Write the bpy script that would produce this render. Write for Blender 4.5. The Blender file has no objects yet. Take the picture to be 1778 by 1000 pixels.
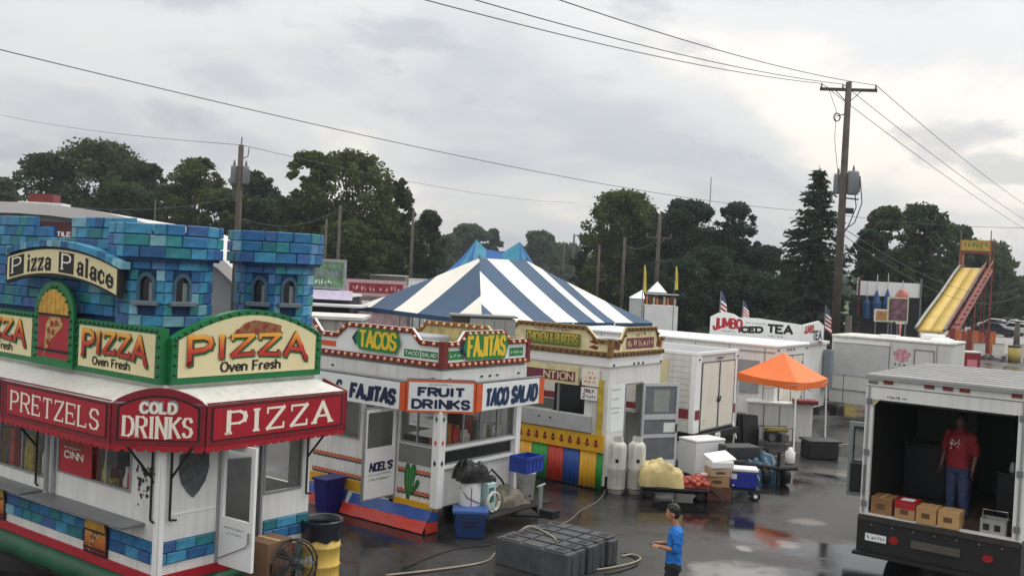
import bpy, bmesh, math, random
import numpy as np
from mathutils import Vector, Matrix
random.seed(7)
SC = bpy.context.scene
COL = SC.collection

# ---------------------------------------------------------------- camera
FPX, HEYE = 1740.0, 4.7
PITCH, ROLL = math.atan(33 / FPX), math.radians(2.8)
cam = bpy.data.cameras.new('camera')
cam.sensor_width = 36.0
cam.lens = 36.0 * FPX / 1778.0
cam.clip_start, cam.clip_end = 0.1, 6000
camo = bpy.data.objects.new('camera', cam)
COL.objects.link(camo)
CM = Matrix.Rotation(math.pi / 2 - PITCH, 3, 'X') @ Matrix.Rotation(ROLL, 3, 'Z')
camo.rotation_euler = CM.to_euler()
camo.location = (0, 0, HEYE)
SC.camera = camo

# ---------------------------------------------------------------- world: overcast sky
SUN_EL, SUN_AZ = math.radians(55), math.radians(66)   # azimuth clockwise from +Y
world = bpy.data.worlds.new('World')
SC.world = world
world.use_nodes = True
nt = world.node_tree
nt.nodes.clear()
N, L = nt.nodes.new, nt.links.new
sky = N('ShaderNodeTexSky')
sky.sky_type = 'NISHITA'
sky.sun_disc = False
sky.sun_elevation = SUN_EL
sky.sun_rotation = SUN_AZ
tc = N('ShaderNodeTexCoord')
sep = N('ShaderNodeSeparateXYZ'); L(tc.outputs['Generated'], sep.inputs[0])
def wmath(op, a, b=None, c=None):
    n = N('ShaderNodeMath'); n.operation = op
    for i, v in enumerate((a, b, c)):
        if v is None: continue
        if isinstance(v, (int, float)): n.inputs[i].default_value = v
        else: L(v, n.inputs[i])
    return n.outputs[0]
zc = wmath('MAXIMUM', sep.outputs[2], 0.0)
den = wmath('ADD', zc, 0.30)
cx = wmath('DIVIDE', sep.outputs[0], den)
cy = wmath('DIVIDE', sep.outputs[1], den)
comb = N('ShaderNodeCombineXYZ'); L(cx, comb.inputs[0]); L(cy, comb.inputs[1]); comb.inputs[2].default_value = 2.7
def wnoise(scale, detail, rough, dist=0.0):
    n = N('ShaderNodeTexNoise'); n.inputs['Scale'].default_value = scale
    n.inputs['Detail'].default_value = detail; n.inputs['Roughness'].default_value = rough
    n.inputs['Distortion'].default_value = dist
    L(comb.outputs[0], n.inputs['Vector']); return n.outputs['Fac']
def wramp(fac, stops):
    r = N('ShaderNodeValToRGB'); L(fac, r.inputs[0]); r.color_ramp.interpolation = 'EASE'
    e = r.color_ramp.elements
    while len(e) < len(stops): e.new(0.5)
    for i, (p, c) in enumerate(stops): e[i].position = p; e[i].color = (*c, 1)
    return r.outputs[0]
def wmix(fac, a, b, mode='MIX'):
    m = N('ShaderNodeMix'); m.data_type = 'RGBA'; m.blend_type = mode
    for i, v in ((0, fac), (6, a), (7, b)):
        if isinstance(v, (int, float)): m.inputs[i].default_value = v
        elif isinstance(v, tuple): m.inputs[i].default_value = (*v, 1)
        else: L(v, m.inputs[i])
    return m.outputs[2]
n1 = wnoise(1.15, 7, 0.52, 0.35)
base = wramp(n1, [(0.36, (0.57, 0.59, 0.625)), (0.50, (0.725, 0.725, 0.72)), (0.62, (0.99, 0.925, 0.83))])
n2 = wnoise(2.0, 6, 0.55, 0.4)
dark = wramp(n2, [(0.54, (0, 0, 0)), (0.63, (1, 1, 1))])
clouds = wmix(wmath('MULTIPLY', dark, 0.55), base, (0.43, 0.455, 0.505))
# an overcast sky brightens from the horizon to the zenith
grad = wmath('MULTIPLY_ADD', zc, 1.35, 0.92)
# the veiled sun makes the cloud around it brighter
sdir = N('ShaderNodeVectorMath'); sdir.operation = 'DOT_PRODUCT'; L(tc.outputs['Generated'], sdir.inputs[0])
sdir.inputs[1].default_value = (math.sin(SUN_AZ) * math.cos(SUN_EL), math.cos(SUN_AZ) * math.cos(SUN_EL), math.sin(SUN_EL))
glow = wmath('POWER', wmath('MAXIMUM', sdir.outputs['Value'], 0.0), 3.0)
grad = wmath('MULTIPLY_ADD', glow, 0.45, grad)
vm = N('ShaderNodeVectorMath'); vm.operation = 'SCALE'; L(clouds, vm.inputs[0]); L(grad, vm.inputs['Scale'])
vs = N('ShaderNodeVectorMath'); vs.operation = 'SCALE'; L(sky.outputs[0], vs.inputs[0]); vs.inputs['Scale'].default_value = 0.10
fin = wmix(0.93, vs.outputs[0], vm.outputs[0])
bg = N('ShaderNodeBackground'); L(fin, bg.inputs[0]); bg.inputs[1].default_value = 1.0
out = N('ShaderNodeOutputWorld'); L(bg.outputs[0], out.inputs[0])

# ---------------------------------------------------------------- sun behind thin cloud
sl = bpy.data.lights.new('sun', 'SUN')
sl.energy = 1.1
sl.angle = math.radians(25)
sl.color = (1.0, 0.96, 0.9)
so = bpy.data.objects.new('sun', sl)
COL.objects.link(so)
sd = Vector((math.sin(SUN_AZ) * math.cos(SUN_EL), math.cos(SUN_AZ) * math.cos(SUN_EL), math.sin(SUN_EL)))
so.rotation_euler = (-sd).to_track_quat('-Z', 'Y').to_euler()

SC.view_settings.view_transform = 'Standard'
SC.view_settings.look = 'None'
SC.view_settings.exposure = 0.0
SC.view_settings.gamma = 1.0
SC.view_settings.use_curve_mapping = False
SC.render.engine = 'CYCLES'
SC.cycles.use_denoising = True
SC.cycles.max_bounces = 7
SC.cycles.volume_bounces = 0
HAZE = 0.0004
SC.cycles.transparent_max_bounces = 12

# ---------------------------------------------------------------- helpers: placing
def ray(x, y): return CM @ Vector(((x - 889) / FPX, -(y - 500) / FPX, -1.0))
def gp(x, y, z=0.0):
    d = ray(x, y); return Vector((0, 0, HEYE)) + d * ((z - HEYE) / d.z)
def atd(x, y, Y):
    d = ray(x, y); return Vector((0, 0, HEYE)) + d * (Y / d.y)
ROT = math.radians(53.5)          # the booths stand in rows: local x runs right-and-away, local y left-and-away

# ---------------------------------------------------------------- helpers: materials
def lin(c):
    def f(v):
        v /= 255.0
        return v / 12.92 if v <= 0.04045 else ((v + 0.055) / 1.055) ** 2.4
    return tuple(f(v) for v in c)
MATS = {}
def mat(name, rgb, rough=0.55, metal=0.0, var=0.12, scale=4.0, bump=0.0, rnd=0.0, streak=0.0, spec=0.5, ramp=None, emit=None, bscale=None):
    if name in MATS: return MATS[name]
    m = bpy.data.materials.new(name); m.use_nodes = True
    t = m.node_tree; b = t.nodes['Principled BSDF']
    b.inputs['Roughness'].default_value = rough
    b.inputs['Metallic'].default_value = metal
    b.inputs['Specular IOR Level'].default_value = spec
    c = lin(rgb)
    n_ = t.nodes.new; l_ = t.links.new
    co = n_('ShaderNodeTexCoord')
    nz = n_('ShaderNodeTexNoise'); nz.inputs['Scale'].default_value = scale; nz.inputs['Detail'].default_value = 5
    l_(co.outputs['Object'], nz.inputs['Vector'])
    mr = n_('ShaderNodeMapRange'); mr.inputs[1].default_value = 0.3; mr.inputs[2].default_value = 0.7
    mr.inputs[3].default_value = 1.0 - var; mr.inputs[4].default_value = 1.0 + var * 0.4
    l_(nz.outputs['Fac'], mr.inputs[0])
    fac = mr.outputs[0]
    def mul(a, bb):
        q = n_('ShaderNodeMath'); q.operation = 'MULTIPLY'; l_(a, q.inputs[0])
        if isinstance(bb, float): q.inputs[1].default_value = bb
        else: l_(bb, q.inputs[1])
        return q.outputs[0]
    if streak:
        mp = n_('ShaderNodeMapping'); mp.inputs['Scale'].default_value = (9, 9, 0.7); l_(co.outputs['Object'], mp.inputs[0])
        ns = n_('ShaderNodeTexNoise'); ns.inputs['Scale'].default_value = 1.3; ns.inputs['Detail'].default_value = 4; l_(mp.outputs[0], ns.inputs['Vector'])
        ms = n_('ShaderNodeMapRange'); ms.inputs[1].default_value = 0.45; ms.inputs[2].default_value = 0.75
        ms.inputs[3].default_value = 1.0; ms.inputs[4].default_value = 1.0 - streak
        l_(ns.outputs['Fac'], ms.inputs[0]); fac = mul(fac, ms.outputs[0])
    if rnd:
        oi = n_('ShaderNodeObjectInfo')
        m2 = n_('ShaderNodeMapRange'); m2.inputs[3].default_value = 1 - rnd; m2.inputs[4].default_value = 1 + rnd
        l_(oi.outputs['Random'], m2.inputs[0]); fac = mul(fac, m2.outputs[0])
    sc = n_('ShaderNodeVectorMath'); sc.operation = 'SCALE'
    if ramp:      # printed colour gradient of the lettering: bottom colour to top colour
        sp = n_('ShaderNodeSeparateXYZ'); l_(co.outputs['Generated'], sp.inputs[0])
        cr = n_('ShaderNodeValToRGB'); l_(sp.outputs[2], cr.inputs[0])
        e = cr.color_ramp.elements
        while len(e) < len(ramp): e.new(0.5)
        for i, (p, cc) in enumerate(ramp): e[i].position = p; e[i].color = (*lin(cc), 1)
        l_(cr.outputs[0], sc.inputs[0])
    else:
        sc.inputs[0].default_value = c
    l_(fac, sc.inputs['Scale']); l_(sc.outputs[0], b.inputs['Base Color'])
    if bump:
        bp = n_('ShaderNodeBump'); bp.inputs['Strength'].default_value = bump; bp.inputs['Distance'].default_value = 0.02
        nb = n_('ShaderNodeTexNoise'); nb.inputs['Scale'].default_value = bscale or scale * 4; nb.inputs['Detail'].default_value = 4
        l_(co.outputs['Object'], nb.inputs['Vector']); l_(nb.outputs['Fac'], bp.inputs['Height']); l_(bp.outputs[0], b.inputs['Normal'])
    if emit:
        b.inputs['Emission Color'].default_value = (*lin(rgb), 1); b.inputs['Emission Strength'].default_value = emit
    MATS[name] = m
    return m
def leafy_mat(name, rgb):
    m = mat(name, rgb, .7, var=.55, scale=.5, spec=.2)
    t = m.node_tree; b = t.nodes['Principled BSDF']; o = t.nodes['Material Output']
    ge = t.nodes.new('ShaderNodeNewGeometry'); mr2 = t.nodes.new('ShaderNodeMapRange'); mr2.inputs[3].default_value = .55; mr2.inputs[4].default_value = 1.5
    t.links.new(ge.outputs['Random Per Island'], mr2.inputs[0]); sv = t.nodes.new('ShaderNodeVectorMath'); sv.operation = 'SCALE'
    t.links.new(b.inputs['Base Color'].links[0].from_socket, sv.inputs[0]); t.links.new(mr2.outputs[0], sv.inputs['Scale']); t.links.new(sv.outputs[0], b.inputs['Base Color'])
    tr = t.nodes.new('ShaderNodeBsdfTranslucent'); src = sv.outputs[0]
    t.links.new(src, tr.inputs[0]); mx = t.nodes.new('ShaderNodeMixShader'); mx.inputs[0].default_value = .38
    t.links.new(b.outputs[0], mx.inputs[1]); t.links.new(tr.outputs[0], mx.inputs[2]); t.links.new(mx.outputs[0], o.inputs[0])
    return m
def glass_mat(name, tint=0.75, rough=0.03):
    if name in MATS: return MATS[name]
    m = bpy.data.materials.new(name); m.use_nodes = True
    t = m.node_tree; t.nodes.clear(); n_ = t.nodes.new; l_ = t.links.new
    tr = n_('ShaderNodeBsdfTransparent'); tr.inputs[0].default_value = (tint, tint * 1.01, tint, 1)
    gl = n_('ShaderNodeBsdfGlossy'); gl.inputs['Roughness'].default_value = rough; gl.inputs[0].default_value = (0.9, 0.9, 0.9, 1)
    fr = n_('ShaderNodeFresnel'); fr.inputs[0].default_value = 1.5
    mx = n_('ShaderNodeMixShader'); ge = n_('ShaderNodeNewGeometry'); iv = n_('ShaderNodeMath'); iv.operation = 'SUBTRACT'; iv.inputs[0].default_value = 1.0; l_(ge.outputs['Backfacing'], iv.inputs[1])
    fm = n_('ShaderNodeMath'); fm.operation = 'MULTIPLY'; l_(fr.outputs[0], fm.inputs[0]); l_(iv.outputs[0], fm.inputs[1]); l_(fm.outputs[0], mx.inputs[0]); l_(tr.outputs[0], mx.inputs[1]); l_(gl.outputs[0], mx.inputs[2])
    o = n_('ShaderNodeOutputMaterial'); l_(mx.outputs[0], o.inputs[0])
    MATS[name] = m
    return m

# ---------------------------------------------------------------- helpers: meshes
def link(name, me, parent=None, loc=None, rz=None):
    o = bpy.data.objects.new(name, me); COL.objects.link(o)
    if parent is not None: o.parent = parent
    if loc is not None: o.location = loc
    if rz is not None: o.rotation_euler = (0, 0, rz)
    return o
def tag(o, label, cat, group=None):
    o['label'] = label; o['category'] = cat
    if group: o['group'] = group
    return o
def thing(name, label, cat, loc=(0, 0, 0), rz=0.0, group=None):
    o = bpy.data.objects.new(name, None); COL.objects.link(o)
    o.empty_display_size = 0.3
    o.location = loc; o.rotation_euler = (0, 0, rz)
    return tag(o, label, cat, group)
def struct(o, kind='structure'):
    o['kind'] = kind; return o

class MB:
    def __init__(s): s.v = []; s.f = []
    def add(s, vs, fs):
        k = len(s.v); s.v += [tuple(p) for p in vs]; s.f += [tuple(i + k for i in q) for q in fs]; return s
    def box(s, x0, x1, y0, y1, z0, z1):
        x0, x1 = min(x0, x1), max(x0, x1); y0, y1 = min(y0, y1), max(y0, y1); z0, z1 = min(z0, z1), max(z0, z1)
        return s.add([(x0, y0, z0), (x1, y0, z0), (x1, y1, z0), (x0, y1, z0), (x0, y0, z1), (x1, y0, z1), (x1, y1, z1), (x0, y1, z1)],
                     [(0, 3, 2, 1), (4, 5, 6, 7), (0, 1, 5, 4), (1, 2, 6, 5), (2, 3, 7, 6), (3, 0, 4, 7)])
    def prism(s, pts, off):        # closed polygon pts swept by vector off
        n = len(pts); off = Vector(off); a = [Vector(p) for p in pts]; b = [p + off for p in a]
        nm = Vector((0, 0, 0))
        for i in range(n): nm += a[i].cross(a[(i + 1) % n])
        if nm.dot(off) > 0:
            f = [tuple(reversed(range(n))), tuple(range(n, 2 * n))] + [(i, (i + 1) % n, n + (i + 1) % n, n + i) for i in range(n)]
        else:
            f = [tuple(range(n)), tuple(reversed(range(n, 2 * n)))] + [((i + 1) % n, i, n + i, n + (i + 1) % n) for i in range(n)]
        return s.add(a + b, f)
    def quad(s, *p): return s.add(p, [tuple(range(len(p)))])
    def tube(s, pts, r, n=6, cap=True):
        pts = [Vector(p) for p in pts]; k = len(pts)
        rs = r if isinstance(r, (list, tuple)) else [r] * k
        vs = []; up = None
        for i, p in enumerate(pts):
            d = (pts[min(i + 1, k - 1)] - pts[max(i - 1, 0)])
            d = d.normalized() if d.length > 1e-9 else Vector((0, 0, 1))
            if up is None:
                up = Vector((0, 0, 1)) if abs(d.z) < 0.9 else Vector((1, 0, 0))
            a = d.cross(up)
            if a.length < 1e-4: a = d.cross(Vector((0.3, 1, 0.2)))
            a.normalize(); b = d.cross(a).normalized(); up = -b if False else up
            for j in range(n):
                t = 2 * math.pi * j / n; vs.append(p + (a * math.cos(t) + b * math.sin(t)) * rs[i])
        fs = []
        for i in range(k - 1):
            for j in range(n):
                j2 = (j + 1) % n; fs.append((i * n + j, i * n + j2, (i + 1) * n + j2, (i + 1) * n + j))
        if cap: fs += [tuple(reversed(range(n))), tuple(range((k - 1) * n, k * n))]
        return s.add(vs, fs)
    def lathe(s, prof, c=(0, 0, 0), n=16, axis='Z'):
        vs = []; c = Vector(c)
        for r, z in prof:
            for j in range(n):
                t = 2 * math.pi * j / n
                if axis == 'Z': vs.append(c + Vector((r * math.cos(t), r * math.sin(t), z)))
                elif axis == 'X': vs.append(c + Vector((z, r * math.cos(t), r * math.sin(t))))
                else: vs.append(c + Vector((r * math.sin(t), z, r * math.cos(t))))
        k = len(prof); fs = []
        for i in range(k - 1):
            for j in range(n):
                j2 = (j + 1) % n; fs.append((i * n + j, i * n + j2, (i + 1) * n + j2, (i + 1) * n + j))
        fs += [tuple(reversed(range(n))), tuple(range((k - 1) * n, k * n))]
        return s.add(vs, fs)
    def ell(s, c, r, n=10, m=7, rot=None):
        c = Vector(c); r = (r, r, r) if isinstance(r, (int, float)) else r
        vs = []; 
        for i in range(m + 1):
            a = math.pi * i / m
            for j in range(n):
                t = 2 * math.pi * j / n
                p = Vector((r[0] * math.sin(a) * math.cos(t), r[1] * math.sin(a) * math.sin(t), r[2] * math.cos(a)))
                if rot is not None: p = rot @ p
                vs.append(c + p)
        fs = []
        for i in range(m):
            for j in range(n):
                j2 = (j + 1) % n; fs.append((i * n + j, (i + 1) * n + j, (i + 1) * n + j2, i * n + j2))
        return s.add(vs, fs)
    def mesh(s, name, material, smooth=False):
        me = bpy.data.meshes.new(name); me.from_pydata(s.v, [], s.f); me.update()
        if material: me.materials.append(material)
        if smooth: me.polygons.foreach_set('use_smooth', [True] * len(me.polygons))
        return me
    def obj(s, name, material, parent=None, smooth=False, bev=0.0, loc=None, rz=None):
        o = link(name, s.mesh(name, material, smooth), parent, loc, rz)
        if bev:
            b = o.modifiers.new('bevel', 'BEVEL'); b.width = bev; b.segments = 2; b.limit_method = 'ANGLE'
            b.harden_normals = False
        return o
def boxo(name, x0, x1, y0, y1, z0, z1, m, parent=None, bev=0.0):
    return MB().box(x0, x1, y0, y1, z0, z1).obj(name, m, parent, bev=bev)
def piece(name, me, m, parent, loc, rot=(0, 0, 0), scale=(1, 1, 1)):     # shares mesh data, own material
    o = bpy.data.objects.new(name, me); COL.objects.link(o); o.parent = parent
    o.location = loc; o.rotation_euler = rot; o.scale = scale
    if m is not None:
        o.material_slots[0].link = 'OBJECT'; o.material_slots[0].material = m
    return o

# ---------------------------------------------------------------- helpers: lettering
FONT = {
 'A': (1, [[(0, 0), (.5, 1), (1, 0)], [(.2, .33), (.8, .33)]]),
 'B': (.9, [[(0, 0), (0, 1), (.6, 1), (.9, .88), (.9, .66), (.6, .53), (0, .53)], [(.6, .53), (1, .4), (1, .13), (.7, 0), (0, 0)]]),
 'C': (.95, [[(1, .78), (.8, .96), (.5, 1), (.2, .93), (0, .68), (0, .32), (.2, .07), (.5, 0), (.8, .04), (1, .22)]]),
 'D': (.95, [[(0, 0), (0, 1), (.55, 1), (.88, .85), (1, .6), (1, .4), (.88, .15), (.55, 0), (0, 0)]]),
 'E': (.85, [[(1, 1), (0, 1), (0, 0), (1, 0)], [(0, .52), (.75, .52)]]),
 'F': (.8, [[(1, 1), (0, 1), (0, 0)], [(0, .52), (.75, .52)]]),
 'G': (.95, [[(1, .8), (.75, 1), (.25, 1), (0, .75), (0, .25), (.25, 0), (.75, 0), (1, .2), (1, .45), (.6, .45)]]),
 'H': (.95, [[(0, 0), (0, 1)], [(1, 0), (1, 1)], [(0, .5), (1, .5)]]),
 'I': (.3, [[(.5, 0), (.5, 1)]]),
 'J': (.75, [[(1, 1), (1, .28), (.8, .05), (.45, 0), (.1, .08), (0, .28)]]),
 'K': (.95, [[(0, 0), (0, 1)], [(1, 1), (0, .42)], [(.3, .6), (1, 0)]]),
 'L': (.8, [[(0, 1), (0, 0), (1, 0)]]),
 'M': (1.15, [[(0, 0), (0, 1), (.5, .25), (1, 1), (1, 0)]]),
 'N': (.95, [[(0, 0), (0, 1), (1, 0), (1, 1)]]),
 'O': (1, [[(.5, 1), (.2, .93), (0, .66), (0, .34), (.2, .07), (.5, 0), (.8, .07), (1, .34), (1, .66), (.8, .93), (.5, 1)]]),
 'P': (.85, [[(0, 0), (0, 1), (.65, 1), (.95, .88), (1, .73), (.95, .57), (.65, .45), (0, .45)]]),
 'R': (.92, [[(0, 0), (0, 1), (.65, 1), (.95, .88), (1, .73), (.95, .58), (.65, .47), (0, .47)], [(.5, .47), (1, 0)]]),
 'S': (.85, [[(.98, .78), (.8, .96), (.5, 1), (.2, .95), (.02, .76), (.15, .58), (.85, .42), (1, .24), (.8, .05), (.5, 0), (.2, .04), (0, .22)]]),
 'T': (.9, [[(0, 1), (1, 1)], [(.5, 1), (.5, 0)]]),
 'U': (.95, [[(0, 1), (0, .3), (.15, .07), (.5, 0), (.85, .07), (1, .3), (1, 1)]]),
 'V': (.95, [[(0, 1), (.5, 0), (1, 1)]]),
 'W': (1.3, [[(0, 1), (.25, 0), (.5, .8), (.75, 0), (1, 1)]]),
 'X': (.9, [[(0, 1), (1, 0)], [(0, 0), (1, 1)]]),
 'Y': (.9, [[(0, 1), (.5, .5), (1, 1)], [(.5, .5), (.5, 0)]]),
 'Z': (.9, [[(0, 1), (1, 1), (0, 0), (1, 0)]]),
 '&': (.9, [[(1, 0), (.25, .7), (.3, .95), (.55, 1), (.7, .8), (.1, .35), (.05, .12), (.3, 0), (.65, .05), (.95, .42)]]),
 "'": (.2, [[(.5, 1), (.4, .72)]]),
 '1': (.4, [[(.1, .8), (.5, 1), (.5, 0)]]),
 '2': (.8, [[(0, .75), (.25, 1), (.75, 1), (1, .75), (.9, .5), (0, 0), (1, 0)]]),
 '7': (.8, [[(0, 1), (1, 1), (.35, 0)]]), '4': (.8, [[(.75, 0), (.75, 1), (0, .3), (1, .3)]]), '8': (.8, [[(.5, .53), (.1, .7), (.2, .97), (.8, .97), (.9, .7), (.5, .53), (0, .28), (.2, .02), (.8, .02), (1, .28), (.5, .53)]]),
 'a': (.7, [[(.1, .6), (.5, .68), (.9, .58), (.9, 0)], [(.9, .38), (.3, .36), (0, .18), (.3, 0), (.9, .12)]]),
 'c': (.65, [[(1, .58), (.5, .68), (.05, .5), (0, .2), (.4, 0), (1, .1)]]),
 'e': (.7, [[(0, .34), (1, .34), (.95, .55), (.5, .68), (.05, .5), (0, .2), (.4, 0), (1, .1)]]),
 'h': (.7, [[(0, 0), (0, 1)], [(0, .5), (.5, .68), (1, .5), (1, 0)]]),
 'i': (.25, [[(.5, 0), (.5, .66)], [(.35, .85), (.65, .95)]]),
 'k': (.7, [[(0, 0), (0, 1)], [(1, .66), (0, .3)], [(.3, .42), (1, 0)]]),
 'l': (.25, [[(.5, 0), (.5, 1)]]),
 'n': (.7, [[(0, 0), (0, .66)], [(0, .5), (.5, .68), (1, .5), (1, 0)]]),
 'o': (.7, [[(.5, .68), (.05, .5), (0, .2), (.5, 0), (1, .2), (.95, .5), (.5, .68)]]),
 'r': (.5, [[(0, 0), (0, .66)], [(0, .45), (.5, .67), (1, .6)]]),
 's': (.6, [[(1, .56), (.5, .68), (.05, .52), (.95, .2), (.5, 0), (0, .1)]]),
 't': (.5, [[(.4, .95), (.4, .1), (.9, 0)], [(0, .66), (.95, .66)]]),
 'u': (.7, [[(0, .66), (0, .15), (.5, 0), (1, .15)], [(1, .66), (1, 0)]]),
 'v': (.7, [[(0, .66), (.5, 0), (1, .66)]]),
 'z': (.65, [[(0, .66), (1, .66), (0, 0), (1, 0)]]),
 'm': (1.1, [[(0, 0), (0, .66)], [(0, .5), (.3, .67), (.5, .5), (.5, 0)], [(.5, .5), (.8, .67), (1, .5), (1, 0)]]),
 'y': (.7, [[(0, .66), (.5, 0)], [(1, .66), (.3, -.3)]]), 'd': (.7, [[(1, 0), (1, 1)], [(1, .5), (.5, .68), (0, .4), (.1, .08), (.5, 0), (1, .12)]]),
 '.': (.2, [[(.4, 0), (.6, .1)]]), '-': (.5, [[(0, .45), (1, .45)]]), ' ': (.5, []),
}
def letter_quads(text, W, H, tw, th, gap=0.22, serif=0.0):
    ws = [FONT[c][0] for c in text]
    tot = sum(ws) + gap * (len(text) - 1)
    k = (W - tw) / tot
    x = tw / 2; Q = []
    for c, w in zip(text, ws):
        for st in FONT[c][1]:
            pts = [(x + p[0] * w * k, th / 2 + p[1] * (H - th)) for p in st]
            for i in range(len(pts) - 1):
                (ax, ay), (bx, by) = pts[i], pts[i + 1]
                dx, dy = bx - ax, by - ay; ln = math.hypot(dx, dy) or 1e-6
                t = math.hypot(tw * dy, th * dx) / ln / 2
                e = t * 0.75
                e0 = e if i > 0 else t * .35; e1 = e if i < len(pts) - 2 else t * .35
                ux, uy = dx / ln, dy / ln
                a = (ax - ux * e0, ay - uy * e0); b = (bx + ux * e1, by + uy * e1)
                Q.append([(a[0] + uy * t, a[1] - ux * t), (b[0] + uy * t, b[1] - ux * t), (b[0] - uy * t, b[1] + ux * t), (a[0] - uy * t, a[1] + ux * t)])
            if serif:
                for (p, q) in ((pts[0], pts[1]), (pts[-1], pts[-2])):
                    if abs(p[0] - q[0]) < abs(p[1] - q[1]) * 1.6:
                        if min(abs(p[1] - th / 2), abs(p[1] - H + th / 2)) < 0.02 * H:
                            Q.append([(p[0] - serif, p[1] - th / 2), (p[0] + serif, p[1] - th / 2), (p[0] + serif, p[1] + th / 2), (p[0] - serif, p[1] + th / 2)])
                    else:
                        s = -1 if p[1] > H / 2 else 1
                        Q.append([(p[0] - th * .5, p[1] - s * th * .5), (p[0] + th * .5, p[1] - s * th * .5), (p[0] + th * .5, p[1] + s * serif * 1.3), (p[0] - th * .5, p[1] + s * serif * 1.3)])
        x += (w + gap) * k
    return Q
class PL:
    """a face of a thing: u along the reading direction, v up, d out of the face"""
    def __init__(s, parent, o, xd, up=(0, 0, 1)):
        s.p = parent; s.o = Vector(o); s.x = Vector(xd).normalized(); s.y = Vector(up).normalized(); s.n = s.x.cross(s.y).normalized()
    def P(s, u, v, d=0.0): return s.o + s.x * u + s.y * v + s.n * d
    def box(s, name, u0, u1, v0, v1, d0, d1, m, parent=None, bev=0.0):
        return s.poly(name, [(u0, v0), (u1, v0), (u1, v1), (u0, v1)], d0, d1, m, parent, bev)
    def poly(s, name, pts, d0, d1, m, parent=None, bev=0.0):
        return MB().prism([s.P(u, v, d0) for u, v in pts], s.n * (d1 - d0)).obj(name, m, parent or s.p, bev=bev)
    def into(s, mb, pts, d0, d1): mb.prism([s.P(u, v, d0) for u, v in pts], s.n * (d1 - d0)); return mb
    def rect(s, mb, u0, u1, v0, v1, d0, d1): return s.into(mb, [(u0, v0), (u1, v0), (u1, v1), (u0, v1)], d0, d1)
    def frame(s, name, u0, u1, v0, v1, w, d0, d1, m, parent=None):
        mb = MB()
        s.rect(mb, u0, u1, v0, v0 + w, d0, d1); s.rect(mb, u0, u1, v1 - w, v1, d0, d1)
        s.rect(mb, u0, u0 + w, v0 + w, v1 - w, d0, d1); s.rect(mb, u1 - w, u1, v0 + w, v1 - w, d0, d1)
        return mb.obj(name, m, parent or s.p)
    def wall(s, name, u0, u1, v0, v1, holes, th, m, parent=None, d=0.0):
        us = sorted({u0, u1, *[h[0] for h in holes], *[h[1] for h in holes]}); vs = sorted({v0, v1, *[h[2] for h in holes], *[h[3] for h in holes]})
        mb = MB()
        for j in range(len(vs) - 1):
            i = 0
            while i < len(us) - 1:
                def hole(i): 
                    a, b = (us[i] + us[i + 1]) / 2, (vs[j] + vs[j + 1]) / 2
                    return any(h[0] < a < h[1] and h[2] < b < h[3] for h in holes)
                if hole(i): i += 1; continue
                k = i
                while k + 1 < len(us) - 1 and not hole(k + 1): k += 1
                s.rect(mb, us[i], us[k + 1], vs[j], vs[j + 1], d - th, d); i = k + 1
        return mb.obj(name, m, parent or s.p)
    def text(s, txt, u0, u1, v0, v1, m, d=0.006, parent=None, tw=None, th=None, serif=0.0, gap=0.22, warp=None, slant=0.0, name='lettering', jig=0.0, rise=0.0):
        W, H = u1 - u0, v1 - v0
        tw = tw or H * .2; th = th or tw * .8
        mb = MB()
        for i, q in enumerate(letter_quads(txt, W, H, tw, th, gap, serif)):
            pts = [(u0 + a + slant * b, v0 + b + rise * a / W) for a, b in q]
            if warp: pts = [warp(*p) for p in pts]
            dd = d + (i % 7) * 0.0005
            mb.quad(*[s.P(a, b, dd) for a, b in pts])
        return mb.obj(name, m, parent or s.p)

    def scribble(s, u0, u1, v0, v1, m, d=0.006, parent=None, seed=1):
        """print too small to read: a row of short uneven marks"""
        r = random.Random(seed); mb = MB(); u = u0; h = v1 - v0
        while u < u1 - h * .2:
            w = h * r.uniform(.25, .6)
            for _ in range(2):
                a = u + r.uniform(0, w * .5); b = v0 + h * r.uniform(0, .45)
                s.quadp(mb, a, min(a + w * r.uniform(.3, .6), u1), b, b + h * r.uniform(.3, .55), d + .0004 * _)
            u += w + h * (.12 if r.random() < .8 else .5)
        o = mb.obj('print', m, parent or s.p); o['kind'] = 'stuff'; return o
    def quadp(s, mb, u0, u1, v0, v1, d): mb.quad(s.P(u0, v0, d), s.P(u1, v0, d), s.P(u1, v1, d), s.P(u0, v1, d))
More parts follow.
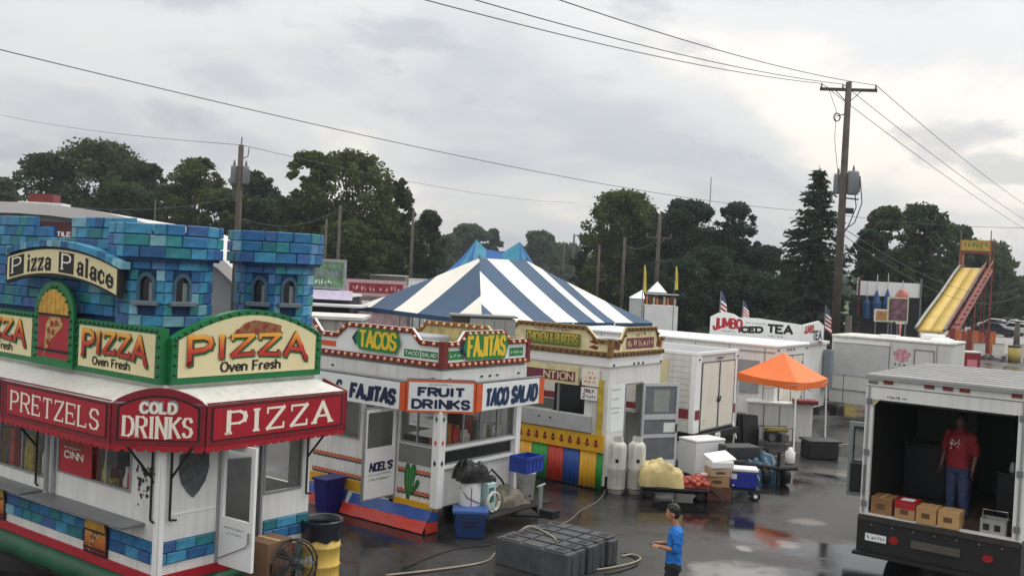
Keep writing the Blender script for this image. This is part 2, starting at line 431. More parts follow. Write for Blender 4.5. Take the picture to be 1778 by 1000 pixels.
# ================================================================ ground
def asphalt_mat():
    m = bpy.data.materials.new('wet_asphalt'); m.use_nodes = True
    t = m.node_tree; b = t.nodes['Principled BSDF']; n_ = t.nodes.new; l_ = t.links.new
    co = n_('ShaderNodeTexCoord')
    def noise(scale, detail=5, rough=.55, dist=0.0):
        n = n_('ShaderNodeTexNoise'); n.inputs['Scale'].default_value = scale; n.inputs['Detail'].default_value = detail
        n.inputs['Roughness'].default_value = rough; n.inputs['Distortion'].default_value = dist
        l_(co.outputs['Object'], n.inputs['Vector']); return n.outputs['Fac']
    def mrange(f, a, b_, c, d):
        n = n_('ShaderNodeMapRange'); n.inputs[1].default_value = a; n.inputs[2].default_value = b_; n.inputs[3].default_value = c; n.inputs[4].default_value = d
        l_(f, n.inputs[0]); return n.outputs[0]
    big = noise(0.16, 6, .6, .6); mid = noise(0.9, 6, .65, .4); fine = noise(60, 3, .6)
    wet = mrange(big, .42, .56, 1, 0)          # 1 = standing film of water
    mixw = n_('ShaderNodeMath'); mixw.operation = 'MULTIPLY_ADD'; l_(mid, mixw.inputs[0]); mixw.inputs[1].default_value = .5; l_(wet, mixw.inputs[2])
    w2 = mrange(mixw.outputs[0], .3, 1.2, 0, 1)
    cr = n_('ShaderNodeValToRGB'); l_(w2, cr.inputs[0])
    e = cr.color_ramp.elements; e[0].color = (.046, .044, .042, 1); e[1].color = (.009, .0085, .009, 1)
    sc = n_('ShaderNodeVectorMath'); sc.operation = 'SCALE'; l_(cr.outputs[0], sc.inputs[0]); l_(mrange(fine, .25, .75, .7, 1.3), sc.inputs['Scale'])
    # shallow puddles, sky sheen painted in: soft islands at fixed places, broken up by noise
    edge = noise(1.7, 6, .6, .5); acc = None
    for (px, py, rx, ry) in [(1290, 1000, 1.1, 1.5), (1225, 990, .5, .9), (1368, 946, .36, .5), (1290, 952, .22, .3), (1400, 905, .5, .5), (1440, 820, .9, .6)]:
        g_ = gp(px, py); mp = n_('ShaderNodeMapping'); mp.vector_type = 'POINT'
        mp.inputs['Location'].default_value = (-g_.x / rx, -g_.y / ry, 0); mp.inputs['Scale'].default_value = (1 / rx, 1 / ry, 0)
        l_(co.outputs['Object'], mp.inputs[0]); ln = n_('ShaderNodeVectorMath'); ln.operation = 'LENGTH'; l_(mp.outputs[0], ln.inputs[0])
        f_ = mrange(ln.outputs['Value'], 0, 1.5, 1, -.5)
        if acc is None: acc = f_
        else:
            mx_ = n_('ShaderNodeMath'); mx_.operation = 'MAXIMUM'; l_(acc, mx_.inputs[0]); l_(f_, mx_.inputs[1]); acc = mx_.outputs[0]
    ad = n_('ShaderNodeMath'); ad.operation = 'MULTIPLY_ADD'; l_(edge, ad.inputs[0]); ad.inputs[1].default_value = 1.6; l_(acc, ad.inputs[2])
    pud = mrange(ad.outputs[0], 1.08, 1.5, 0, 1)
    # crack lines
    vo = n_('ShaderNodeTexVoronoi'); vo.feature = 'DISTANCE_TO_EDGE'; vo.inputs['Scale'].default_value = .28
    wv_ = n_('ShaderNodeVectorMath'); wv_.operation = 'ADD'; nn = n_('ShaderNodeTexNoise'); nn.inputs['Scale'].default_value = 1.1; nn.inputs['Detail'].default_value = 4; l_(co.outputs['Object'], nn.inputs['Vector'])
    l_(co.outputs['Object'], wv_.inputs[0]); l_(nn.outputs['Color'], wv_.inputs[1]); l_(wv_.outputs[0], vo.inputs['Vector'])
    crack = mrange(vo.outputs['Distance'], .002, .006, .45, 1)
    sc2 = n_('ShaderNodeVectorMath'); sc2.operation = 'SCALE'; l_(sc.outputs[0], sc2.inputs[0]); l_(crack, sc2.inputs['Scale'])
    mc_ = n_('ShaderNodeMix'); mc_.data_type = 'RGBA'; l_(pud, mc_.inputs[0]); l_(sc2.outputs[0], mc_.inputs[6]); mc_.inputs[7].default_value = (.19, .175, .16, 1)  # pale puddle colour stands in for the reflected sky
    l_(mc_.outputs[2], b.inputs['Base Color'])
    rg = n_('ShaderNodeMix'); rg.data_type = 'FLOAT'; l_(pud, rg.inputs[0]); l_(mrange(w2, 0, 1, .48, .06), rg.inputs[2]); rg.inputs[3].default_value = .06
    l_(rg.outputs[0], b.inputs['Roughness'])
    b.inputs['Specular IOR Level'].default_value = .42
    bp = n_('ShaderNodeBump'); bp.inputs['Distance'].default_value = .01; l_(mrange(w2, 0, .8, .5, .03), bp.inputs['Strength'])
    f2 = noise(25, 4, .6); l_(f2, bp.inputs['Height']); l_(bp.outputs[0], b.inputs['Normal'])
    return m
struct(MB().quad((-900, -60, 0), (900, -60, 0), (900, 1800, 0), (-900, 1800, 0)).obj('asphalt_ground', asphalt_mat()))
grass = mat('grass_field', (72, 88, 46), .9, var=.45, scale=.35, bump=.6)
def sheet(name, pts, z, m):
    return struct(MB().quad(*[(x, y, z) for x, y in pts]).obj(name, m))
sheet('grass_field', [(-120, 84), (16, 74), (34, 92), (40, 150), (30, 420), (-260, 420), (-260, 100)], .006, grass)
sheet('grass_verge', [(40, 132), (170, 132), (260, 420), (60, 420)], .006, grass)
sheet('parking_lot', [(36, 78), (84, 78), (120, 131), (38, 131)], .004, mat('dry_asphalt', (150, 146, 142), .8, var=.25, scale=.25))
sheet('access_road', [(-70, 96), (14, 88), (15, 90.5), (-70, 98.5)], .012, mat('pale_road', (165, 160, 150), .85, var=.2, scale=.5))
# ================================================================ shared materials
WHITE = mat('white_panel', (226, 226, 222), .42, var=.12, scale=1.5, streak=.16)
WHITE2 = mat('white_enamel', (236, 236, 234), .35, var=.05, scale=2)
WDIRTY = mat('weathered_white', (214, 212, 205), .5, var=.16, scale=1.2, streak=.2)
ALU = mat('aluminium', (165, 167, 168), .38, metal=.6, var=.12, scale=5)
GREYM = mat('grey_metal', (120, 122, 124), .45, metal=.3, var=.15)
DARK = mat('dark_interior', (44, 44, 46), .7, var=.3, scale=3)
BLACK = mat('black_rubber', (22, 22, 23), .6, var=.25)
BLKPL = mat('black_plastic', (26, 27, 30), .38, var=.2, bump=.1)
GLASS = glass_mat('window_glass', .92)
SCREEN = glass_mat('insect_screen', .38, .5)
CREAM = mat('cream_sign', (226, 214, 168), .5, var=.06, scale=3)
GREEN = mat('sign_green', (22, 112, 60), .4, var=.15, scale=5)
GREEND = mat('bulb_green', (12, 78, 46), .25, var=.1)
RED = mat('sign_red', (168, 24, 40), .4, var=.1, scale=3)
REDD = mat('frame_red', (128, 20, 36), .45, var=.14, scale=4)
INK = mat('black_ink', (22, 20, 20), .6, var=.05)
BONE = mat('bone_lettering', (240, 232, 214), .5, var=.04)
BLUES = [mat('brick_blue_%d' % i, c, .55, var=.45, scale=6, rnd=.16, bump=.4, bscale=22, streak=.22) for i, c in enumerate(
    [(40, 116, 166), (66, 148, 186), (60, 100, 158), (48, 140, 146), (128, 182, 198), (36, 98, 152), (84, 128, 176), (40, 124, 136)])]
BWT = [7, 6, 2, 3, 2, 5, 2, 3]
MORTAR = mat('castle_core', (18, 52, 104), .6, var=.3, scale=6)
FIRE = mat('pizza_lettering', (200, 80, 40), .5, var=.05, ramp=[(0.0, (150, 26, 34)), (.45, (196, 64, 40)), (.75, (226, 130, 48)), (1.0, (242, 190, 70))])
CARD = mat('cardboard', (168, 130, 88), .8, var=.18, scale=3)
GREENSK = mat('green_vinyl_skirt', (14, 84, 52), .5, var=.25, scale=2, bump=.4)
def arch(u0, u1, v0, vs, vt, n=12):
    c, r = (u0 + u1) / 2, (u1 - u0) / 2
    return [(u0, v0), (u1, v0)] + [(c + r * math.cos(math.pi * i / n), vs + (vt - vs) * math.sin(math.pi * i / n)) for i in range(n + 1)]
def brick_mesh(l, h, d, name='brick'):
    bm = bmesh.new(); bmesh.ops.create_cube(bm, size=1.0)
    for v in bm.verts: v.co = Vector((v.co.x * l, v.co.y * d, v.co.z * h))
    bmesh.ops.bevel(bm, geom=[e for e in bm.edges if abs((e.verts[0].co - e.verts[1].co).y) < 1e-6 and e.verts[0].co.y < 0], offset=min(.012, h * .12), segments=1, affect='EDGES')
    me = bpy.data.meshes.new(name); bm.to_mesh(me); bm.free(); me.materials.append(BLUES[0]); return me
BRK = {}
def brick(parent, pl, u0, u1, v0, v1, d, name='brick', rr=random):
    l = round((u1 - u0 - .008) / .02) * .02 ; h = round(v1 - v0 - .008, 3)
    k = (round(l, 2), h, name)
    if k not in BRK: BRK[k] = brick_mesh(max(l, .03), h, .06, name)
    p = pl.P((u0 + u1) / 2, (v0 + v1) / 2, d + rr.uniform(-.008, .008))
    a = math.atan2(pl.x.y, pl.x.x)
    return piece(name, BRK[k], rr.choices(BLUES, BWT)[0], parent, p, (rr.uniform(-.02, .02), rr.uniform(-.012, .012), a + rr.uniform(-.015, .015)), ((u1 - u0 - .008) / max(l, .03), 1, 1))

# ================================================================ pizza booth
P0 = gp(272, 983, .75); P0.z = 0
pz = thing('pizza_booth', 'white pizza stand under a blue brick castle, red awning signs, at the left', 'food stand', P0, ROT)
PLf, PRf = PL(pz, (0, 0, 0), (0, -1, 0)), PL(pz, (0, 0, 0), (1, 0, 0))
YL, XR = 6.2, 2.49
PLf.wall('side_wall', -YL, 0, .62, 2.985, [(-2.40, -.62, 1.57, 2.28), (-4.7, -2.72, 1.42, 2.28)], .05, WHITE)
PRf.wall('end_wall', .003, XR, .62, 2.985, [(.91, 1.59, .62, 2.24), (1.64, 2.34, 1.40, 2.2)], .05, WHITE)
boxo('floor', .05, XR - .05, .05, YL, .56, .62, GREYM, pz)
PL(pz, (XR, 0, 0), (0, 1, 0)).wall('back_wall', .053, YL, .62, 2.985, [(.4, 1.9, 1.4, 2.3), (2.5, 4.8, 1.4, 2.3)], .05, WHITE)  # unseen back openings, added to let light reach the interior
boxo('far_wall', .05, XR - .05, YL - .05, YL, .62, 2.985, WHITE, pz)
boxo('ceiling', .05, XR - .05, .05, YL - .05, 2.93, 2.98, WDIRTY, pz)
boxo('roof', 0, XR, 0, YL, 2.99, 3.03, WDIRTY, pz)
# equipment seen through the windows
boxo('oven', 1.5, 2.3, .9, 1.9, .62, 1.75, ALU, pz, .02); boxo('refrigerator', 1.6, 2.4, 2.6, 3.5, .62, 2.3, mat('dark_steel', (70, 72, 76), .35, metal=.6), pz, .02)
boxo('counter', .07, .9, .7, 4.5, 1.3, 1.36, ALU, pz)
rr_ = random.Random(3)
for i in range(22):
  if i % 3 == 1: MB().lathe([(.05, 0), (.06, .02), (.06, .2 + rr_.uniform(0, .15)), (.03, .42), (.03, .48)], (.16, .78 + .17 * i, 1.362), 12).obj('bottle', mat('bottle_%d' % (i % 4), [(196, 186, 60), (230, 228, 220), (150, 50, 40), (60, 70, 90)][i % 4], .3), pz, True)
  elif i % 3 == 0: boxo('stock_box', .075 + rr_.uniform(0, .05), .2 + rr_.uniform(0, .2), .72 + .17 * i, .85 + .17 * i, 1.362, 1.62 + rr_.uniform(.0, .4), mat('stock_%d' % (i % 6), [(190, 60, 50), (210, 200, 180), (70, 110, 150), (200, 170, 70), (90, 90, 92), (220, 220, 216)][i % 6], .5, var=.4, scale=9), pz)
for (x, y, z, c) in [(.5, 1.2, 1.36, (200, 190, 60)), (.6, 1.5, 1.36, (60, 90, 150)), (.5, .95, 1.36, (230, 230, 230)), (.55, 1.85, 1.36, (150, 40, 40)), (.6, 3.2, 1.36, (220, 215, 200))]:
    MB().lathe([(.07, 0), (.085, .02), (.085, .2), (.07, .24), (.05, .26)], (x, y, z), 12).obj('canister', mat('canister_%d' % int(x * y * 100), c, .4), pz, True)
def win(pl, u0, u1, v0, v1, parent, n=1, fm=ALU, glass=GLASS, name='window'):
    w = pl.frame(name, u0, u1, v0, v1, .03, -.04, .012, fm, parent)
    for i in range(1, n): c = u0 + (u1 - u0) * i / n; pl.box('mullion', c - .014, c + .014, v0 + .03, v1 - .03, -.035, .006, fm, w)
    pl.box('pane', u0 + .03, u1 - .03, v0 + .03, v1 - .03, -.022, -.016, glass, w)
    return w
win(PLf, -2.40, -.62, 1.57, 2.28, pz, 3); win(PLf, -4.7, -2.72, 1.42, 2.28, pz, 3)
win(PRf, 1.64, 2.34, 1.40, 2.2, pz, 1)
# poster in the serving window
po = PLf.box('poster', -2.33, -1.52, 1.60, 2.26, .015, .02, mat('poster_red', (176, 34, 44), .5), pz)
PLf.poly('pretzel_picture', arch(-2.2, -1.75, 1.93, 2.0, 2.24), .021, .024, mat('poster_brown', (150, 70, 50), .6, var=.4, scale=14), po)
PLf.text('CINN', -2.2, -1.72, 1.80, 1.91, BONE, .026, po, tw=.028)
PLf.scribble(-2.2, -1.8, 1.93, 1.97, BONE, .026, po, 4)
# dark vine drawing on the white panel by the corner
r = random.Random(5); mb = MB()
for i in range(46):
    a, b = -.33 + r.gauss(0, .09), 1.86 - abs(r.gauss(0, .16)) + .1; s = r.uniform(.012, .03); t = r.uniform(0, 3)
    mb.quad(*[PLf.P(a + s * math.cos(t + q), b + 1.4 * s * math.sin(t + q), .004 + i * .0002) for q in (0, 1.57, 3.14, 4.71)])
mb.obj('vine_decal', INK, pz)['kind'] = 'stuff'
# serving shelves and their brackets
for (a, b) in ((-2.62, -.28), (-5.4, -2.76)):
    sh = PLf.box('shelf', a, b, 1.21, 1.25, .002, .34, GREYM, pz, .008)
    for u in (a + .3, b - .4): PLf.poly('bracket', [(u, 1.12), (u + .02, 1.12), (u + .02, 1.205), (u, 1.205)], .002, .12, ALU, sh)
# trim posts and awning struts
PLf.box('corner_post', -.07, -.002, .62, 2.28, .002, .03, WHITE2, pz); PRf.box('corner_post', .002, .06, .62, 2.28, .002, .03, WHITE2, pz)
for u in (-2.68, -2.5): PLf.box('trim_post', u, u + .06, 1.26, 2.28, .002, .045, ALU, pz)
def strut(pl, u, uo=0.0):
    mb = MB(); mb.tube([pl.P(u, 1.32, .04), pl.P(u, 2.25, .04)], .016, 6); mb.tube([pl.P(u, 1.85, .04), pl.P(u + uo, 2.3, .42)], .016, 6); mb.tube([pl.P(u, 1.32, .04), pl.P(u + .09, 1.31, .06)], .016, 6)
    mb.obj('awning_strut', BLACK, pz)
strut(PLf, -.12, .02); strut(PRf, .13, .02); strut(PRf, 2.40, .03); strut(PLf, -2.9, 0)
# shield plaque
sp = PRf.poly('shield_plaque', [(.27, 2.12), (.37, 2.15), (.485, 2.12), (.6, 2.15), (.70, 2.12), (.71, 1.92), (.66, 1.75), (.57, 1.63), (.485, 1.55), (.40, 1.63), (.31, 1.75), (.26, 1.92)], .002, .03, mat('pewter_plaque', (92, 98, 98), .55, metal=.3, var=.5, scale=14, bump=.8), pz, .006)
PRf.box('panel_moulding', .16, .84, 1.36, 1.38, .002, .012, WHITE2, pz)
# open door, hinged on its left jamb and swung out
dth = math.radians(87)
DP = PL(pz, (.915, -.015, 0), (math.cos(dth), -math.sin(dth), 0))
door = DP.wall('door', 0, .64, .60, 2.22, [(.06, .57, 1.24, 2.14)], .045, WHITE2, pz)
DP.box('door_glass', .06, .57, 1.24, 2.14, -.028, -.02, GLASS, door)
MB().tube([DP.P(.60, .98, .03), DP.P(.60, 1.12, .03)], .014, 6).obj('handle', ALU, door)
MB().tube([DP.P(.02, .68, .02), DP.P(.56, .93, .03), DP.P(.60, 1.02, .03)], .007, 5).obj('door_chain', GREYM, door)
DP.scribble(.1, .5, 1.10, 1.135, GREYM, .006, door, 2); DP.scribble(.16, .46, 1.03, 1.06, GREYM, .006, door, 3)
PRf.frame('door_frame', .87, 1.63, .58, 2.28, .04, -.05, .014, ALU, pz)
# blue tile band, lower white band and skirts
ts = 0
def tile_band(pl, u0, u1, skip=()):
    base_ = pl.box('tile_band', u0, u1, .745, 1.04, .002, .008, MORTAR, pz)
    for row, (v0, v1) in enumerate(((.748, .892), (.894, 1.038))):
        u = u0 + (0 if row else -.13)
        while u < u1 - .04:
            w = random.choice((.24, .3, .3, .36)); a, b = max(u, u0), min(u + w, u1); u += w
            if b - a < .05: continue
            if any(s0 < (a + b) / 2 < s1 for s0, s1 in skip): continue
            brick(base_, pl, a, b, v0, v1, -.005, 'tile')
tile_band(PLf, -4.75, -.012, ((-1.62, -1.06), (-4.3, -3.76))); tile_band(PRf, .012, .86); tile_band(PRf, 1.66, XR)
PLf.box('base_trim', -YL, 0, .50, .62, -.02, .03, RED, pz); PRf.box('base_trim', .035, XR, .50, .62, -.02, .03, RED, pz)
def skirt(pl, u0, u1, m, name='skirt', z1=.5, out=.22, n=26, z0=.03):
    mb = MB(); vs = []
    for i in range(n + 1):
        u = u0 + (u1 - u0) * i / n
        for k, (v, d) in enumerate(((z1, .02), ((z1 + z0) / 2, .02 + out * .5), (z0, .02 + out))): vs.append(pl.P(u, v, d + (.025 * math.sin(i * 1.9) * k / 2)))
    fs = []
    for i in range(n):
        for k in range(2): a = i * 3 + k; fs.append((a, a + 1, a + 4, a + 3))
    o = mb.add(vs, fs).obj(name, m, pl.p, True); md = o.modifiers.new('t', 'SOLIDIFY'); md.thickness = .006
    return o
skirt(PLf, -YL, 0, GREENSK, z0=.24, out=.10); skirt(PRf, .0, XR, GREENSK, z0=.24, out=.10)
for (x0, x1, y0, y1) in ((.1, .14, .1, YL), (.14, XR - .1, .1, .14)): boxo('underframe', x0, x1, y0, y1, .05, .5, BLACK, pz)
def arched_door(pl, u0, u1, v0, v1, parent, fw, small=False):
    vs = v1 - (u1 - u0) * .45
    fr = pl.poly('arched_door_sign', arch(u0, u1, v0, vs, v1), .01, .05 if not small else .035, GREEN if not small else INK, parent)
    e = .052 if not small else .037
    pl.poly('lower_panel', [(u0 + fw, v0 + fw), (u1 - fw, v0 + fw), (u1 - fw, vs), (u0 + fw, vs)], e - .002, e, RED if not small else mat('door_gradient', (190, 70, 40), .5, ramp=[(0, (140, 20, 40)), (1, (226, 150, 60))]), fr)
    w = (u1 - u0 - 2 * fw); n = 7
    for i in range(n):
        a = u0 + fw + w * i / n; b = a + w / n
        c = (u0 + u1) / 2; R = w / 2
        def top(u): return vs + .006 + max(0, 1 - ((u - c) / R) ** 2) ** .5 * (v1 - vs - fw)
        pl.poly('plank', [(a + .004, vs + .006), (b - .004, vs + .006), (b - .004, max(top(b - .004), vs + .02)), ((a + b) / 2, top((a + b) / 2)), (a + .004, max(top(a + .004), vs + .02))], e, e + .012, mat('plank_yellow', (206, 158, 62), .5, var=.3, scale=10, rnd=.15), fr)
    for v in (v0 + fw + .12 * (vs - v0), vs - .02): pl.box('hinge_bar', u0 + fw, u1 - fw, v, v + .02 * (1 if small else 1.6), e + .012, e + .022, INK, fr)
    # pizza slice picture
    c, m_ = (u0 + u1) / 2, v0 + (vs - v0) * .60; s = w * .36
    pl.poly('pizza_slice', [(c - s * .75, m_ - s * 1.0), (c - s * .1, m_ - s * .2), (c + s * .9, m_ + s * .5), (c + s * .6, m_ + s * .95), (c - s * .2, m_ + s * 1.0), (c - s * .65, m_ + s * .5)], e, e + .006, mat('slice_cream', (206, 164, 104), .6, var=.7, scale=26), fr)
    for (a_, b_) in ((-.1, .55), (.3, .6), (.05, .15), (-.35, .2), (-.4, -.35)): pl.poly('pepperoni', [(c + s * (a_ + .16 * math.cos(t * .785)), m_ + s * (b_ + .16 * math.sin(t * .785))) for t in range(8)], e + .0065, e + .009, mat('pepperoni_red', (146, 48, 36), .5), fr)
    return fr
for a in (-1.62, -4.3): arched_door(PLf, a, a + .55, .63, 1.20, pz, .03, True)
# ---------------- awning: white slope, red signs, scalloped valance
AWO, AWT = .5, 2.83
def awn(*pts): return MB().prism(pts, (0, 0, -.02))
aw = awn((0, YL, 2.98), (0, 0, 2.98), (-AWO, .35, AWT), (-AWO, YL, AWT)).obj('awning_slope', WDIRTY, pz)
awn((0, 0, 2.98), (XR, 0, 2.98), (2.66, -AWO, AWT), (.28, -AWO, AWT)).obj('awning_slope', WDIRTY, pz)
awn((0, 0, 2.981), (.28, -AWO, AWT + .001), (-AWO, .35, AWT + .001)).obj('awning_slope', WDIRTY, pz)
AL, AR = PL(pz, (-AWO, 0, 0), (0, -1, 0)), PL(pz, (0, -AWO, 0), (1, 0, 0))
AC = PL(pz, (-AWO, .35, 0), (.78, -.85, 0)); ACW = math.hypot(.78, .85)
AE = PL(pz, (2.66, -AWO, 0), (0, 1, 0))
def awning_sign(pl, u0, u1, top=None):
    v0, v1 = 2.30, 2.84
    prof = [(u0, v0), (u1, v0), (u1, v1), (u0, v1)] if top is None else [(u0, v0), (u1, v0)] + [(u1 + (u0 - u1) * i / 14, v1 - .02 + (top - v1) * math.sin(math.pi * i / 14) ** .8) for i in range(15)]
    s = pl.poly('awning_sign', prof, -.05, .0, REDD, pz)
    c = ((u0 + u1) / 2, (v0 + v1) / 2)
    def inset(k, kv): return [(c[0] + (a - c[0]) * k, (v0 + (b - v0) * kv + (1 - kv) * .5 * (v1 - v0))) for a, b in prof]
    w = u1 - u0
    pl.poly('black_line', inset(1 - .13 / w, .80), .001, .004, INK, s)
    pl.poly('sign_panel', inset(1 - .19 / w, .74), .0045, .008, RED, s)
    n = max(4, int(w / .13)); sc = []
    for i in range(n):
        a, b = u0 + w * i / n, u0 + w * (i + 1) / n
        sc += [(a, v0 - .05), (a + (b - a) * .25, v0 - .085), (a + (b - a) * .75, v0 - .085)]
    pl.poly('valance', [(u0, v0)] + sc + [(u1, v0 - .05), (u1, v0)], -.03, -.01, RED, s)
    return s
s = awning_sign(AL, -2.98, -.36); AL.text('PRETZELS', -2.78, -.58, 2.43, 2.70, BONE, .01, s, tw=.048, th=.022, serif=.036, gap=.42)
s = awning_sign(AL, -5.6, -3.0)
s = awning_sign(AR, .29, 2.655); AR.text('PIZZA', .58, 2.4, 2.42, 2.72, BONE, .01, s, tw=.07, th=.03, serif=.055, gap=.45)
s = awning_sign(AC, .01, ACW - .01, 3.03)
AC.text('COLD', .34, .80, 2.69, 2.84, BONE, .014, s, tw=.04, th=.03, gap=.42); AC.text('COLD', .355, .815, 2.70, 2.86, mat('ice_shadow', (110, 140, 142), .5), .009, s, tw=.04, th=.03, gap=.42)
AC.text('DRINKS', .14, 1.0, 2.41, 2.66, BONE, .01, s, tw=.042, th=.02, serif=.026, gap=.42, warp=lambda u, v: (u, v - .03 * (1 - abs(u - .57) / .45) if v < 2.5 else v))
MB().prism([AE.P(0, 2.25, 0), AE.P(.5, 2.25, 0), AE.P(.5, 2.97, 0), AE.P(0, 2.84, 0)], AE.n * .03).obj('awning_end', REDD, pz)
# ---------------- green marquee signs on the roof edge
bulb_me = MB().ell((0, 0, 0), .022, 8, 5).mesh('bulb', GREEND, True)
def bulbs(pl, pts, d, parent, m, me=bulb_me, step=.105, name='bulb'):
    for (a, b) in zip(pts[:-1], pts[1:]):
        n = max(1, int(math.hypot(b[0] - a[0], b[1] - a[1]) / step))
        for i in range(n): t = (i + .5) / n; piece(name, me, m, parent, pl.P(a[0] + (b[0] - a[0]) * t, a[1] + (b[1] - a[1]) * t, d))
def pizza_text(pl, u0, u1, v0, v1, par, k=.3):
    c, h = (u0 + u1) / 2, (u1 - u0) / 2
    wp = lambda u, v: (u, v1 - (v1 - v) * (1 + k * min(1.2, abs(u - c) / h) ** 2))
    for nm, m, dx, dz, tw, d in (('letter_shadow', GREEN, .024, -.024, .115, .004), ('letter_outline', mat('outline_maroon', (92, 24, 28), .5), 0, 0, .118, .009), ('lettering', FIRE, 0, 0, .088, .014)):
        pl.text('PIZZA', u0 + dx, u1 + dx, v0 + dz, v1 + dz, m, d, par, tw=tw * (v1 - v0) / .38, th=tw * .66 * (v1 - v0) / .38, serif=.055 * (v1 - v0) / .38, gap=.3, warp=wp, name=nm)
def marquee_flat(u0, u1, text=True):
    f = PLf.box('marquee_sign', u0, u1, 3.035, 3.74, -.06, .06, GREEN, pz)
    PLf.box('sign_panel', u0 + .07, u1 - .1, 3.11, 3.66, .0605, .066, CREAM, f)
    pizza_text(PL(pz, PLf.P(0, 0, .066), PLf.x), u0 + .16, u1 - .24, 3.32, 3.62, f)
    PL(pz, PLf.P(0, 0, .066), PLf.x).text('Oven Fresh', u0 + .42, u1 - .62, 3.15, 3.27, INK, .005, f, tw=.028, th=.018, gap=.25)
    bulbs(PLf, [(u0 + .03, 3.08), (u0 + .03, 3.70), (u1 - .04, 3.70), (u1 - .04, 3.08)], .07, f, GREEND)
    return f
marquee_flat(-1.95, -.03); marquee_flat(-4.95, -3.02)
dsg = arched_door(PLf, -3.0, -1.97, 3.035, 4.22, pz, .12)
dsg.location = (-.05, 0, 0)
bulbs(PLf, [(-2.94, 3.1), (-2.94, 3.75), (-2.8, 4.0), (-2.5, 4.16), (-2.2, 4.02), (-2.04, 3.75), (-2.04, 3.1)], .06, dsg, GREEND)
n = 16
apex = lambda u: 3.62 + .36 * math.sin(math.pi * min(max((u - .05) / 2.5, 0), 1)) ** .9
prof = [(.05, 3.035), (2.55, 3.035)] + [(2.55 - 2.5 * i / n, apex(2.55 - 2.5 * i / n)) for i in range(n + 1)]
ms = PRf.poly('marquee_sign', prof, -.06, .06, GREEN, pz)
prof2 = [(.14, 3.12), (2.43, 3.12)] + [(2.43 - 2.29 * i / n, apex(2.43 - 2.29 * i / n) - .075) for i in range(n + 1)]
PRf.poly('sign_panel', prof2, .0605, .066, CREAM, ms)
PS = PL(pz, PRf.P(0, 0, .066), PRf.x)
pizza_text(PS, .26, 2.28, 3.36, 3.66, ms, .35)
PS.text('Oven Fresh', .78, 1.80, 3.16, 3.30, INK, .005, ms, tw=.034, th=.02, gap=.25)
PS.poly('pizza_slice', [(.86, 3.60), (1.0, 3.68), (1.15, 3.80), (1.32, 3.84), (1.55, 3.81), (1.78, 3.76), (1.86, 3.70), (1.80, 3.64), (1.5, 3.66), (1.2, 3.62)], .001, .003, mat('slice_crust', (150, 98, 62), .6, var=.5, scale=20), ms)
for (a, b, q) in ((1.05, 3.69, .05), (1.2, 3.76, .045), (1.35, 3.70, .05), (1.5, 3.75, .045), (1.66, 3.71, .04)):
    PS.poly('pepperoni', [(a + q * math.cos(t * .785), b + q * .7 * math.sin(t * .785)) for t in range(8)], .0035, .0055, mat('pepperoni_red', (146, 48, 36), .5), ms)
PS.poly('slice_crust_end', [(1.83 + .055 * math.cos(t * .785), 3.71 + .055 * math.sin(t * .785)) for t in range(8)], .0035, .0055, CREAM, ms)
bulbs(PRf, [(.10, 3.1), (.10, 3.6)] + [(.1 + 2.38 * i / 8, apex(.1 + 2.38 * i / 8) - .03) for i in range(9)] + [(2.49, 3.6), (2.49, 3.1)], .07, ms, GREEND)
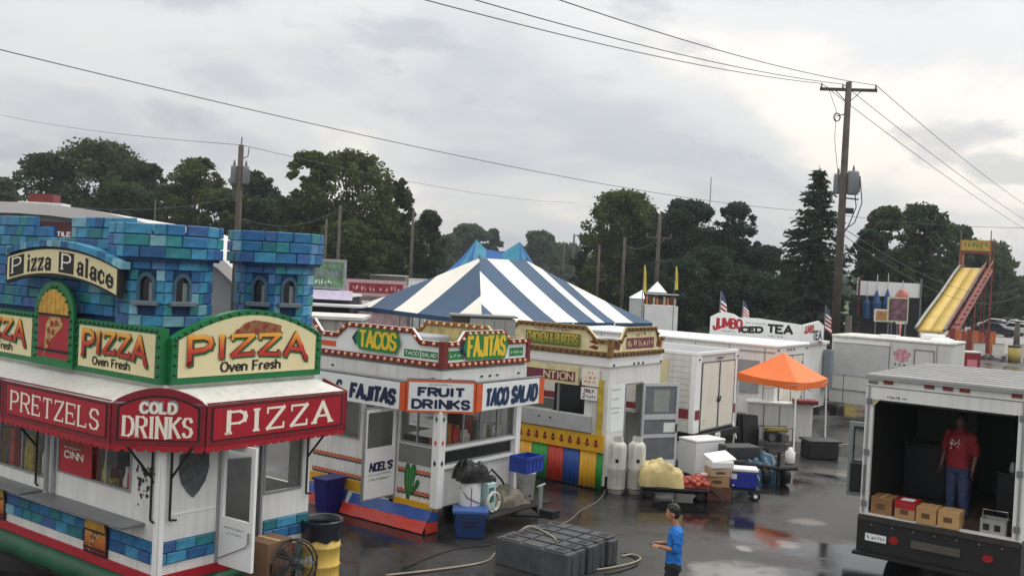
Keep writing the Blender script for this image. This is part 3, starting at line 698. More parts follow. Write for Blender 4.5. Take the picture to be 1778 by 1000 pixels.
# ---------------- the castle
cw = MB().box(.16, .22, 1.05, YL, 3.0, 4.80).box(.16, .22, 1.05, 2.46, 4.80, 5.0).box(.16, .22, 3.06, YL, 4.80, 5.0).obj('castle_wall', MORTAR, pz)
CWL = PL(pz, (.13, 0, 0), (0, -1, 0))
rows = [(3.79 + .149 * i, 3.79 + .149 * (i + 1)) for i in range(9)]
for i, (v0, v1) in enumerate(rows):
    spans = [(-4.95, -.98)] if i < 7 else [(-4.95, -3.05), (-2.47, -.98)]
    for (a, b_) in spans:
        u = a + (.12 if i % 2 else 0)
        if i % 2: brick(cw, CWL, a, u, v0, v1, 0)
        while u < b_ - .06:
            w = random.choice((.2, .24, .28, .32, .36)); e_ = u + w
            if b_ - e_ < .12: e_ = b_
            if not (i == 8 and random.random() < .12): brick(cw, CWL, u, e_, v0, v1, 0)
            u = e_
def tower(cx_, cy_, R1, R2, face0, wins, nb=2):
    a1, a2 = R1 * .924, R2 * .924
    def octa(R, z0, z1): 
        t0 = math.radians(face0 + 22.5)
        return MB().prism([(cx_ + R * math.cos(t0 + k * math.pi / 4), cy_ + R * math.sin(t0 + k * math.pi / 4), z0) for k in range(8)], (0, 0, z1 - z0))
    mb = octa(R1 - .035, 3.04, 4.6); 
    for q in (octa(R2 - .035, 4.58, 4.96),): mb.add(q.v, q.f)
    tw = mb.obj('tower', MORTAR, pz)
    for k in range(-1, 3):
        th = math.radians(face0 + 45 * k); nx, ny = math.cos(th), math.sin(th)
        for i, (v0, v1) in enumerate([(3.72 + .148 * j, 3.72 + .148 * (j + 1)) for j in range(6)] + [(4.612 + .15 * j, 4.612 + .15 * (j + 1)) for j in range(3)]):
            R = a1 if i < 6 else a2; hw = R * .414
            pl = PL(pz, (cx_ + nx * R, cy_ + ny * R, 0), (-ny, nx, 0))
            if i == 8: cuts = [(-hw, -hw * .1), (-hw * .02, hw)] if k % 2 else [(-hw, hw * .3), (hw * .38, hw)]
            else: f = .2 if (i + k) % 2 else -.25; cuts = [(-hw, hw * f), (hw * f, hw)]
            for (a, b) in cuts:
                if i < 6 and k in wins and v1 > 3.98 and v0 < 4.46:
                    if a < -.11: brick(tw, pl, a, min(b, -.115), v0, v1, -.02)
                    if b > .11: brick(tw, pl, max(a, .115), b, v0, v1, -.02)
                else: brick(tw, pl, a, b, v0, v1, -.02)
        if k in wins:
            pl = PL(pz, (cx_ + nx * a1, cy_ + ny * a1, 0), (-ny, nx, 0))
            pl.poly('arched_window', arch(-.105, .105, 4.06, 4.26, 4.40), -.03, -.026, mat('window_dark', (24, 26, 32), .2), tw)
            mb = MB()
            o_ = arch(-.125, .125, 4.06, 4.26, 4.43)[2:]; i_ = arch(-.085, .085, 4.06, 4.26, 4.375)[2:]
            for q in range(len(o_) - 1): pl.into(mb, [i_[q], o_[q], o_[q + 1], i_[q + 1]], -.03, .03)
            for sgn in (-1, 1): pl.rect(mb, sgn * .085, sgn * .125, 4.06, 4.26, -.03, .03)
            mb.obj('window_arch', mat('stone_blue', (60, 92, 112), .6, var=.3, scale=8), tw)
            pl.box('window_jamb', .02, .085, 4.06, 4.3, -.025, -.02, mat('window_light', (128, 138, 140), .4), tw)
            pl.box('window_sill', -.17, .17, 4.0, 4.06, -.03, .10, mat('sill_grey', (104, 116, 124), .6, var=.2), tw, .008)
    return tw
tower(.58, .92, .61, .73, 212.5, (0, 1))
tower(2.19, .60, .56, .68, 207.5, (0, 1))
# ---------------- Pizza Palace banner with its cap of blue blocks
BP = PL(pz, (-.12, 0, 0), (0, -1, 0))
bu0, bu1 = -3.71, -.82
def btop(u): t = (u - bu0) / (bu1 - bu0); return 4.54 + .19 * (1 - (2 * t - 1) ** 2) - .07 * t
def arc_band(o0, o1, e=0.0, n=18): return [(bu0 + e + (bu1 - bu0 - 2 * e) * i / n, btop(bu0 + e + (bu1 - bu0 - 2 * e) * i / n) + o0) for i in range(n + 1)] + [(bu1 - e - (bu1 - bu0 - 2 * e) * i / n, btop(bu1 - e - (bu1 - bu0 - 2 * e) * i / n) + o1) for i in range(n + 1)]
bn = BP.poly('banner_sign', arc_band(-.40, 0), -.02, .05, INK, pz)
BP.poly('sign_panel', arc_band(-.365, -.035, .045), .0505, .056, CREAM, bn)
cur = lambda u, v: (u, v - 4.5 + btop(u))
BB = PL(pz, BP.P(0, 0, .056), BP.x)
for (a, b) in ((-3.60, -3.20), (-2.27, -1.89)):
    BB.poly('letter_block', [cur(a, 4.16), cur(b, 4.16), cur(b, 4.44), cur(a, 4.44)], .002, .004, INK, bn)
    BB.text('P', a + .07, b - .06, 4.20, 4.42, BONE, .006, bn, tw=.04, th=.02, serif=.04, warp=cur)
BB.text('izza', -3.12, -2.46, 4.17, 4.43, INK, .003, bn, tw=.062, th=.03, serif=.034, gap=.42, warp=cur)
BB.text('alace', -1.82, -.93, 4.17, 4.43, INK, .003, bn, tw=.062, th=.03, serif=.034, gap=.42, warp=cur)
for i in range(16):
    a = bu0 + .08 + (bu1 - bu0 - .0) * i / 16; b = a + (bu1 - bu0) / 16 - .008
    BP.poly('cap_block', [(a, btop(a) + .004), (b, btop(b) + .004), (b, btop(b) + .09), (a, btop(a) + .09)], -.06, .09, random.choice(BLUES[:2] + BLUES[4:6]), bn)
# ================================================================ taco booth
T0 = gp(757, 874, .5); T0.z = 0
tb = thing('taco_booth', 'white taco and fajita stand with orange framed signs and a painted cactus', 'food stand', T0, ROT)
ORANGE = mat('sign_orange', (214, 92, 44), .45, var=.1)
NAVY = mat('navy_lettering', (20, 30, 70), .5, var=.05)
SIGNW = mat('sign_white', (232, 236, 234), .45, var=.05, scale=2)
MARQR = mat('marquee_redbrown', (120, 38, 34), .5, var=.2, scale=8)
BULBW = mat('warm_bulb', (232, 178, 136), .25, var=.05)
YEL = mat('letter_yellow', (232, 196, 50), .45, var=.1)
LGREEN = mat('letter_green', (30, 130, 62), .5, var=.15)
VY, VB, VR, VG = mat('vinyl_yellow', (226, 170, 40), .45, var=.2, scale=2, bump=.3), mat('vinyl_blue', (30, 74, 150), .45, var=.2, scale=2, bump=.3), mat('vinyl_red', (196, 58, 44), .45, var=.2, scale=2, bump=.3), mat('vinyl_green', (40, 150, 60), .45, var=.2, scale=2, bump=.3)
ROOFG = mat('roof_grey', (150, 152, 154), .6, var=.2, scale=1.5)
TL, TRt = PL(tb, (0, 0, 0), (0, -1, 0)), PL(tb, (0, 0, 0), (1, 0, 0))
TY, TX = 3.3, 2.45
TL.wall('side_wall', -TY, 0, .42, 2.55, [(-.92, -.12, 1.48, 2.08), (-1.82, -1.0, .42, 2.08), (-3.1, -1.95, 1.35, 2.08)], .05, WHITE)
TRt.wall('end_wall', .003, TX, .42, 2.55, [(.16, 2.2, 1.48, 2.12), (.10, 2.15, 1.16, 1.42)], .05, WHITE)
PL(tb, (TX, 0, 0), (0, 1, 0)).wall('back_wall', .053, TY, .42, 2.55, [(.3, 2.9, 1.3, 2.2)], .05, WHITE); boxo('far_wall', .05, TX - .05, TY - .05, TY, .42, 2.55, WHITE, tb)  # opening in the unseen back wall added to brighten the inside
boxo('floor', .05, TX - .05, .05, TY - .05, .38, .44, GREYM, tb); boxo('ceiling', .05, TX - .05, .05, TY - .05, 2.5, 2.54, WDIRTY, tb)
mb = MB(); mb.box(-.06, TX + .06, -.06, TY + .06, 2.56, 2.86)
mb.obj('fascia', WHITE, tb, bev=.05)
boxo('roof', -.02, TX, -.02, TY, 2.862, 2.9, ROOFG, tb)
for u in (.14, 1.05, 1.3, 1.52, 2.2): TRt.poly('clearance_light', [(u + .04 * math.cos(t * .785), 2.7 + .018 * math.sin(t * .785)) for t in range(8)], .061, .075, BLKPL, tb)
for u in (-.16, -2.7): TL.poly('clearance_light', [(u + .04 * math.cos(t * .785), 2.7 + .018 * math.sin(t * .785)) for t in range(8)], .061, .075, BLKPL, tb)
# windows
win(TRt, .16, 2.2, 1.48, 2.12, tb, 4); win(TRt, .10, 2.15, 1.16, 1.42, tb, 1, glass=SCREEN, name='screen')
win(TL, -.92, -.12, 1.48, 2.08, tb, 2); win(TL, -3.1, -1.95, 1.35, 2.08, tb, 2)
TL.box('grey_panel', -.93, -.1, 1.12, 1.45, .002, .012, mat('panel_grey', (120, 122, 120), .5), tb)
TRt.box('window_sill', .1, 2.22, 1.43, 1.475, .002, .07, WHITE2, tb); TRt.box('window_sill', .06, 2.2, 1.1, 1.15, .002, .06, WHITE2, tb)
# pictures and boxes standing in the window
for i, (x, w, h, c) in enumerate([(.3, .18, .36, (180, 120, 60)), (.52, .16, .28, (196, 60, 50)), (.75, .2, .2, (200, 190, 170)), (1.2, .12, .35, (90, 100, 90)), (1.7, .25, .2, (200, 200, 196))]):
    boxo('menu_box', x, x + w, .12, .2, 1.5, 1.5 + h, mat('menu_%d' % i, c, .5, var=.5, scale=16), tb)
rr_ = random.Random(8)
for i in range(12): boxo('stock_box', .2 + .165 * i, .32 + .165 * i, .22, .4, 1.36, 1.5 + rr_.uniform(.0, .4), mat('stock_%d' % (i % 6), (200, 200, 200), .5), tb)
boxo('grill', 1.5, 2.3, 1.0, 2.2, .44, 1.3, mat('dark_steel', (70, 72, 76), .35, metal=.6), tb)
boxo('counter', .1, .5, .15, .9, 1.35, 1.4, ALU, tb)
# corner post with diamonds
pst = MB().box(-.09, .09, -.09, .09, .42, 2.14).obj('corner_post', WHITE2, tb, bev=.02)
PC = PL(tb, (-.092, -.092, 0), (.7, -.714, 0))
for v, m in ((2.0, LGREEN), (1.58, ORANGE), (1.22, NAVY)):
    for pl in (PL(tb, (-.091, 0, 0), (0, -1, 0)), PL(tb, (0, -.091, 0), (1, 0, 0))): pl.poly('diamond', [(0, v - .06), (.035, v), (0, v + .06), (-.035, v)], .0, .003, m, pst)
TRt.box('corner_post', 2.19, 2.30, .42, 2.3, .002, .08, WHITE2, tb)
# zigzag panels and the cactus
ZO, ZK = mat('zigzag_orange', (206, 110, 70), .5), mat('zigzag_dark', (40, 34, 36), .5)
def zig(pl, u0, u1, v, par=None):
    for m, dv, w, d in ((ZO, 0, .055, .004), (ZK, -.05, .028, .008)):
        mb = MB(); n = max(2, int((u1 - u0) / .05))
        for i in range(n):
            a, b = u0 + (u1 - u0) * i / n, u0 + (u1 - u0) * (i + 1) / n; va, vb = (v + dv + .012 * (-1) ** i, v + dv + .012 * (-1) ** (i + 1))
            pl.into(mb, [(a, va - w / 2), (b, vb - w / 2), (b, vb + w / 2), (a, va + w / 2)], .001, d)
        mb.obj('zigzag', m, par or pl.p)
for v in (1.0, .62): zig(TL, -.94, -.12, v)
for v in (.98, .66): zig(TL, -3.2, -1.86, v)
cact = mat('cactus_green', (24, 112, 48), .5, var=.3, scale=10)
cpts = [(-.70, .47), (-.63, .47), (-.63, .56), (-.54, .60), (-.45, .70), (-.40, .80), (-.43, .86), (-.48, .84), (-.52, .74), (-.57, .70), (-.50, .95), (-.49, 1.08), (-.54, 1.12), (-.60, 1.09), (-.63, 1.00), (-.66, 1.10), (-.71, 1.12), (-.75, 1.06), (-.77, .90), (-.76, .72), (-.72, .6)]
cc = TL.poly('painted_cactus', cpts, .010, .016, cact, tb)
for k in range(3): MB().tube([TL.P(-.68 + .05 * k, .62, .018), TL.P(-.69 + .055 * k, .82, .018), TL.P(-.68 + .06 * k, 1.02, .018)], .006, 5).obj('cactus_rib', mat('cactus_light', (120, 176, 110), .5), cc)
TL.box('yellow_band', -.98, -.03, .36, .47, .002, .05, VY, tb); TL.box('yellow_band', -3.3, -1.85, .38, .58, .002, .03, VY, tb)
# vinyl skirt draped over the tongue and step
def slab(pl, u0, u1, v0, d0, v1, d1, m, name):
    n = 14; vs = []
    for i in range(n + 1):
        u = u0 + (u1 - u0) * i / n; w = (.007 if name != 'skirt_panel' else .014) * math.sin(i * 1.7 + u0)
        vs += [pl.P(u, v0 + w, d0), pl.P(u, (v0 + v1) / 2 + w * .5, (d0 + d1) / 2 + w), pl.P(u, v1 - w * .4, d1 + w)]
    fs = []
    for i in range(n):
        for k in range(2): a = i * 3 + k; fs.append((a, a + 1, a + 4, a + 3))
    o = MB().add(vs, fs).obj(name, m, pl.p, name == 'skirt_panel'); md = o.modifiers.new('t', 'SOLIDIFY'); md.thickness = .004
    return o
slab(TL, -2.0, -.02, .37, .06, .20, .20, VB, 'skirt_blue'); slab(TL, -2.1, -.02, .20, .20, .02, .32, VR, 'skirt_red')
slab(TRt, -.30, .03, .20, .03, .02, .05, VR, 'skirt_red'); slab(TRt, -.18, .03, .36, .02, .20, .03, VB, 'skirt_blue'); slab(TRt, -.05, .05, .48, .02, .36, .025, VY, 'skirt_yellow')
slab(TL, -3.3, -2.15, .38, .03, .2, .1, VB, 'skirt_blue'); slab(TL, -3.3, -2.15, .2, .1, .02, .16, VR, 'skirt_red')
# open door with the owner's name
TD = PL(tb, (-.82, 1.0, 0), (1, .0, 0))
dr = TD.wall('door', 0, .80, .50, 2.12, [(.06, .74, 1.40, 2.04)], .045, WHITE2, tb)
TD.box('door_glass', .06, .74, 1.40, 2.04, -.028, -.02, GLASS, dr)
TD.text("NOEL'S", .12, .72, .98, 1.15, NAVY, .006, dr, tw=.045, th=.036, slant=.15)
TD.scribble(.12, .70, .91, .95, INK, .006, dr, 5); TD.scribble(.12, .68, .82, .87, INK, .006, dr, 6)
TD.frame('door_edge', -.012, .812, .49, 2.13, .02, -.05, .008, ALU, dr)
# sign boxes
AWO2 = .5
def sign_box(pl, u0, u1, v0, v1, caps=True, capw=.13):
    s = pl.box('sign_box', u0, u1, v0, v1, -.12, 0, SIGNW, tb, .01)
    if caps:
        pl.box('orange_cap', u0 - .002, u0 + capw, v0 - .004, v1 + .004, -.1, .004, ORANGE, s); pl.box('orange_cap', u1 - capw, u1 + .002, v0 - .004, v1 + .004, -.1, .004, ORANGE, s)
    else: pl.frame('orange_frame', u0 - .01, u1 + .01, v0 - .01, v1 + .01, .035, -.1, .006, ORANGE, s)
    pl.box('dark_cap_rail', u0, u1, v1 + .005, v1 + .025, -.12, .0, GREYM, s)
    return s
SL, SR = PL(tb, (-AWO2, 0, 0), (0, -1, 0)), PL(tb, (0, -AWO2, 0), (1, 0, 0))
SCn = PL(tb, (-AWO2, .38, 0), (.86, -.88, 0)); SW = math.hypot(.86, .88)
s = sign_box(SL, -3.0, -.40, 2.14, 2.62); SL.text('S', -2.15, -1.98, 2.22, 2.52, NAVY, .006, s, tw=.06, th=.05, slant=.12); SL.text('FAJITAS', -1.78, -.62, 2.20, 2.50, NAVY, .006, s, tw=.085, th=.07, slant=.12)
s = sign_box(SCn, .02, SW - .02, 2.13, 2.68, False)
SCn.scribble(.4, .8, 2.595, 2.635, mat('small_brown', (110, 80, 60), .5), .006, s, 7)
SCn.text('FRUIT', .2, 1.04, 2.40, 2.57, NAVY, .006, s, tw=.055, th=.042, gap=.34); SCn.text('DRINKS', .1, 1.14, 2.18, 2.36, NAVY, .006, s, tw=.05, th=.042, gap=.34)
s = sign_box(SR, .38, 2.46, 2.15, 2.64, True, .16); SR.text('TACO SALAD', .60, 2.24, 2.21, 2.55, mat('teal_navy', (16, 44, 84), .5), .006, s, tw=.085, th=.07, slant=.1, gap=.3)
for u in (.45, 2.4): MB().tube([SR.P(u, 2.6, -.12), TRt.P(u, 2.56, 0)], .02, 6).obj('sign_bracket', ALU, tb)
# roof marquee
def marquee(pl, prof, v0, panel, frame, bulbm, thing_, step=.165):
    pts = [(prof[0][0], v0), (prof[-1][0], v0)] + list(reversed(prof))
    s = pl.poly('marquee_board', pts, -.05, 0, panel, thing_)
    mb = MB()
    path = [(prof[0][0], v0 + .045)] + [(prof[-1][0], v0 + .045)]
    for (a, b) in zip(prof[:-1], prof[1:]): pl.into(mb, [a, b, (b[0], b[1] - .09), (a[0], a[1] - .09)], .002, .035)
    pl.rect(mb, prof[0][0], prof[-1][0], v0 - .01, v0 + .085, .002, .04)
    mb.obj('bulb_rail', frame, s)
    for (a, b) in zip(prof[:-1], prof[1:]): bulbs(pl, [(a[0], a[1] - .045), (b[0], b[1] - .045)], .05, s, bulbm, BIGB, step)
    bulbs(pl, [(prof[0][0], v0 + .04), (prof[-1][0], v0 + .04)], .05, s, bulbm, BIGB, step)
    return s
BIGB = MB().ell((0, 0, 0), .034, 8, 5).mesh('bulb', BULBW, True)
ML, MR = PL(tb, (-.07, 0, 0), (0, -1, 0)), PL(tb, (0, -.07, 0), (1, 0, 0))
s = marquee(ML, [(-3.25, 3.56), (-3.02, 3.33), (-2.60, 3.33), (-2.32, 3.55), (-.68, 3.55), (-.48, 3.36), (-.0, 3.36)], 2.91, SIGNW, MARQR, BULBW, tb)
def banner_word(pl, word, u0, u1, v0, v1, par):
    h = v1 - v0
    pl.poly('word_backing', [(u0 - .1, v0 + h * .5), (u0 + .02, v0 - .03), (u1 - .02, v0 - .05), (u1 + .08, v0 + h * .5), (u1 - .02, v1 + .03), (u0 + .02, v1 + .05)], .042, .048, LGREEN, par)
    pl.poly('word_backing_end', [(u0 - .18, v0 + h * .5), (u0 - .06, v0 + .02), (u0 - .04, v1), ], .042, .047, NAVY, par)
    pl.text(word, u0, u1, v0, v1, YEL, .052, par, tw=h * .2, th=h * .16)
banner_word(ML, 'TACOS', -1.98, -1.0, 3.10, 3.44, s)
ML.box('green_panel', -.86, -.48, 3.04, 3.17, .002, .008, LGREEN, s); ML.box('green_panel', -.45, -.06, 3.04, 3.17, .002, .008, LGREEN, s)
ML.text('TACO', -.84, -.5, 3.07, 3.14, SIGNW, .010, s, tw=.014); ML.text('SALAD', -.43, -.08, 3.07, 3.14, SIGNW, .010, s, tw=.014)
ML.box('orange_panel', -3.15, -2.62, 3.06, 3.16, .002, .008, ORANGE, s)
s = marquee(MR, [(.0, 3.36), (.34, 3.36), (.5, 3.54), (1.66, 3.54), (1.82, 3.36), (2.4, 3.36)], 2.91, SIGNW, MARQR, BULBW, tb)
banner_word(MR, 'FAJITAS', .52, 1.68, 3.06, 3.46, s)
for a, w in ((.06, 8), (1.86, 9)): MR.box('green_panel', a, a + .44, 3.04, 3.2, .002, .008, LGREEN, s); MR.scribble(a + .03, a + .41, 3.08, 3.16, SIGNW, .010, s, w)
boxo('marquee_corner', -.12, .0, -.12, .0, 2.9, 3.37, MARQR, tb)
boxo('marquee_corner', 2.4, 2.5, -.11, -.01, 2.9, 3.37, MARQR, tb)
MBk = PL(tb, (TX - .05, 0, 0), (0, -1, 0))
s = marquee(MBk, [(-3.2, 3.36), (-2.7, 3.36), (-2.5, 3.54), (-.9, 3.54), (-.7, 3.36), (0, 3.36)], 2.91, mat('marquee_back', (196, 180, 120), .6, var=.4, scale=6), mat('marquee_brown', (130, 90, 50), .6), BULBW, tb, .2)
# roof clutter
boxo('roof_air_conditioner', 1.3, 2.1, 1.6, 2.5, 2.9, 3.3, ROOFG, tb, .04)
boxo('roof_vent', .7, 1.0, .7, 1.1, 2.9, 3.15, WDIRTY, tb, .03)
for y in (1.3, 2.6): MB().tube([(0, y, 3.5), (.5, y, 2.92)], .014, 5).obj('marquee_brace', ALU, tb)
MB().tube([(.4, .2, 3.2), (.4, 3.1, 3.25)], .012, 5).obj('marquee_brace', ALU, tb)
# trailer tongue with a plank deck at the right end
mb = MB(); mb.tube([(TX - .1, -.05, .28), (1.5, -1.35, .28)], .045, 6); mb.tube([(.6, -.05, .28), (1.5, -1.35, .28)], .045, 6); mb.box(1.4, 1.62, -1.55, -1.25, .26, .4)
tg = mb.obj('trailer_tongue', BLACK, tb)
for i in range(5): boxo('deck_plank', .28, 2.3, -.2 - .15 * i - .14, -.2 - .15 * i, .33, .36, mat('deck_black', (30, 29, 28), .6, var=.3, rnd=.2), tg)
MB().tube([(1.5, -1.2, .02), (1.5, -1.2, .8)], .04, 8).obj('jack', ALU, tb)
MB().tube([(1.38, -1.2, .8), (1.62, -1.2, .82)], .02, 6).obj('jack_handle', ALU, tb)
for x in (.5, TX - .4):
    for y in (1.2,): MB().lathe([(.18, -.11), (.32, -.1), (.33, 0), (.32, .1), (.18, .11)], (x, y, .33), 18, 'X').obj('wheel', BLACK, tb, True)

# ================================================================ chicken booth
C0 = gp(1047, 848, .05); C0.z = 0
cb = thing('chicken_booth', 'white chicken stand with yellow bulb marquee and striped vinyl skirt beside the propane tanks', 'food stand', C0, ROT)
CL, CR = PL(cb, (0, 0, 0), (0, -1, 0)), PL(cb, (0, 0, 0), (1, 0, 0))
CX, CY = 2.35, 4.6
YB = mat('marquee_yellow', (226, 214, 166), .5, var=.2, scale=6)
CL.wall('side_wall', -CY, 0, .1, 2.66, [(-4.2, -.58, 1.58, 2.5)], .05, WHITE)
CR.wall('end_wall', .003, CX, .3, 2.66, [(.79, 1.52, .36, 2.24)], .05, WHITE)
PL(cb, (CX, 0, 0), (0, 1, 0)).wall('back_wall', .053, CY, .3, 2.66, [(.6, 3.9, 1.5, 2.4)], .05, WHITE); boxo('far_wall', .05, CX - .05, CY - .05, CY, .3, 2.66, WHITE, cb)  # back opening, out of view, added for daylight inside
boxo('floor', .05, CX - .05, .05, CY - .05, .3, .36, GREYM, cb); boxo('ceiling', .05, CX - .05, .05, CY - .05, 2.55, 2.6, WDIRTY, cb)
MB().box(-.05, CX + .03, -.04, CY, 2.665, 2.89).obj('fascia', WHITE2, cb, bev=.03); boxo('roof', -.02, CX, -.02, CY, 2.892, 2.92, ROOFG, cb)
boxo('refrigerator', 1.5, 2.2, 1.6, 2.4, .36, 2.1, mat('dark_steel', (70, 72, 76), .35, metal=.6), cb, .02); boxo('fryer', .6, 1.3, 2.2, 3.2, .36, 1.4, ALU, cb, .02)
boxo('shelf', 1.6, 2.2, .2, 1.4, 1.5, 1.54, ALU, cb)
for y in (1.25, 2.2, 3.2): boxo('window_post', -.03, .02, y, y + .04, 1.6, 2.5, ALU, cb)
CL.box('counter_panel', -CY, -.35, 1.22, 1.57, .002, .10, mat('counter_grey', (176, 178, 178), .4, var=.12), cb, .01)
for u in (-1.7, -1.4): CL.poly('latch', [(u + .02 * math.cos(t), 1.43 + .02 * math.sin(t)) for t in (0, 1.05, 2.1, 3.14, 4.2, 5.2)], .1, .12, BLACK, cb)
# post with pepper pattern
PEP = mat('pepper_yellow', (206, 178, 60), .5, var=.35, scale=9)
CL.box('pepper_post', -.22, -.10, 1.2, 2.4, .002, .05, PEP, cb); CL.box('side_post', -.36, -.24, 1.2, 2.3, .002, .03, WDIRTY, cb)
yb = CL.box('pepper_band', -CY, -.02, .82, 1.2, .002, .06, VY, cb)
pepper_me = MB().ell((0, 0, 0), (.02, .055, .05), 8, 6).mesh('pepper', VR, True)
PEPR = mat('pepper_red', (150, 40, 30), .5)
for i in range(18):
    u = -.2 - i * .225
    piece('pepper', pepper_me, PEPR, yb, CL.P(u, .98, .065), (.4, 0, 0))
    CL.poly('pepper_stem', [(u - .03, 1.03), (u + .035, 1.03), (u + .01, 1.10), (u - .01, 1.08)], .061, .075, mat('pepper_dark', (40, 44, 30), .5), yb)
cols = [VG, VY, VB, VR, VG, VY, VB, VR, VG, VY, VB]
u = -.02
for i, m in enumerate(cols):
    w = .16 if i == 0 else .43
    slab(CL, u - w, u - .004, .82, .03, .04, .06, m, 'skirt_panel'); u -= w
# marquee
KL, KR = PL(cb, (-.06, 0, 0), (0, -1, 0)), PL(cb, (0, -.05, 0), (1, 0, 0))
BRB = mat('dim_bulb', (92, 62, 34), .3)
s = marquee(KL, [(-2.6, 3.36), (-2.42, 3.54), (-.58, 3.54), (-.3, 3.28), (0, 3.28)], 2.92, YB, mat('rail_yellow', (138, 102, 52), .5, var=.5, scale=9), BRB, cb, .16)
KL.box('word_backing', -2.18, -.72, 3.06, 3.34, .036, .042, mat('olive_panel', (96, 108, 40), .5, var=.3, scale=12), s)
KL.text('CHICKEN & BURGERS', -2.15, -.75, 3.09, 3.32, mat('olive_gold', (206, 176, 60), .5, ramp=[(0, (120, 140, 40)), (1, (222, 184, 84))]), .045, s, tw=.032, th=.03)
KL.scribble(-1.95, -1.0, 3.37, 3.45, MARQR, .045, s, 10)
for k, a in enumerate((3.08, 3.2)): KL.poly('pepper_decal', [(-.5, a), (-.3, a - .05), (-.25, a + .02), (-.38, a + .06)], .002, .006, MARQR, s)
s = marquee(KR, [(.0, 3.28), (.38, 3.28), (.56, 3.54), (1.92, 3.54), (2.04, 3.3), (2.33, 3.3)], 2.92, YB, mat('rail_yellow', (170, 132, 62), .5), BRB, cb, .16)
KR.box('word_backing', .6, 1.85, 3.06, 3.3, .004, .008, mat('plum_panel', (126, 54, 74), .5, var=.3, scale=12), s)
KR.scribble(.64, 1.82, 3.1, 3.26, YB, .010, s, 11); KR.scribble(1.0, 1.5, 3.32, 3.45, MARQR, .006, s, 12)
for a in (.2, 2.1): KR.poly('pepper_decal', [(a - .12, 3.08), (a + .1, 3.04), (a + .14, 3.14), (a + .02, 3.24), (a - .1, 3.2)], .002, .006, MARQR, s)
boxo('marquee_corner', -.11, .0, -.1, .0, 2.9, 3.29, mat('rail_yellow', (170, 132, 62), .5), cb)
# hanging signs under the fascia
s = CL.box('hanging_sign', -2.4, -.72, 2.22, 2.62, .02, .09, YB, cb); CL.box('sign_panel', -2.3, -.8, 2.28, 2.5, .091, .095, mat('plum_panel', (126, 54, 74), .5), s); CL.text('NTION', -1.65, -.84, 2.30, 2.48, YB, .098, s, tw=.036)
s = CL.box('hanging_sign', -.62, -.2, 2.24, 2.60, .02, .09, BONE, cb)
for v, w in ((2.49, .1), (2.39, 0), (2.29, .02)): CL.scribble(-.58 + w, -.24 - w, v, v + .08, mat('brick_orange', (196, 66, 36), .5), .094, s, int(v * 100))
s = CL.box('price_sign', -.64, -.22, 1.93, 2.2, .06, .075, SIGNW, cb)
CL.text('ONLY', -.56, -.3, 2.09, 2.17, MARQR, .079, s, tw=.02); CL.text('2', -.6, -.53, 1.96, 2.07, MARQR, .079, s, tw=.02); CL.scribble(-.5, -.26, 1.97, 2.06, MARQR, .079, s, 14)
for u in (.12, 1.0, 1.2, 1.4, 2.26): CR.poly('clearance_light', [(u + .03 * math.cos(t * .785), 2.72 + .03 * math.sin(t * .785)) for t in range(8)], .045, .06, BLKPL, cb)
s = CR.box('notice_board', .14, .72, 1.25, 2.28, .003, .008, SIGNW, cb)
for v, w in ((2.15, .5), (1.95, .48), (1.75, .6), (1.65, .5)): CR.scribble(.18, w, v, v + .05, mat('faded_print', (110, 96, 120), .6), .011, s, int(v * 50))
CR.frame('door_frame', .75, 1.56, .32, 2.28, .04, -.05, .012, ALU, cb)
# open screen door swung out on the far jamb
sth = math.radians(-28)
CD = PL(cb, (1.56, -.02, 0), (math.cos(sth), math.sin(sth), 0))
sd_ = CD.wall('screen_door', 0, .98, .30, 2.24, [(.05, .92, 1.52, 2.17), (.05, .92, 1.06, 1.40), (.05, .92, .46, .98)], .04, mat('door_alloy', (196, 198, 200), .4, var=.1), cb)
for (a, b) in ((1.52, 2.17), (1.06, 1.40), (.46, .98)): CD.box('screen_mesh', .05, .92, a, b, -.024, -.018, mat('screen_grey', (112, 116, 120), .6, var=.2), sd_)
CD.box('inner_light', .3, .72, 1.58, 2.08, -.017, -.014, mat('screen_pale', (150, 152, 148), .6), sd_); CD.box('kick_plate', .05, .92, .33, .45, .001, .006, WHITE2, sd_)
CD.box('latch_plate', .6, .92, 1.1, 1.32, -.016, -.006, SIGNW, sd_); MB().tube([CD.P(.93, 1.1, .02), CD.P(.93, 1.3, .03)], .02, 6).obj('handle', BLACK, sd_)
mb = MB(); mb.tube([(CX - .4, -.05, .4), (CX - .9, -1.0, .4)], .04, 6); mb.obj('trailer_tongue', BLACK, cb)
for y in (1.6, 2.5): MB().lathe([(.18, -.11), (.32, -.1), (.33, 0), (.32, .1), (.18, .11)], (CX - .3, y, .33), 18, 'X').obj('wheel', BLACK, cb, True)
boxo('roof_air_conditioner', 1.1, 1.9, 2.2, 3.3, 2.92, 3.35, ROOFG, cb, .04)
boxo('roof_vent', .8, 1.5, .5, 1.0, 2.92, 3.2, mat('vent_dark', (80, 80, 86), .5), cb, .03)
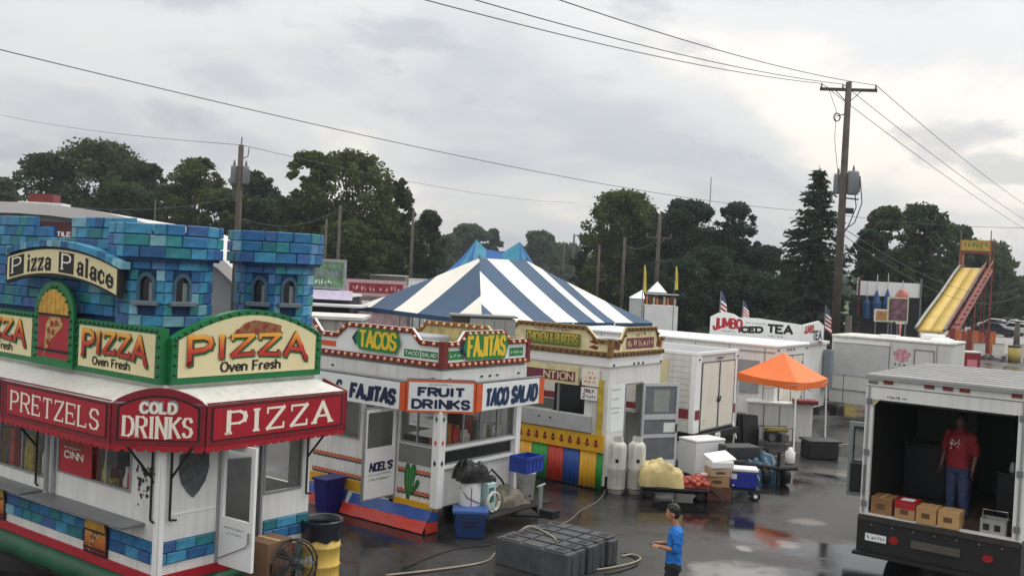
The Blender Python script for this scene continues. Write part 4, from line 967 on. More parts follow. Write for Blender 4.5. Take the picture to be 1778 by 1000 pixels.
# ================================================================ white double-door trailer
MAROON = mat('maroon_stripe', (122, 28, 44), .45, var=.1)
CREAMD = mat('cream_door', (226, 220, 204), .5, var=.08, scale=2, streak=.12)
W0 = gp(1210, 613, 2.85); W0.z = 0
wt = thing('cargo_trailer', 'white ribbed cargo trailer with cream double doors and a maroon stripe', 'trailer', W0, ROT)
WL, WR = PL(wt, (0, 0, 0), (0, -1, 0)), PL(wt, (0, 0, 0), (1, 0, 0))
boxo('body', .02, 2.45, .02, 5.6, .85, 2.80, WDIRTY, wt)
for i in range(13): WL.box('siding_panel', -5.6, -.14, .87 + .147 * i, .87 + .147 * i + .141, -.02, .006, WDIRTY, wt, .004)
WL.box('maroon_stripe', -5.6, -.15, 1.2, 1.44, .008, .012, MAROON, wt)
boxo('roof', .03, 2.44, .03, 5.57, 2.80, 2.845, ROOFG, wt)
for (x0, x1, y0, y1) in ((-.02, .028, -.02, 5.62), (2.442, 2.49, -.02, 5.62), (.03, 2.44, -.02, .028)): boxo('roof_rim', x0, x1, y0, y1, 2.78, 2.865, WHITE2, wt, .01)
WL.box('corner_trim', -.13, .0, .85, 2.80, -.02, .01, WHITE2, wt); WR.box('corner_trim', .0, .3, .85, 2.80, -.02, .008, WHITE2, wt); WR.box('corner_trim', 2.3, 2.45, .85, 2.80, -.02, .008, WHITE2, wt)
for (a, b) in ((.36, 1.32), (1.36, 2.26)):
    d = WR.box('door', a, b, .90, 2.58, -.02, .02, CREAMD, wt, .01)
    WR.frame('door_frame', a - .03, b + .03, .87, 2.61, .03, -.02, .026, GREYM, d)
    u = 1.27 if a < 1 else 1.41; MB().tube([WR.P(u, 1.55, .03), WR.P(u, 1.7, .05)], .018, 6).obj('latch', BLKPL, d)
MB().tube([WR.P(1.34, .9, .035), WR.P(1.34, 2.6, .035)], .015, 6).obj('lock_rod', GREYM, wt)
for (a, b) in ((.04, .28), (2.3, 2.44)): WR.box('maroon_stripe', a, b, 1.18, 1.42, .01, .014, MAROON, wt)
for u in (.12, 1.2, 1.32, 1.44, 2.4): WR.box('marker_light', u, u + .07, 2.66, 2.70, .01, .03, mat('marker_red', (120, 30, 28), .3), wt)
WR.scribble(.46, .66, 1.1, 1.16, LGREEN, .024, wt, 31); WR.scribble(.46, .6, 1.02, 1.07, LGREEN, .024, wt, 32)
p_ = WL.box('window_cover', -1.7, -.75, 1.75, 2.62, .008, .03, mat('pale_cover', (214, 202, 160), .5, var=.1), wt); WL.poly('food_picture', arch(-1.55, -1.2, 1.9, 2.2, 2.45), .031, .034, mat('food_orange', (196, 110, 60), .6, var=.5, scale=12), p_)
boxo('bumper', .1, 2.4, -.16, .0, .66, .82, BLACK, wt, .01); WR.box('number_plate', .95, 1.25, .66, .8, .162, .168, SIGNW, wt); WR.scribble(.98, 1.22, .7, .76, INK, .17, wt, 33)
boxo('chassis', .15, 2.3, .05, 5.5, .6, .84, BLACK, wt)
for y in (2.2, 3.1):
    for x in (.16, 2.3): MB().lathe([(.18, -.1), (.34, -.1), (.36, 0), (.34, .1), (.18, .1)], (x, y, .36), 18, 'X').obj('wheel', BLACK, wt, True)
MB().prism([(2.3, -.02, .9), (2.42, -.02, .9), (2.46, -.1, .5), (2.4, -.1, .5)], (0, .02, 0)).obj('mud_flap', SIGNW, wt)

# ================================================================ iced tea trailer, stand and sign behind
E0 = gp(1348, 600, 2.8); E0.z = 0
et = thing('concession_trailer', 'long plain white concession trailer behind the orange canopy', 'trailer', E0, ROT)
EL, ER = PL(et, (0, 0, 0), (0, -1, 0)), PL(et, (0, 0, 0), (1, 0, 0))
boxo('body', .0, 2.7, .0, 7.4, .45, 2.72, WHITE, et); MB().box(-.05, 2.75, -.05, 7.45, 2.72, 2.82).obj('roof', WHITE2, et, bev=.04)
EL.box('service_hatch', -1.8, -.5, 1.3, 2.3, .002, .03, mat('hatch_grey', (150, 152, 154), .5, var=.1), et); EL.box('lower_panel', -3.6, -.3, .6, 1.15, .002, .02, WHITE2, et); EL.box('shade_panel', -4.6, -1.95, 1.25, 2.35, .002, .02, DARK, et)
for (a, b) in ((.35, 1.25), (1.3, 2.2)):
    d = ER.box('door', a, b, .65, 2.45, .002, .03, CREAMD, et, .01); ER.frame('door_frame', a - .03, b + .03, .62, 2.48, .03, .001, .035, GREYM, d)
    for v in (1.1, 1.7, 2.2): ER.box('hinge', a if a < 1 else b - .1, (a + .1) if a < 1 else b, v, v + .04, .03, .045, BLKPL, d)
for u in (.15, .9, 1.15, 1.4, 2.5): ER.box('marker_light', u, u + .08, 2.62, 2.67, .002, .03, mat('marker_red', (120, 30, 28), .3), et)
for y in (3.0, 3.9): MB().lathe([(.18, -.1), (.34, -.1), (.36, 0), (.34, .1), (.18, .1)], (.1, y, .36), 18, 'X').obj('wheel', BLACK, et, True)
S0 = atd(1393, 580, 33.5); S0.z = 0
ts_ = thing('iced_tea_stand', 'white stand with a JUMBO ICED TEA roof sign behind the long trailer', 'food stand', S0, ROT)
JL, JR = PL(ts_, (0, 0, 0), (0, -1, 0)), PL(ts_, (0, 0, 0), (1, 0, 0))
JLn = 3.35
boxo('body', .05, 2.6, .05, JLn, .4, 2.6, WHITE, ts_); boxo('roof', -.02, 2.7, -.02, JLn + .05, 2.6, 2.7, WHITE2, ts_)
prof = [(-JLn, 2.75), (0, 2.75), (0, 3.30), (-.8, 3.36), (-1.6, 3.42), (-2.3, 3.40), (-2.48, 3.50), (-2.8, 3.56), (-3.05, 3.52), (-JLn, 3.36)]
s = JL.poly('roof_sign', prof, -.04, .02, SIGNW, ts_)
JRED = mat('jumbo_red', (176, 30, 50), .45)
JL.text('JUMBO', -3.25, -2.12, 2.98, 3.36, JRED, .024, s, tw=.085, th=.07, gap=.3, warp=lambda u, v: (u, v if u > -2.98 else 3.36 - (3.36 - v) * 1.25))
JL.text('ICED', -2.3, -1.36, 2.86, 3.1, INK, .024, s, tw=.08, th=.07, rise=.06); JL.text('TEA', -1.25, -.3, 2.94, 3.26, INK, .024, s, tw=.09, th=.075)
JL.scribble(-2.0, -1.3, 3.2, 3.29, GREYM, .024, s, 41); JL.scribble(-2.9, -2.4, 2.86, 2.93, INK, .024, s, 42); JL.scribble(-1.2, -.6, 2.82, 2.88, INK, .024, s, 43)
s = JR.poly('roof_sign', [(0, 2.6), (2.0, 2.6), (2.0, 3.25), (1.5, 3.42), (0, 3.30)], -.04, .02, SIGNW, ts_)
JR.text('JUMBO', .1, 1.05, 3.0, 3.28, JRED, .024, s, tw=.08, rise=.02); JR.text('TEA', .9, 1.85, 2.75, 3.1, mat('faded_ink', (70, 78, 80), .6), .024, s, tw=.1); JR.poly('red_mark', [(1.5, 2.65), (1.8, 2.65), (1.8, 2.72), (1.5, 2.73)], .022, .026, JRED, s)
boxo('side_shelf', 2.2, 2.5, -.25, 0, 1.0, 2.4, mat('shelf_blue', (120, 132, 140), .5), ts_)

# ================================================================ orange canopy
OR = mat('canopy_orange', (232, 112, 36), .55, var=.12, scale=1.5)
kF, kR, kL = gp(1384, 664, 2.1), gp(1438, 657, 2.1), gp(1281, 646, 2.1)
kB = kR + (kL - kF)
ctr = (kF + kB) / 2
can = thing('pop_up_canopy', 'orange pop-up canopy on thin white legs', 'canopy', (ctr.x, ctr.y, 0))
def loc_(p): return Vector((p.x - ctr.x, p.y - ctr.y, p.z))
cs = [loc_(p) for p in (kF, kR, kB, kL)]
pk = Vector((0, 0, 2.74))
for i in range(4):
    a, b = cs[i], cs[(i + 1) % 4]; n = 6; vs = []
    for j in range(n + 1):
        t = j / n
        for k in range(n + 1):
            w = k / n; p = (a * (1 - w) + b * w); q = p.lerp(pk, t); q.z = 2.1 + (pk.z - 2.1) * t ** 1.12 - .05 * math.sin(math.pi * w) * (1 - t); vs.append(q)
    fs = [(j * (n + 1) + k, j * (n + 1) + k + 1, (j + 1) * (n + 1) + k + 1, (j + 1) * (n + 1) + k) for j in range(n) for k in range(n)]
    MB().add(vs, fs).obj('roof_panel', OR, can, True)
    m = MB(); N_ = 10
    for k in range(N_):
        p, q = a.lerp(b, k / N_), a.lerp(b, (k + 1) / N_); s0, s1 = .05 * math.sin(math.pi * k / N_), .05 * math.sin(math.pi * (k + 1) / N_)
        m.quad(p - Vector((0, 0, s0)), q - Vector((0, 0, s1)), q - Vector((0, 0, .22 + .01 * math.sin(k * 2))), p - Vector((0, 0, .22 + .01 * math.sin(k * 2 - 2))))
    m.obj('valance', OR, can)
    l = cs[i] * .96; l = Vector((l.x, l.y, 0)); splay = Vector((l.x * .06, l.y * .06, 0))
    MB().tube([l + splay + Vector((0, 0, .02)), l + Vector((0, 0, 2.08))], .022, 6).obj('leg', WHITE2, can)
    MB().tube([l + Vector((0, 0, 2.03)), (l.lerp(Vector((cs[(i + 1) % 4].x, cs[(i + 1) % 4].y, 0)), .5)) + Vector((0, 0, 1.8)), Vector((cs[(i + 1) % 4].x, cs[(i + 1) % 4].y, 2.03)) * 1.0], .012, 5).obj('truss_bar', ALU, can)
wj = MB().lathe([(.10, 0), (.13, .03), (.13, .3), (.06, .36), (.05, .42)], (0, 0, 0), 12)
for i, (p, lab) in enumerate(((cs[0] * .96, 'white plastic weight jug at the near leg of the orange canopy'), (cs[1] * .96, 'white plastic weight jug at the right leg of the orange canopy'))):
    o = wj.obj('weight_jug', WHITE2, None, True, loc=(ctr.x + p.x * 1.06 - .12, ctr.y + p.y * 1.06 - .12, 0)); tag(o, lab, 'jug', 'canopy weights')
# white counter and things under the canopy
ct = thing('serving_counter', 'long white serving counter under the orange canopy', 'counter', gp(1296, 694, 1.12) - Vector((0, 0, 1.12)), math.radians(-6))
boxo('top', 0, 1.95, -.25, .25, 1.06, 1.12, WHITE2, ct, .01); boxo('front_panel', .03, 1.92, -.22, -.19, .0, 1.06, WHITE, ct); boxo('end_panel', 1.88, 1.92, -.19, .22, .0, 1.06, WHITE, ct); boxo('end_panel', .03, .07, -.19, .22, 0, 1.06, WHITE, ct)
for i in range(1, 4): boxo('panel_seam', .03 + .46 * i, .05 + .46 * i, -.23, -.222, .03, 1.03, GREYM, ct)
g = gp(1398, 697, 1.2)
tag(boxo('red_tray', g.x - .35, g.x + .35, g.y - .2, g.y + .2, 1.125, 1.26, mat('tray_red', (120, 28, 32), .4, var=.3, scale=8), None, .03), 'dark red tray on the white counter', 'tray')
pb = gp(1350, 772)
pl_ = thing('generator', 'black tubular frame generator in front of the white counter', 'generator', (pb.x - .1, pb.y - .1, 0), .2)
boxo('engine', -.3, .1, -.18, .18, .12, .38, BLKPL, pl_, .03); boxo('alternator', .12, .36, -.15, .15, .12, .34, GREYM, pl_, .03); boxo('fuel_tank', -.32, .34, -.16, .16, .40, .5, mat('dull_yellow', (150, 136, 44), .45), pl_, .04)
for y in (-.22, .22): MB().tube([(-.42, y, .03), (-.42, y, .52), (.42, y, .52), (.42, y, .03), (-.42, y, .03)], .016, 6).obj('frame_tube', BLACK, pl_)
MB().lathe([(.02, -.02), (.1, -.02), (.1, .02), (.02, .02)], (-.2, -.2, .25), 12, 'Y').obj('pull_starter', GREYM, pl_)
cpile = thing('folded_chairs', 'dark folded chairs stacked against the white counter', 'chair', (pb.x - .95, pb.y + .25, 0), .1)
for i in range(3): o = boxo('folded_chair', -.25, .25, -.02, .02, 0, .8, BLKPL, cpile, .01); o.location = (.1 * i, -.07 * i, 0); o.rotation_euler = (-.2, 0, .08 * i)
bt = thing('black_tote', 'black plastic storage tote with a dented lid right of the canopy', 'tote', gp(1422, 795), math.radians(8))
mb = MB(); mb.prism([(-.42, -.3, 0), (.42, -.3, 0), (.42, .3, 0), (-.42, .3, 0)], (0, 0, .46)); mb.obj('body', BLKPL, bt, bev=.04); MB().box(-.46, .46, -.34, .34, .46, .52).obj('lid', mat('lid_grey', (52, 54, 56), .4, var=.3, bump=.3), bt, bev=.02)
# ================================================================ things in front of the trailers
def tank(px, lab):
    p = gp(px, 855); t = thing('propane_tank', lab, 'gas tank', p, random.uniform(-.5, .5), 'tall propane tanks')
    tm = mat('tank_white', (206, 204, 196), .5, var=.22, scale=3.5, streak=.35)
    MB().lathe([(.165, 0), (.165, .05), (.19, .07), (.195, .12), (.195, .52), (.2, .53), (.195, .55), (.195, .98), (.18, 1.05), (.13, 1.10), (.05, 1.12)], (0, 0, 0), 24).obj('cylinder', tm, t, True)
    mb = MB()
    for i in range(16):
        if i in (0, 1, 8, 9): continue
        a, b = 2 * math.pi * i / 16, 2 * math.pi * (i + 1) / 16
        mb.quad((.11 * math.cos(a), .11 * math.sin(a), 1.07), (.11 * math.cos(b), .11 * math.sin(b), 1.07), (.105 * math.cos(b), .105 * math.sin(b), 1.21), (.105 * math.cos(a), .105 * math.sin(a), 1.21))
    o = mb.obj('collar', tm, t); md = o.modifiers.new('t', 'SOLIDIFY'); md.thickness = .01
    mb = MB(); mb.tube([(0, 0, 1.1), (0, 0, 1.2)], .022, 6); mb.tube([(0, 0, 1.16), (.07, 0, 1.17)], .016, 6); mb.obj('valve', mat('brass', (150, 120, 60), .35, metal=.8), t)
    MB().lathe([(.17, 0), (.198, .0), (.198, .03), (.17, .03)], (0, 0, .08), 24).obj('foot_band', mat('rust_band', (120, 92, 76), .7, var=.4, scale=10), t)
    MB().box(-.035, .035, -.198, -.19, .68, .76).obj('warning_label', INK, t)
    return t
tank(1069, 'tall white propane tank, nearer the vinyl skirt'); tank(1102, 'tall white propane tank, nearer the screen door')
o = MB().ell((0, 0, .28), (.17, .15, .17), 14, 9).obj('water_jug', mat('jug_blue', (96, 130, 150), .25, var=.3, scale=6), None, True, loc=gp(1093, 800) + Vector((-.05, .55, .75))); tag(o, 'round blue plastic jug on the step behind the propane tanks', 'jug')
boxo_ = None
st = thing('folding_step', 'grey metal step below the chicken stand doorway', 'step', C0 + Matrix.Rotation(ROT, 3, 'Z') @ Vector((1.1, -.3, 0)), ROT)
boxo('tread', -.35, .35, -.25, .2, .28, .33, GREYM, st, .01)
for x in (-.32, .28): boxo('leg', x, x + .04, -.23, .18, 0, .28, GREYM, st)
st2 = thing('metal_stand', 'narrow metal stand holding the blue jug', 'stand', gp(1093, 800) + Vector((-.05, .55, 0)))
boxo('shelf', -.2, .2, -.18, .18, .86, .9, GREYM, st2)
for x in (-.19, .15):
    for y in (-.17, .13): boxo('leg', x, x + .04, y, y + .04, 0, .86, GREYM, st2)
# flat cart with sacks
q = gp(1172, 868); ca = thing('flat_cart', 'low black flat cart loaded with a tarp and onion sacks', 'cart', (q.x, q.y + .25, 0), math.radians(-4))
boxo('deck', -.72, .72, -.36, .36, .22, .27, BLKPL, ca, .01)
for x in (-.55, .55):
    for y in (-.28, .28): MB().lathe([(.05, -.03), (.09, -.03), (.1, 0), (.09, .03), (.05, .03)], (x, y, .1), 14, 'Y').obj('wheel', BLACK, ca, True)
boxo('wheel_axle', -.58, .58, -.03, .03, .1, .2, BLACK, ca)
MB().tube([(.7, 0, .24), (.95, -.25, .12), (1.0, -.5, .06)], .02, 6).obj('pull_handle', BLACK, ca)
class Cloth(MB):
    def obj(s, *a, **k):
        o = MB.obj(s, *a, **k); tx = bpy.data.textures.get('cloth_folds') or bpy.data.textures.new('cloth_folds', 'CLOUDS'); tx.noise_scale = .3; tx.noise_depth = 2
        dm = o.modifiers.new('folds', 'DISPLACE'); dm.texture = tx; dm.strength = .13; dm.mid_level = .5
        return o
def cloth_lump(sx, sy, h, seed, n=44, sharp=.6):
    r = random.Random(seed); cx1, cy1 = r.uniform(-.2, .2), r.uniform(-.2, .2); ph = [r.uniform(0, 6) for _ in range(6)]
    vs = []
    for i in range(n + 1):
        for j in range(n + 1):
            u, v = -1 + 2 * i / n, -1 + 2 * j / n
            e = max(abs(u), abs(v)); f = (1 - e ** 3.2); f = max(f, 0) ** sharp
            f *= 1 + .16 * math.sin(3 * u + ph[0]) + .13 * math.sin(4 * v + ph[1]) + .10 * math.sin(5 * (u + v) + ph[2]) + .06 * math.sin(11 * u - 7 * v + ph[3])
            vs.append((sx * u * (1 + .06 * math.sin(6 * v + ph[4])), sy * v * (1 + .08 * math.sin(5 * u + ph[5])), h * f * .85))
    fs = [(i * (n + 1) + j, (i + 1) * (n + 1) + j, (i + 1) * (n + 1) + j + 1, i * (n + 1) + j + 1) for i in range(n) for j in range(n)]
    return Cloth().add(vs, fs)
zc_ = .275
o = cloth_lump(.46, .36, .50, 3, sharp=.22).obj('covered_sack', mat('cream_tarp', (208, 188, 130), .6, var=.22, scale=4, bump=.5), None, True, loc=(q.x - .28, q.y + .27, zc_), rz=-.07); tag(o, 'crumpled cream tarp bundle on the flat cart', 'tarp')
ob = thing('onion_sack', 'red mesh sack of onions on the flat cart', 'sack', (q.x + .42, q.y + .12, zc_)); r = random.Random(9)
om = MB().ell((0, 0, 0), (.062, .062, .055), 9, 6).mesh('onion', None, True); om.materials.append(mat('onion_red', (176, 78, 60), .4, var=.3, scale=9, rnd=.35))
for i in range(60):
    a, rr = r.uniform(0, 6.28), r.uniform(0, 1) ** .5; h = .07 + .17 * (1 - rr * rr) * r.uniform(.55, 1)
    piece('onion', om, None, ob, (.31 * rr * math.cos(a), .18 * rr * math.sin(a), h), (r.uniform(-.5, .5), r.uniform(-.5, .5), 0))
cloth_lump(.27, .15, .12, 8).obj('mesh_bag', mat('sack_mesh', (150, 50, 40), .6, var=.4, scale=20), ob, True)
MB().ell((.2, .05, .26), (.1, .08, .05), 9, 6).obj('pale_bag', mat('pale_pink', (214, 170, 160), .5), ob, True)
# chest freezer, foam boxes, cartons
f0 = gp(1205, 828); fz = thing('chest_freezer', 'white chest freezer standing before the cargo trailer', 'freezer', (f0.x, f0.y, 0), ROT - .35)
boxo('cabinet', 0, .95, -.02, .58, .04, .80, WHITE2, fz, .02); boxo('lid', -.01, .96, -.03, .59, .805, .87, WHITE2, fz, .02); boxo('base', .03, .92, 0, .55, 0, .04, BLACK, fz)
def carton(name, p, sx, sy, z0, h, m, lab, rz, cat, grp=None, flap=True):
    t = thing(name, lab, cat, (p.x, p.y, z0), rz, grp)
    boxo('carton_body', -sx, sx, -sy, sy, 0, h, m, t, .006)
    if flap:
        boxo('tape', -.025, .025, -sy - .002, sy + .002, h, h + .003, mat('tape_tan', (190, 160, 110), .4), t)
        PL(t, (0, -sy, 0), (1, 0, 0)).box('printed_mark', -sx * .45, sx * .35, h * .35, h * .65, .001, .003, mat('carton_print', (92, 66, 48), .7), t)
    return t
b1 = gp(1248, 872)
carton('cardboard_carton', b1 + Vector((.02, .35, 0)), .26, .2, 0, .28, mat('brown_crate', (104, 66, 52), .75, var=.3, scale=6), 'brown slatted produce carton, bottom of the stack by the blue cooler', .1, 'box', 'cartons by the cooler')
carton('cardboard_carton', b1 + Vector((.0, .37, 0)), .25, .2, .285, .22, CARD, 'tan cardboard carton, middle of the stack by the blue cooler', -.05, 'box', 'cartons by the cooler')
carton('cardboard_carton', b1 + Vector((.03, .36, 0)), .24, .2, .51, .16, mat('carton_pale', (182, 158, 128), .8, var=.15), 'pale cardboard carton, top of the stack by the blue cooler', .12, 'box', 'cartons by the cooler')
fb = thing('foam_box', 'white foam box with an open lid above the cartons', 'box', (b1.x + .05, b1.y + .36, .675), .25)
boxo('tray', -.25, .25, -.2, .2, 0, .16, WHITE2, fb, .03); o = boxo('lid', -.28, .28, -.23, .23, 0, .05, WHITE2, fb, .02); o.location = (.02, .05, .19); o.rotation_euler = (.25, -.12, .1)
# blue cooler on a dolly
cq = gp(1290, 868); dl = thing('wheeled_dolly', 'small black dolly with pale wheels under the blue cooler', 'dolly', (cq.x, cq.y + .2, 0), -.12)
boxo('frame', -.36, .36, -.22, .22, .2, .24, BLACK, dl)
for x in (-.3, .28):
    for y in (-.2, .2):
        w_ = MB().lathe([(.06, -.03), (.1, -.035), (.105, 0), (.1, .035), (.06, .03)], (x, y, .105), 14, 'Y').obj('wheel', BLACK, dl, True); MB().lathe([(.0, -.04), (.045, -.04), (.045, .04), (.0, .04)], (x, y, .105), 10, 'Y').obj('hub', WHITE2, w_)
co_ = thing('blue_cooler', 'blue picnic cooler with a white lid on a small dolly', 'cooler', (cq.x, cq.y + .2, .243), -.12)
mb = MB(); mb.prism([(-.3, -.19, 0), (.3, -.19, 0), (.3, .19, 0), (-.3, .19, 0)], (0, 0, .36)); mb.obj('body', mat('cooler_blue', (26, 44, 150), .35, var=.12), co_, bev=.03); MB().box(-.325, .325, -.21, .21, .362, .43).obj('lid', WHITE2, co_, bev=.02)
MB().box(-.25, -.13, -.195, -.189, .2, .31).obj('label_plate', SIGNW, co_); MB().ell((-.2, -.19, .06), .025, 8, 5).obj('drain_plug', SIGNW, co_)
MB().tube([(.31, -.1, .3), (.36, -.1, .2), (.36, .1, .2), (.31, .1, .3)], .012, 5).obj('handle', WHITE2, co_)
tq = gp(1312, 842); o = cloth_lump(.42, .45, .62, 17, sharp=.35).obj('teal_tarp', mat('teal_vinyl', (44, 84, 104), .45, var=.25, scale=3, bump=.4), None, True, loc=(tq.x + .15, tq.y + .45, 0), rz=.5); tag(o, 'teal tarp bundle heaped behind the blue cooler', 'tarp')
dq = gp(1222, 835); o = cloth_lump(.32, .24, .2, 23).obj('dark_bag', mat('dark_teal_bag', (28, 40, 46), .5, var=.3, bump=.4), None, True, loc=(dq.x + .1, dq.y, 0)); tag(o, 'dark bag lying in front of the chest freezer', 'bag')
bm_ = thing('push_broom', 'black handled broom leaning on the chest freezer', 'broom', (dq.x + .12, dq.y - .25, 0))
MB().tube([(0, 0, .06), (.34, .28, .86)], .014, 6).obj('broom_handle', BLACK, bm_); MB().box(-.16, .16, -.03, .03, 0, .09).obj('broom_head', BLKPL, bm_, bev=.01)
hq = gp(1358, 850); ht = thing('hitch_dolly', 'black steel trailer hitch and jack stand right of the blue cooler', 'hitch', (hq.x, hq.y + .3, 0), .3)
mb = MB(); mb.tube([(-1.0, .9, .45), (0, 0, .42)], .05, 6); mb.obj('beam', BLACK, ht); mb = MB(); mb.tube([(.5, 1.2, .45), (0, 0, .42)], .05, 6); mb.obj('beam', BLACK, ht)
MB().tube([(0, .05, .02), (0, .05, .8)], .04, 8).obj('jack_post', BLKPL, ht); MB().tube([(-.2, .05, .8), (.15, .05, .86)], .015, 6).obj('crank', BLKPL, ht); MB().tube([(0, 0, .42), (.35, -.2, .46)], .045, 6).obj('coupler', BLACK, ht)
for s_ in (-.25, .28): MB().lathe([(.1, -.07), (.2, -.07), (.21, 0), (.2, .07), (.1, .07)], (s_, .25, .21), 16, 'X').obj('wheel', BLACK, ht, True)
boxo('equipment_case', -.95, -.1, .7, 1.2, .5, .8, mat('case_grey', (60, 62, 64), .5, var=.4, scale=7), ht, .03)
# water softener by the screen door
sq = gp(1183, 815); ws = thing('white_pump_unit', 'white pump cabinet with a round dial beside the open screen door', 'pump', (sq.x, sq.y + .9, 0), ROT)
boxo('cabinet', -.2, .2, -.18, .2, .1, 1.05, WHITE2, ws, .03); boxo('base', -.22, .22, -.2, .22, 0, .1, GREYM, ws)
PL(ws, (0, -.18, 0), (1, 0, 0)).poly('dial', [(.09 * math.cos(t * .5236), .4 + .09 * math.sin(t * .5236)) for t in range(12)], .001, .02, GREYM, ws); MB().tube([(-.15, -.2, .4), (-.25, -.3, .9), (-.1, -.25, 1.15), (.05, -.2, .9), (.1, -.2, .45)], .012, 5).obj('hose', BLACK, ws)

# ================================================================ in front of the taco booth
R3 = Matrix.Rotation(ROT, 3, 'Z')
def tl(x, y, z=0): return T0 + R3 @ Vector((x, y, z))
jg = thing('white_water_drum', 'white plastic drum topped with a black bag on the taco stand tongue', 'drum', tl(.42, -.42, .362), .3)
MB().lathe([(.17, 0), (.19, .02), (.19, .5), (.185, .54), (.15, .57)], (0, 0, 0), 18).obj('drum_body', WHITE2, jg, True); MB().tube([(-.19, -.02, .45), (-.1, -.2, .3), (.12, -.2, .2), (.25, -.1, .22)], .012, 5).obj('hose', mat('hose_brown', (110, 84, 70), .5), jg)
MB().box(-.03, -.015, -.195, -.19, .03, .48).obj('red_line', RED, jg)
o = cloth_lump(.27, .24, .38, 31).obj('black_bin_bag', mat('bin_bag', (18, 18, 20), .3, var=.2, bump=.7, scale=5), None, True, loc=tl(.45, -.42, .925), rz=.4); tag(o, 'shiny black bin bag sitting on the white drum', 'bag')
mc = thing('juice_machine', 'slim pale green and white dispenser beside the white drum', 'dispenser', tl(.78, -.5, .362), ROT)
boxo('cabinet', -.12, .12, -.14, .14, 0, .5, mat('mint_enamel', (176, 204, 200), .4), mc, .02); boxo('front_panel', -.09, .05, -.146, -.141, .16, .42, mat('teal_panel', (50, 112, 116), .4, var=.3), mc); boxo('label_plate', -.05, .02, -.15, -.147, .28, .36, SIGNW, mc)
hc = thing('hose_coil', 'white hose coiled in a ring below the dispenser', 'hose', tl(.70, -.72, .362), ROT)
for k in range(2): MB().tube([(.17 * math.cos(t * .314), -.03 * k, .19 + .17 * math.sin(t * .314)) for t in range(21)], .018, 6).obj('coil_loop', mat('hose_white', (206, 204, 194), .5), hc, True)
bk = thing('white_bucket', 'tall white bucket under the blue crate by the taco stand', 'bucket', tl(2.0, -.5, .362), .2)
MB().lathe([(.16, 0), (.19, .5), (.2, .5), (.2, .53), (.18, .53)], (0, 0, 0), 18).obj('bucket_body', WHITE2, bk, True); MB().tube([(-.19, 0, .48), (-.1, -.2, .33), (.1, -.2, .33), (.19, 0, .48)], .008, 5).obj('bail', GREYM, bk); MB().ell((.06, -.175, .1), .025, 8, 5).obj('tap', BLKPL, bk)
cr_ = thing('blue_crate', 'open blue plastic crate on top of the white bucket', 'crate', tl(2.0, -.5, .895), ROT)
cbm = mat('crate_blue', (36, 66, 160), .4, var=.2); 
for s_ in (-1, 1):
    boxo('crate_side', -.27, .27, s_ * .19 - .01, s_ * .19 + .01, .0, .30, cbm, cr_); boxo('crate_end', s_ * .27 - .01, s_ * .27 + .01, -.2, .2, 0.002, .302, cbm, cr_)
boxo('crate_floor', -.26, .26, -.18, .18, 0, .02, cbm, cr_); boxo('crate_rim', -.3, .3, -.225, -.2, .26, .31, cbm, cr_)
for i in range(4): boxo('crate_rib', -.2 + .12 * i, -.185 + .12 * i, -.212, -.201, .02, .26, cbm, cr_)
sk = cloth_lump(.4, .3, .3, 41).obj('grey_sack', mat('sack_grey', (112, 106, 92), .7, var=.35, scale=5, bump=.4), None, True, loc=tl(1.4, -.45, .362), rz=.9); tag(sk, 'crumpled grey sack on the taco stand tongue', 'sack')
fa = thing('black_gas_burner', 'black regulator and hoses behind the grey sack', 'burner', tl(1.15, -.3, .362), ROT)
MB().tube([(-.2, 0, 0), (-.15, 0, .5), (.1, .05, .62), (.35, 0, .4), (.6, 0, .12)], .02, 6).obj('hose', BLACK, fa); MB().ell((0, -.05, .45), (.08, .08, .1), 9, 6).obj('regulator', BLKPL, fa); MB().lathe([(.09, 0), (.1, .12), (.06, .18)], (-.1, -.1, 0), 12).obj('burner_can', BLKPL, fa)
tt = thing('blue_tote', 'dark blue storage tote with a lighter lid on the wet ground', 'tote', gp(814, 936) + Vector((0, .22, 0)), .03)
mb = MB(); vs = [(-.25, -.18), (.25, -.18), (.25, .18), (-.25, .18)]
mb.add([(x, y, 0) for x, y in vs] + [(x * 1.12, y * 1.12, .42) for x, y in vs], [(3, 2, 1, 0), (0, 1, 5, 4), (1, 2, 6, 5), (2, 3, 7, 6), (3, 0, 4, 7), (4, 5, 6, 7)])
mb.obj('body', mat('tote_navy', (22, 52, 104), .4, var=.15), tt, bev=.025); MB().box(-.315, .315, -.24, .24, .425, .5).obj('lid', mat('tote_lid', (54, 92, 156), .4, var=.2, scale=8), tt, bev=.02)
PL(tt, (0, -.2, 0), (1, 0, .0)).poly('handle_recess', [(-.15, .3), (.15, .3), (.09, .2), (-.09, .2)], .001, .006, NAVY, tt)
bb = thing('dark_blue_bin', 'dark blue plastic bin standing left of the taco stand door', 'bin', gp(570, 886), ROT)
mb = MB(); mb.add([(x * .8, y * .8, 0) for x, y in vs] + [(x, y, .62) for x, y in vs], [(3, 2, 1, 0), (0, 1, 5, 4), (1, 2, 6, 5), (2, 3, 7, 6), (3, 0, 4, 7), (4, 5, 6, 7)]); mb.obj('body', mat('bin_navy', (22, 28, 110), .4, var=.15), bb, bev=.02); MB().box(-.27, .27, -.2, .2, .6, .64).obj('rim', mat('bin_navy', (22, 28, 110), .4), bb)
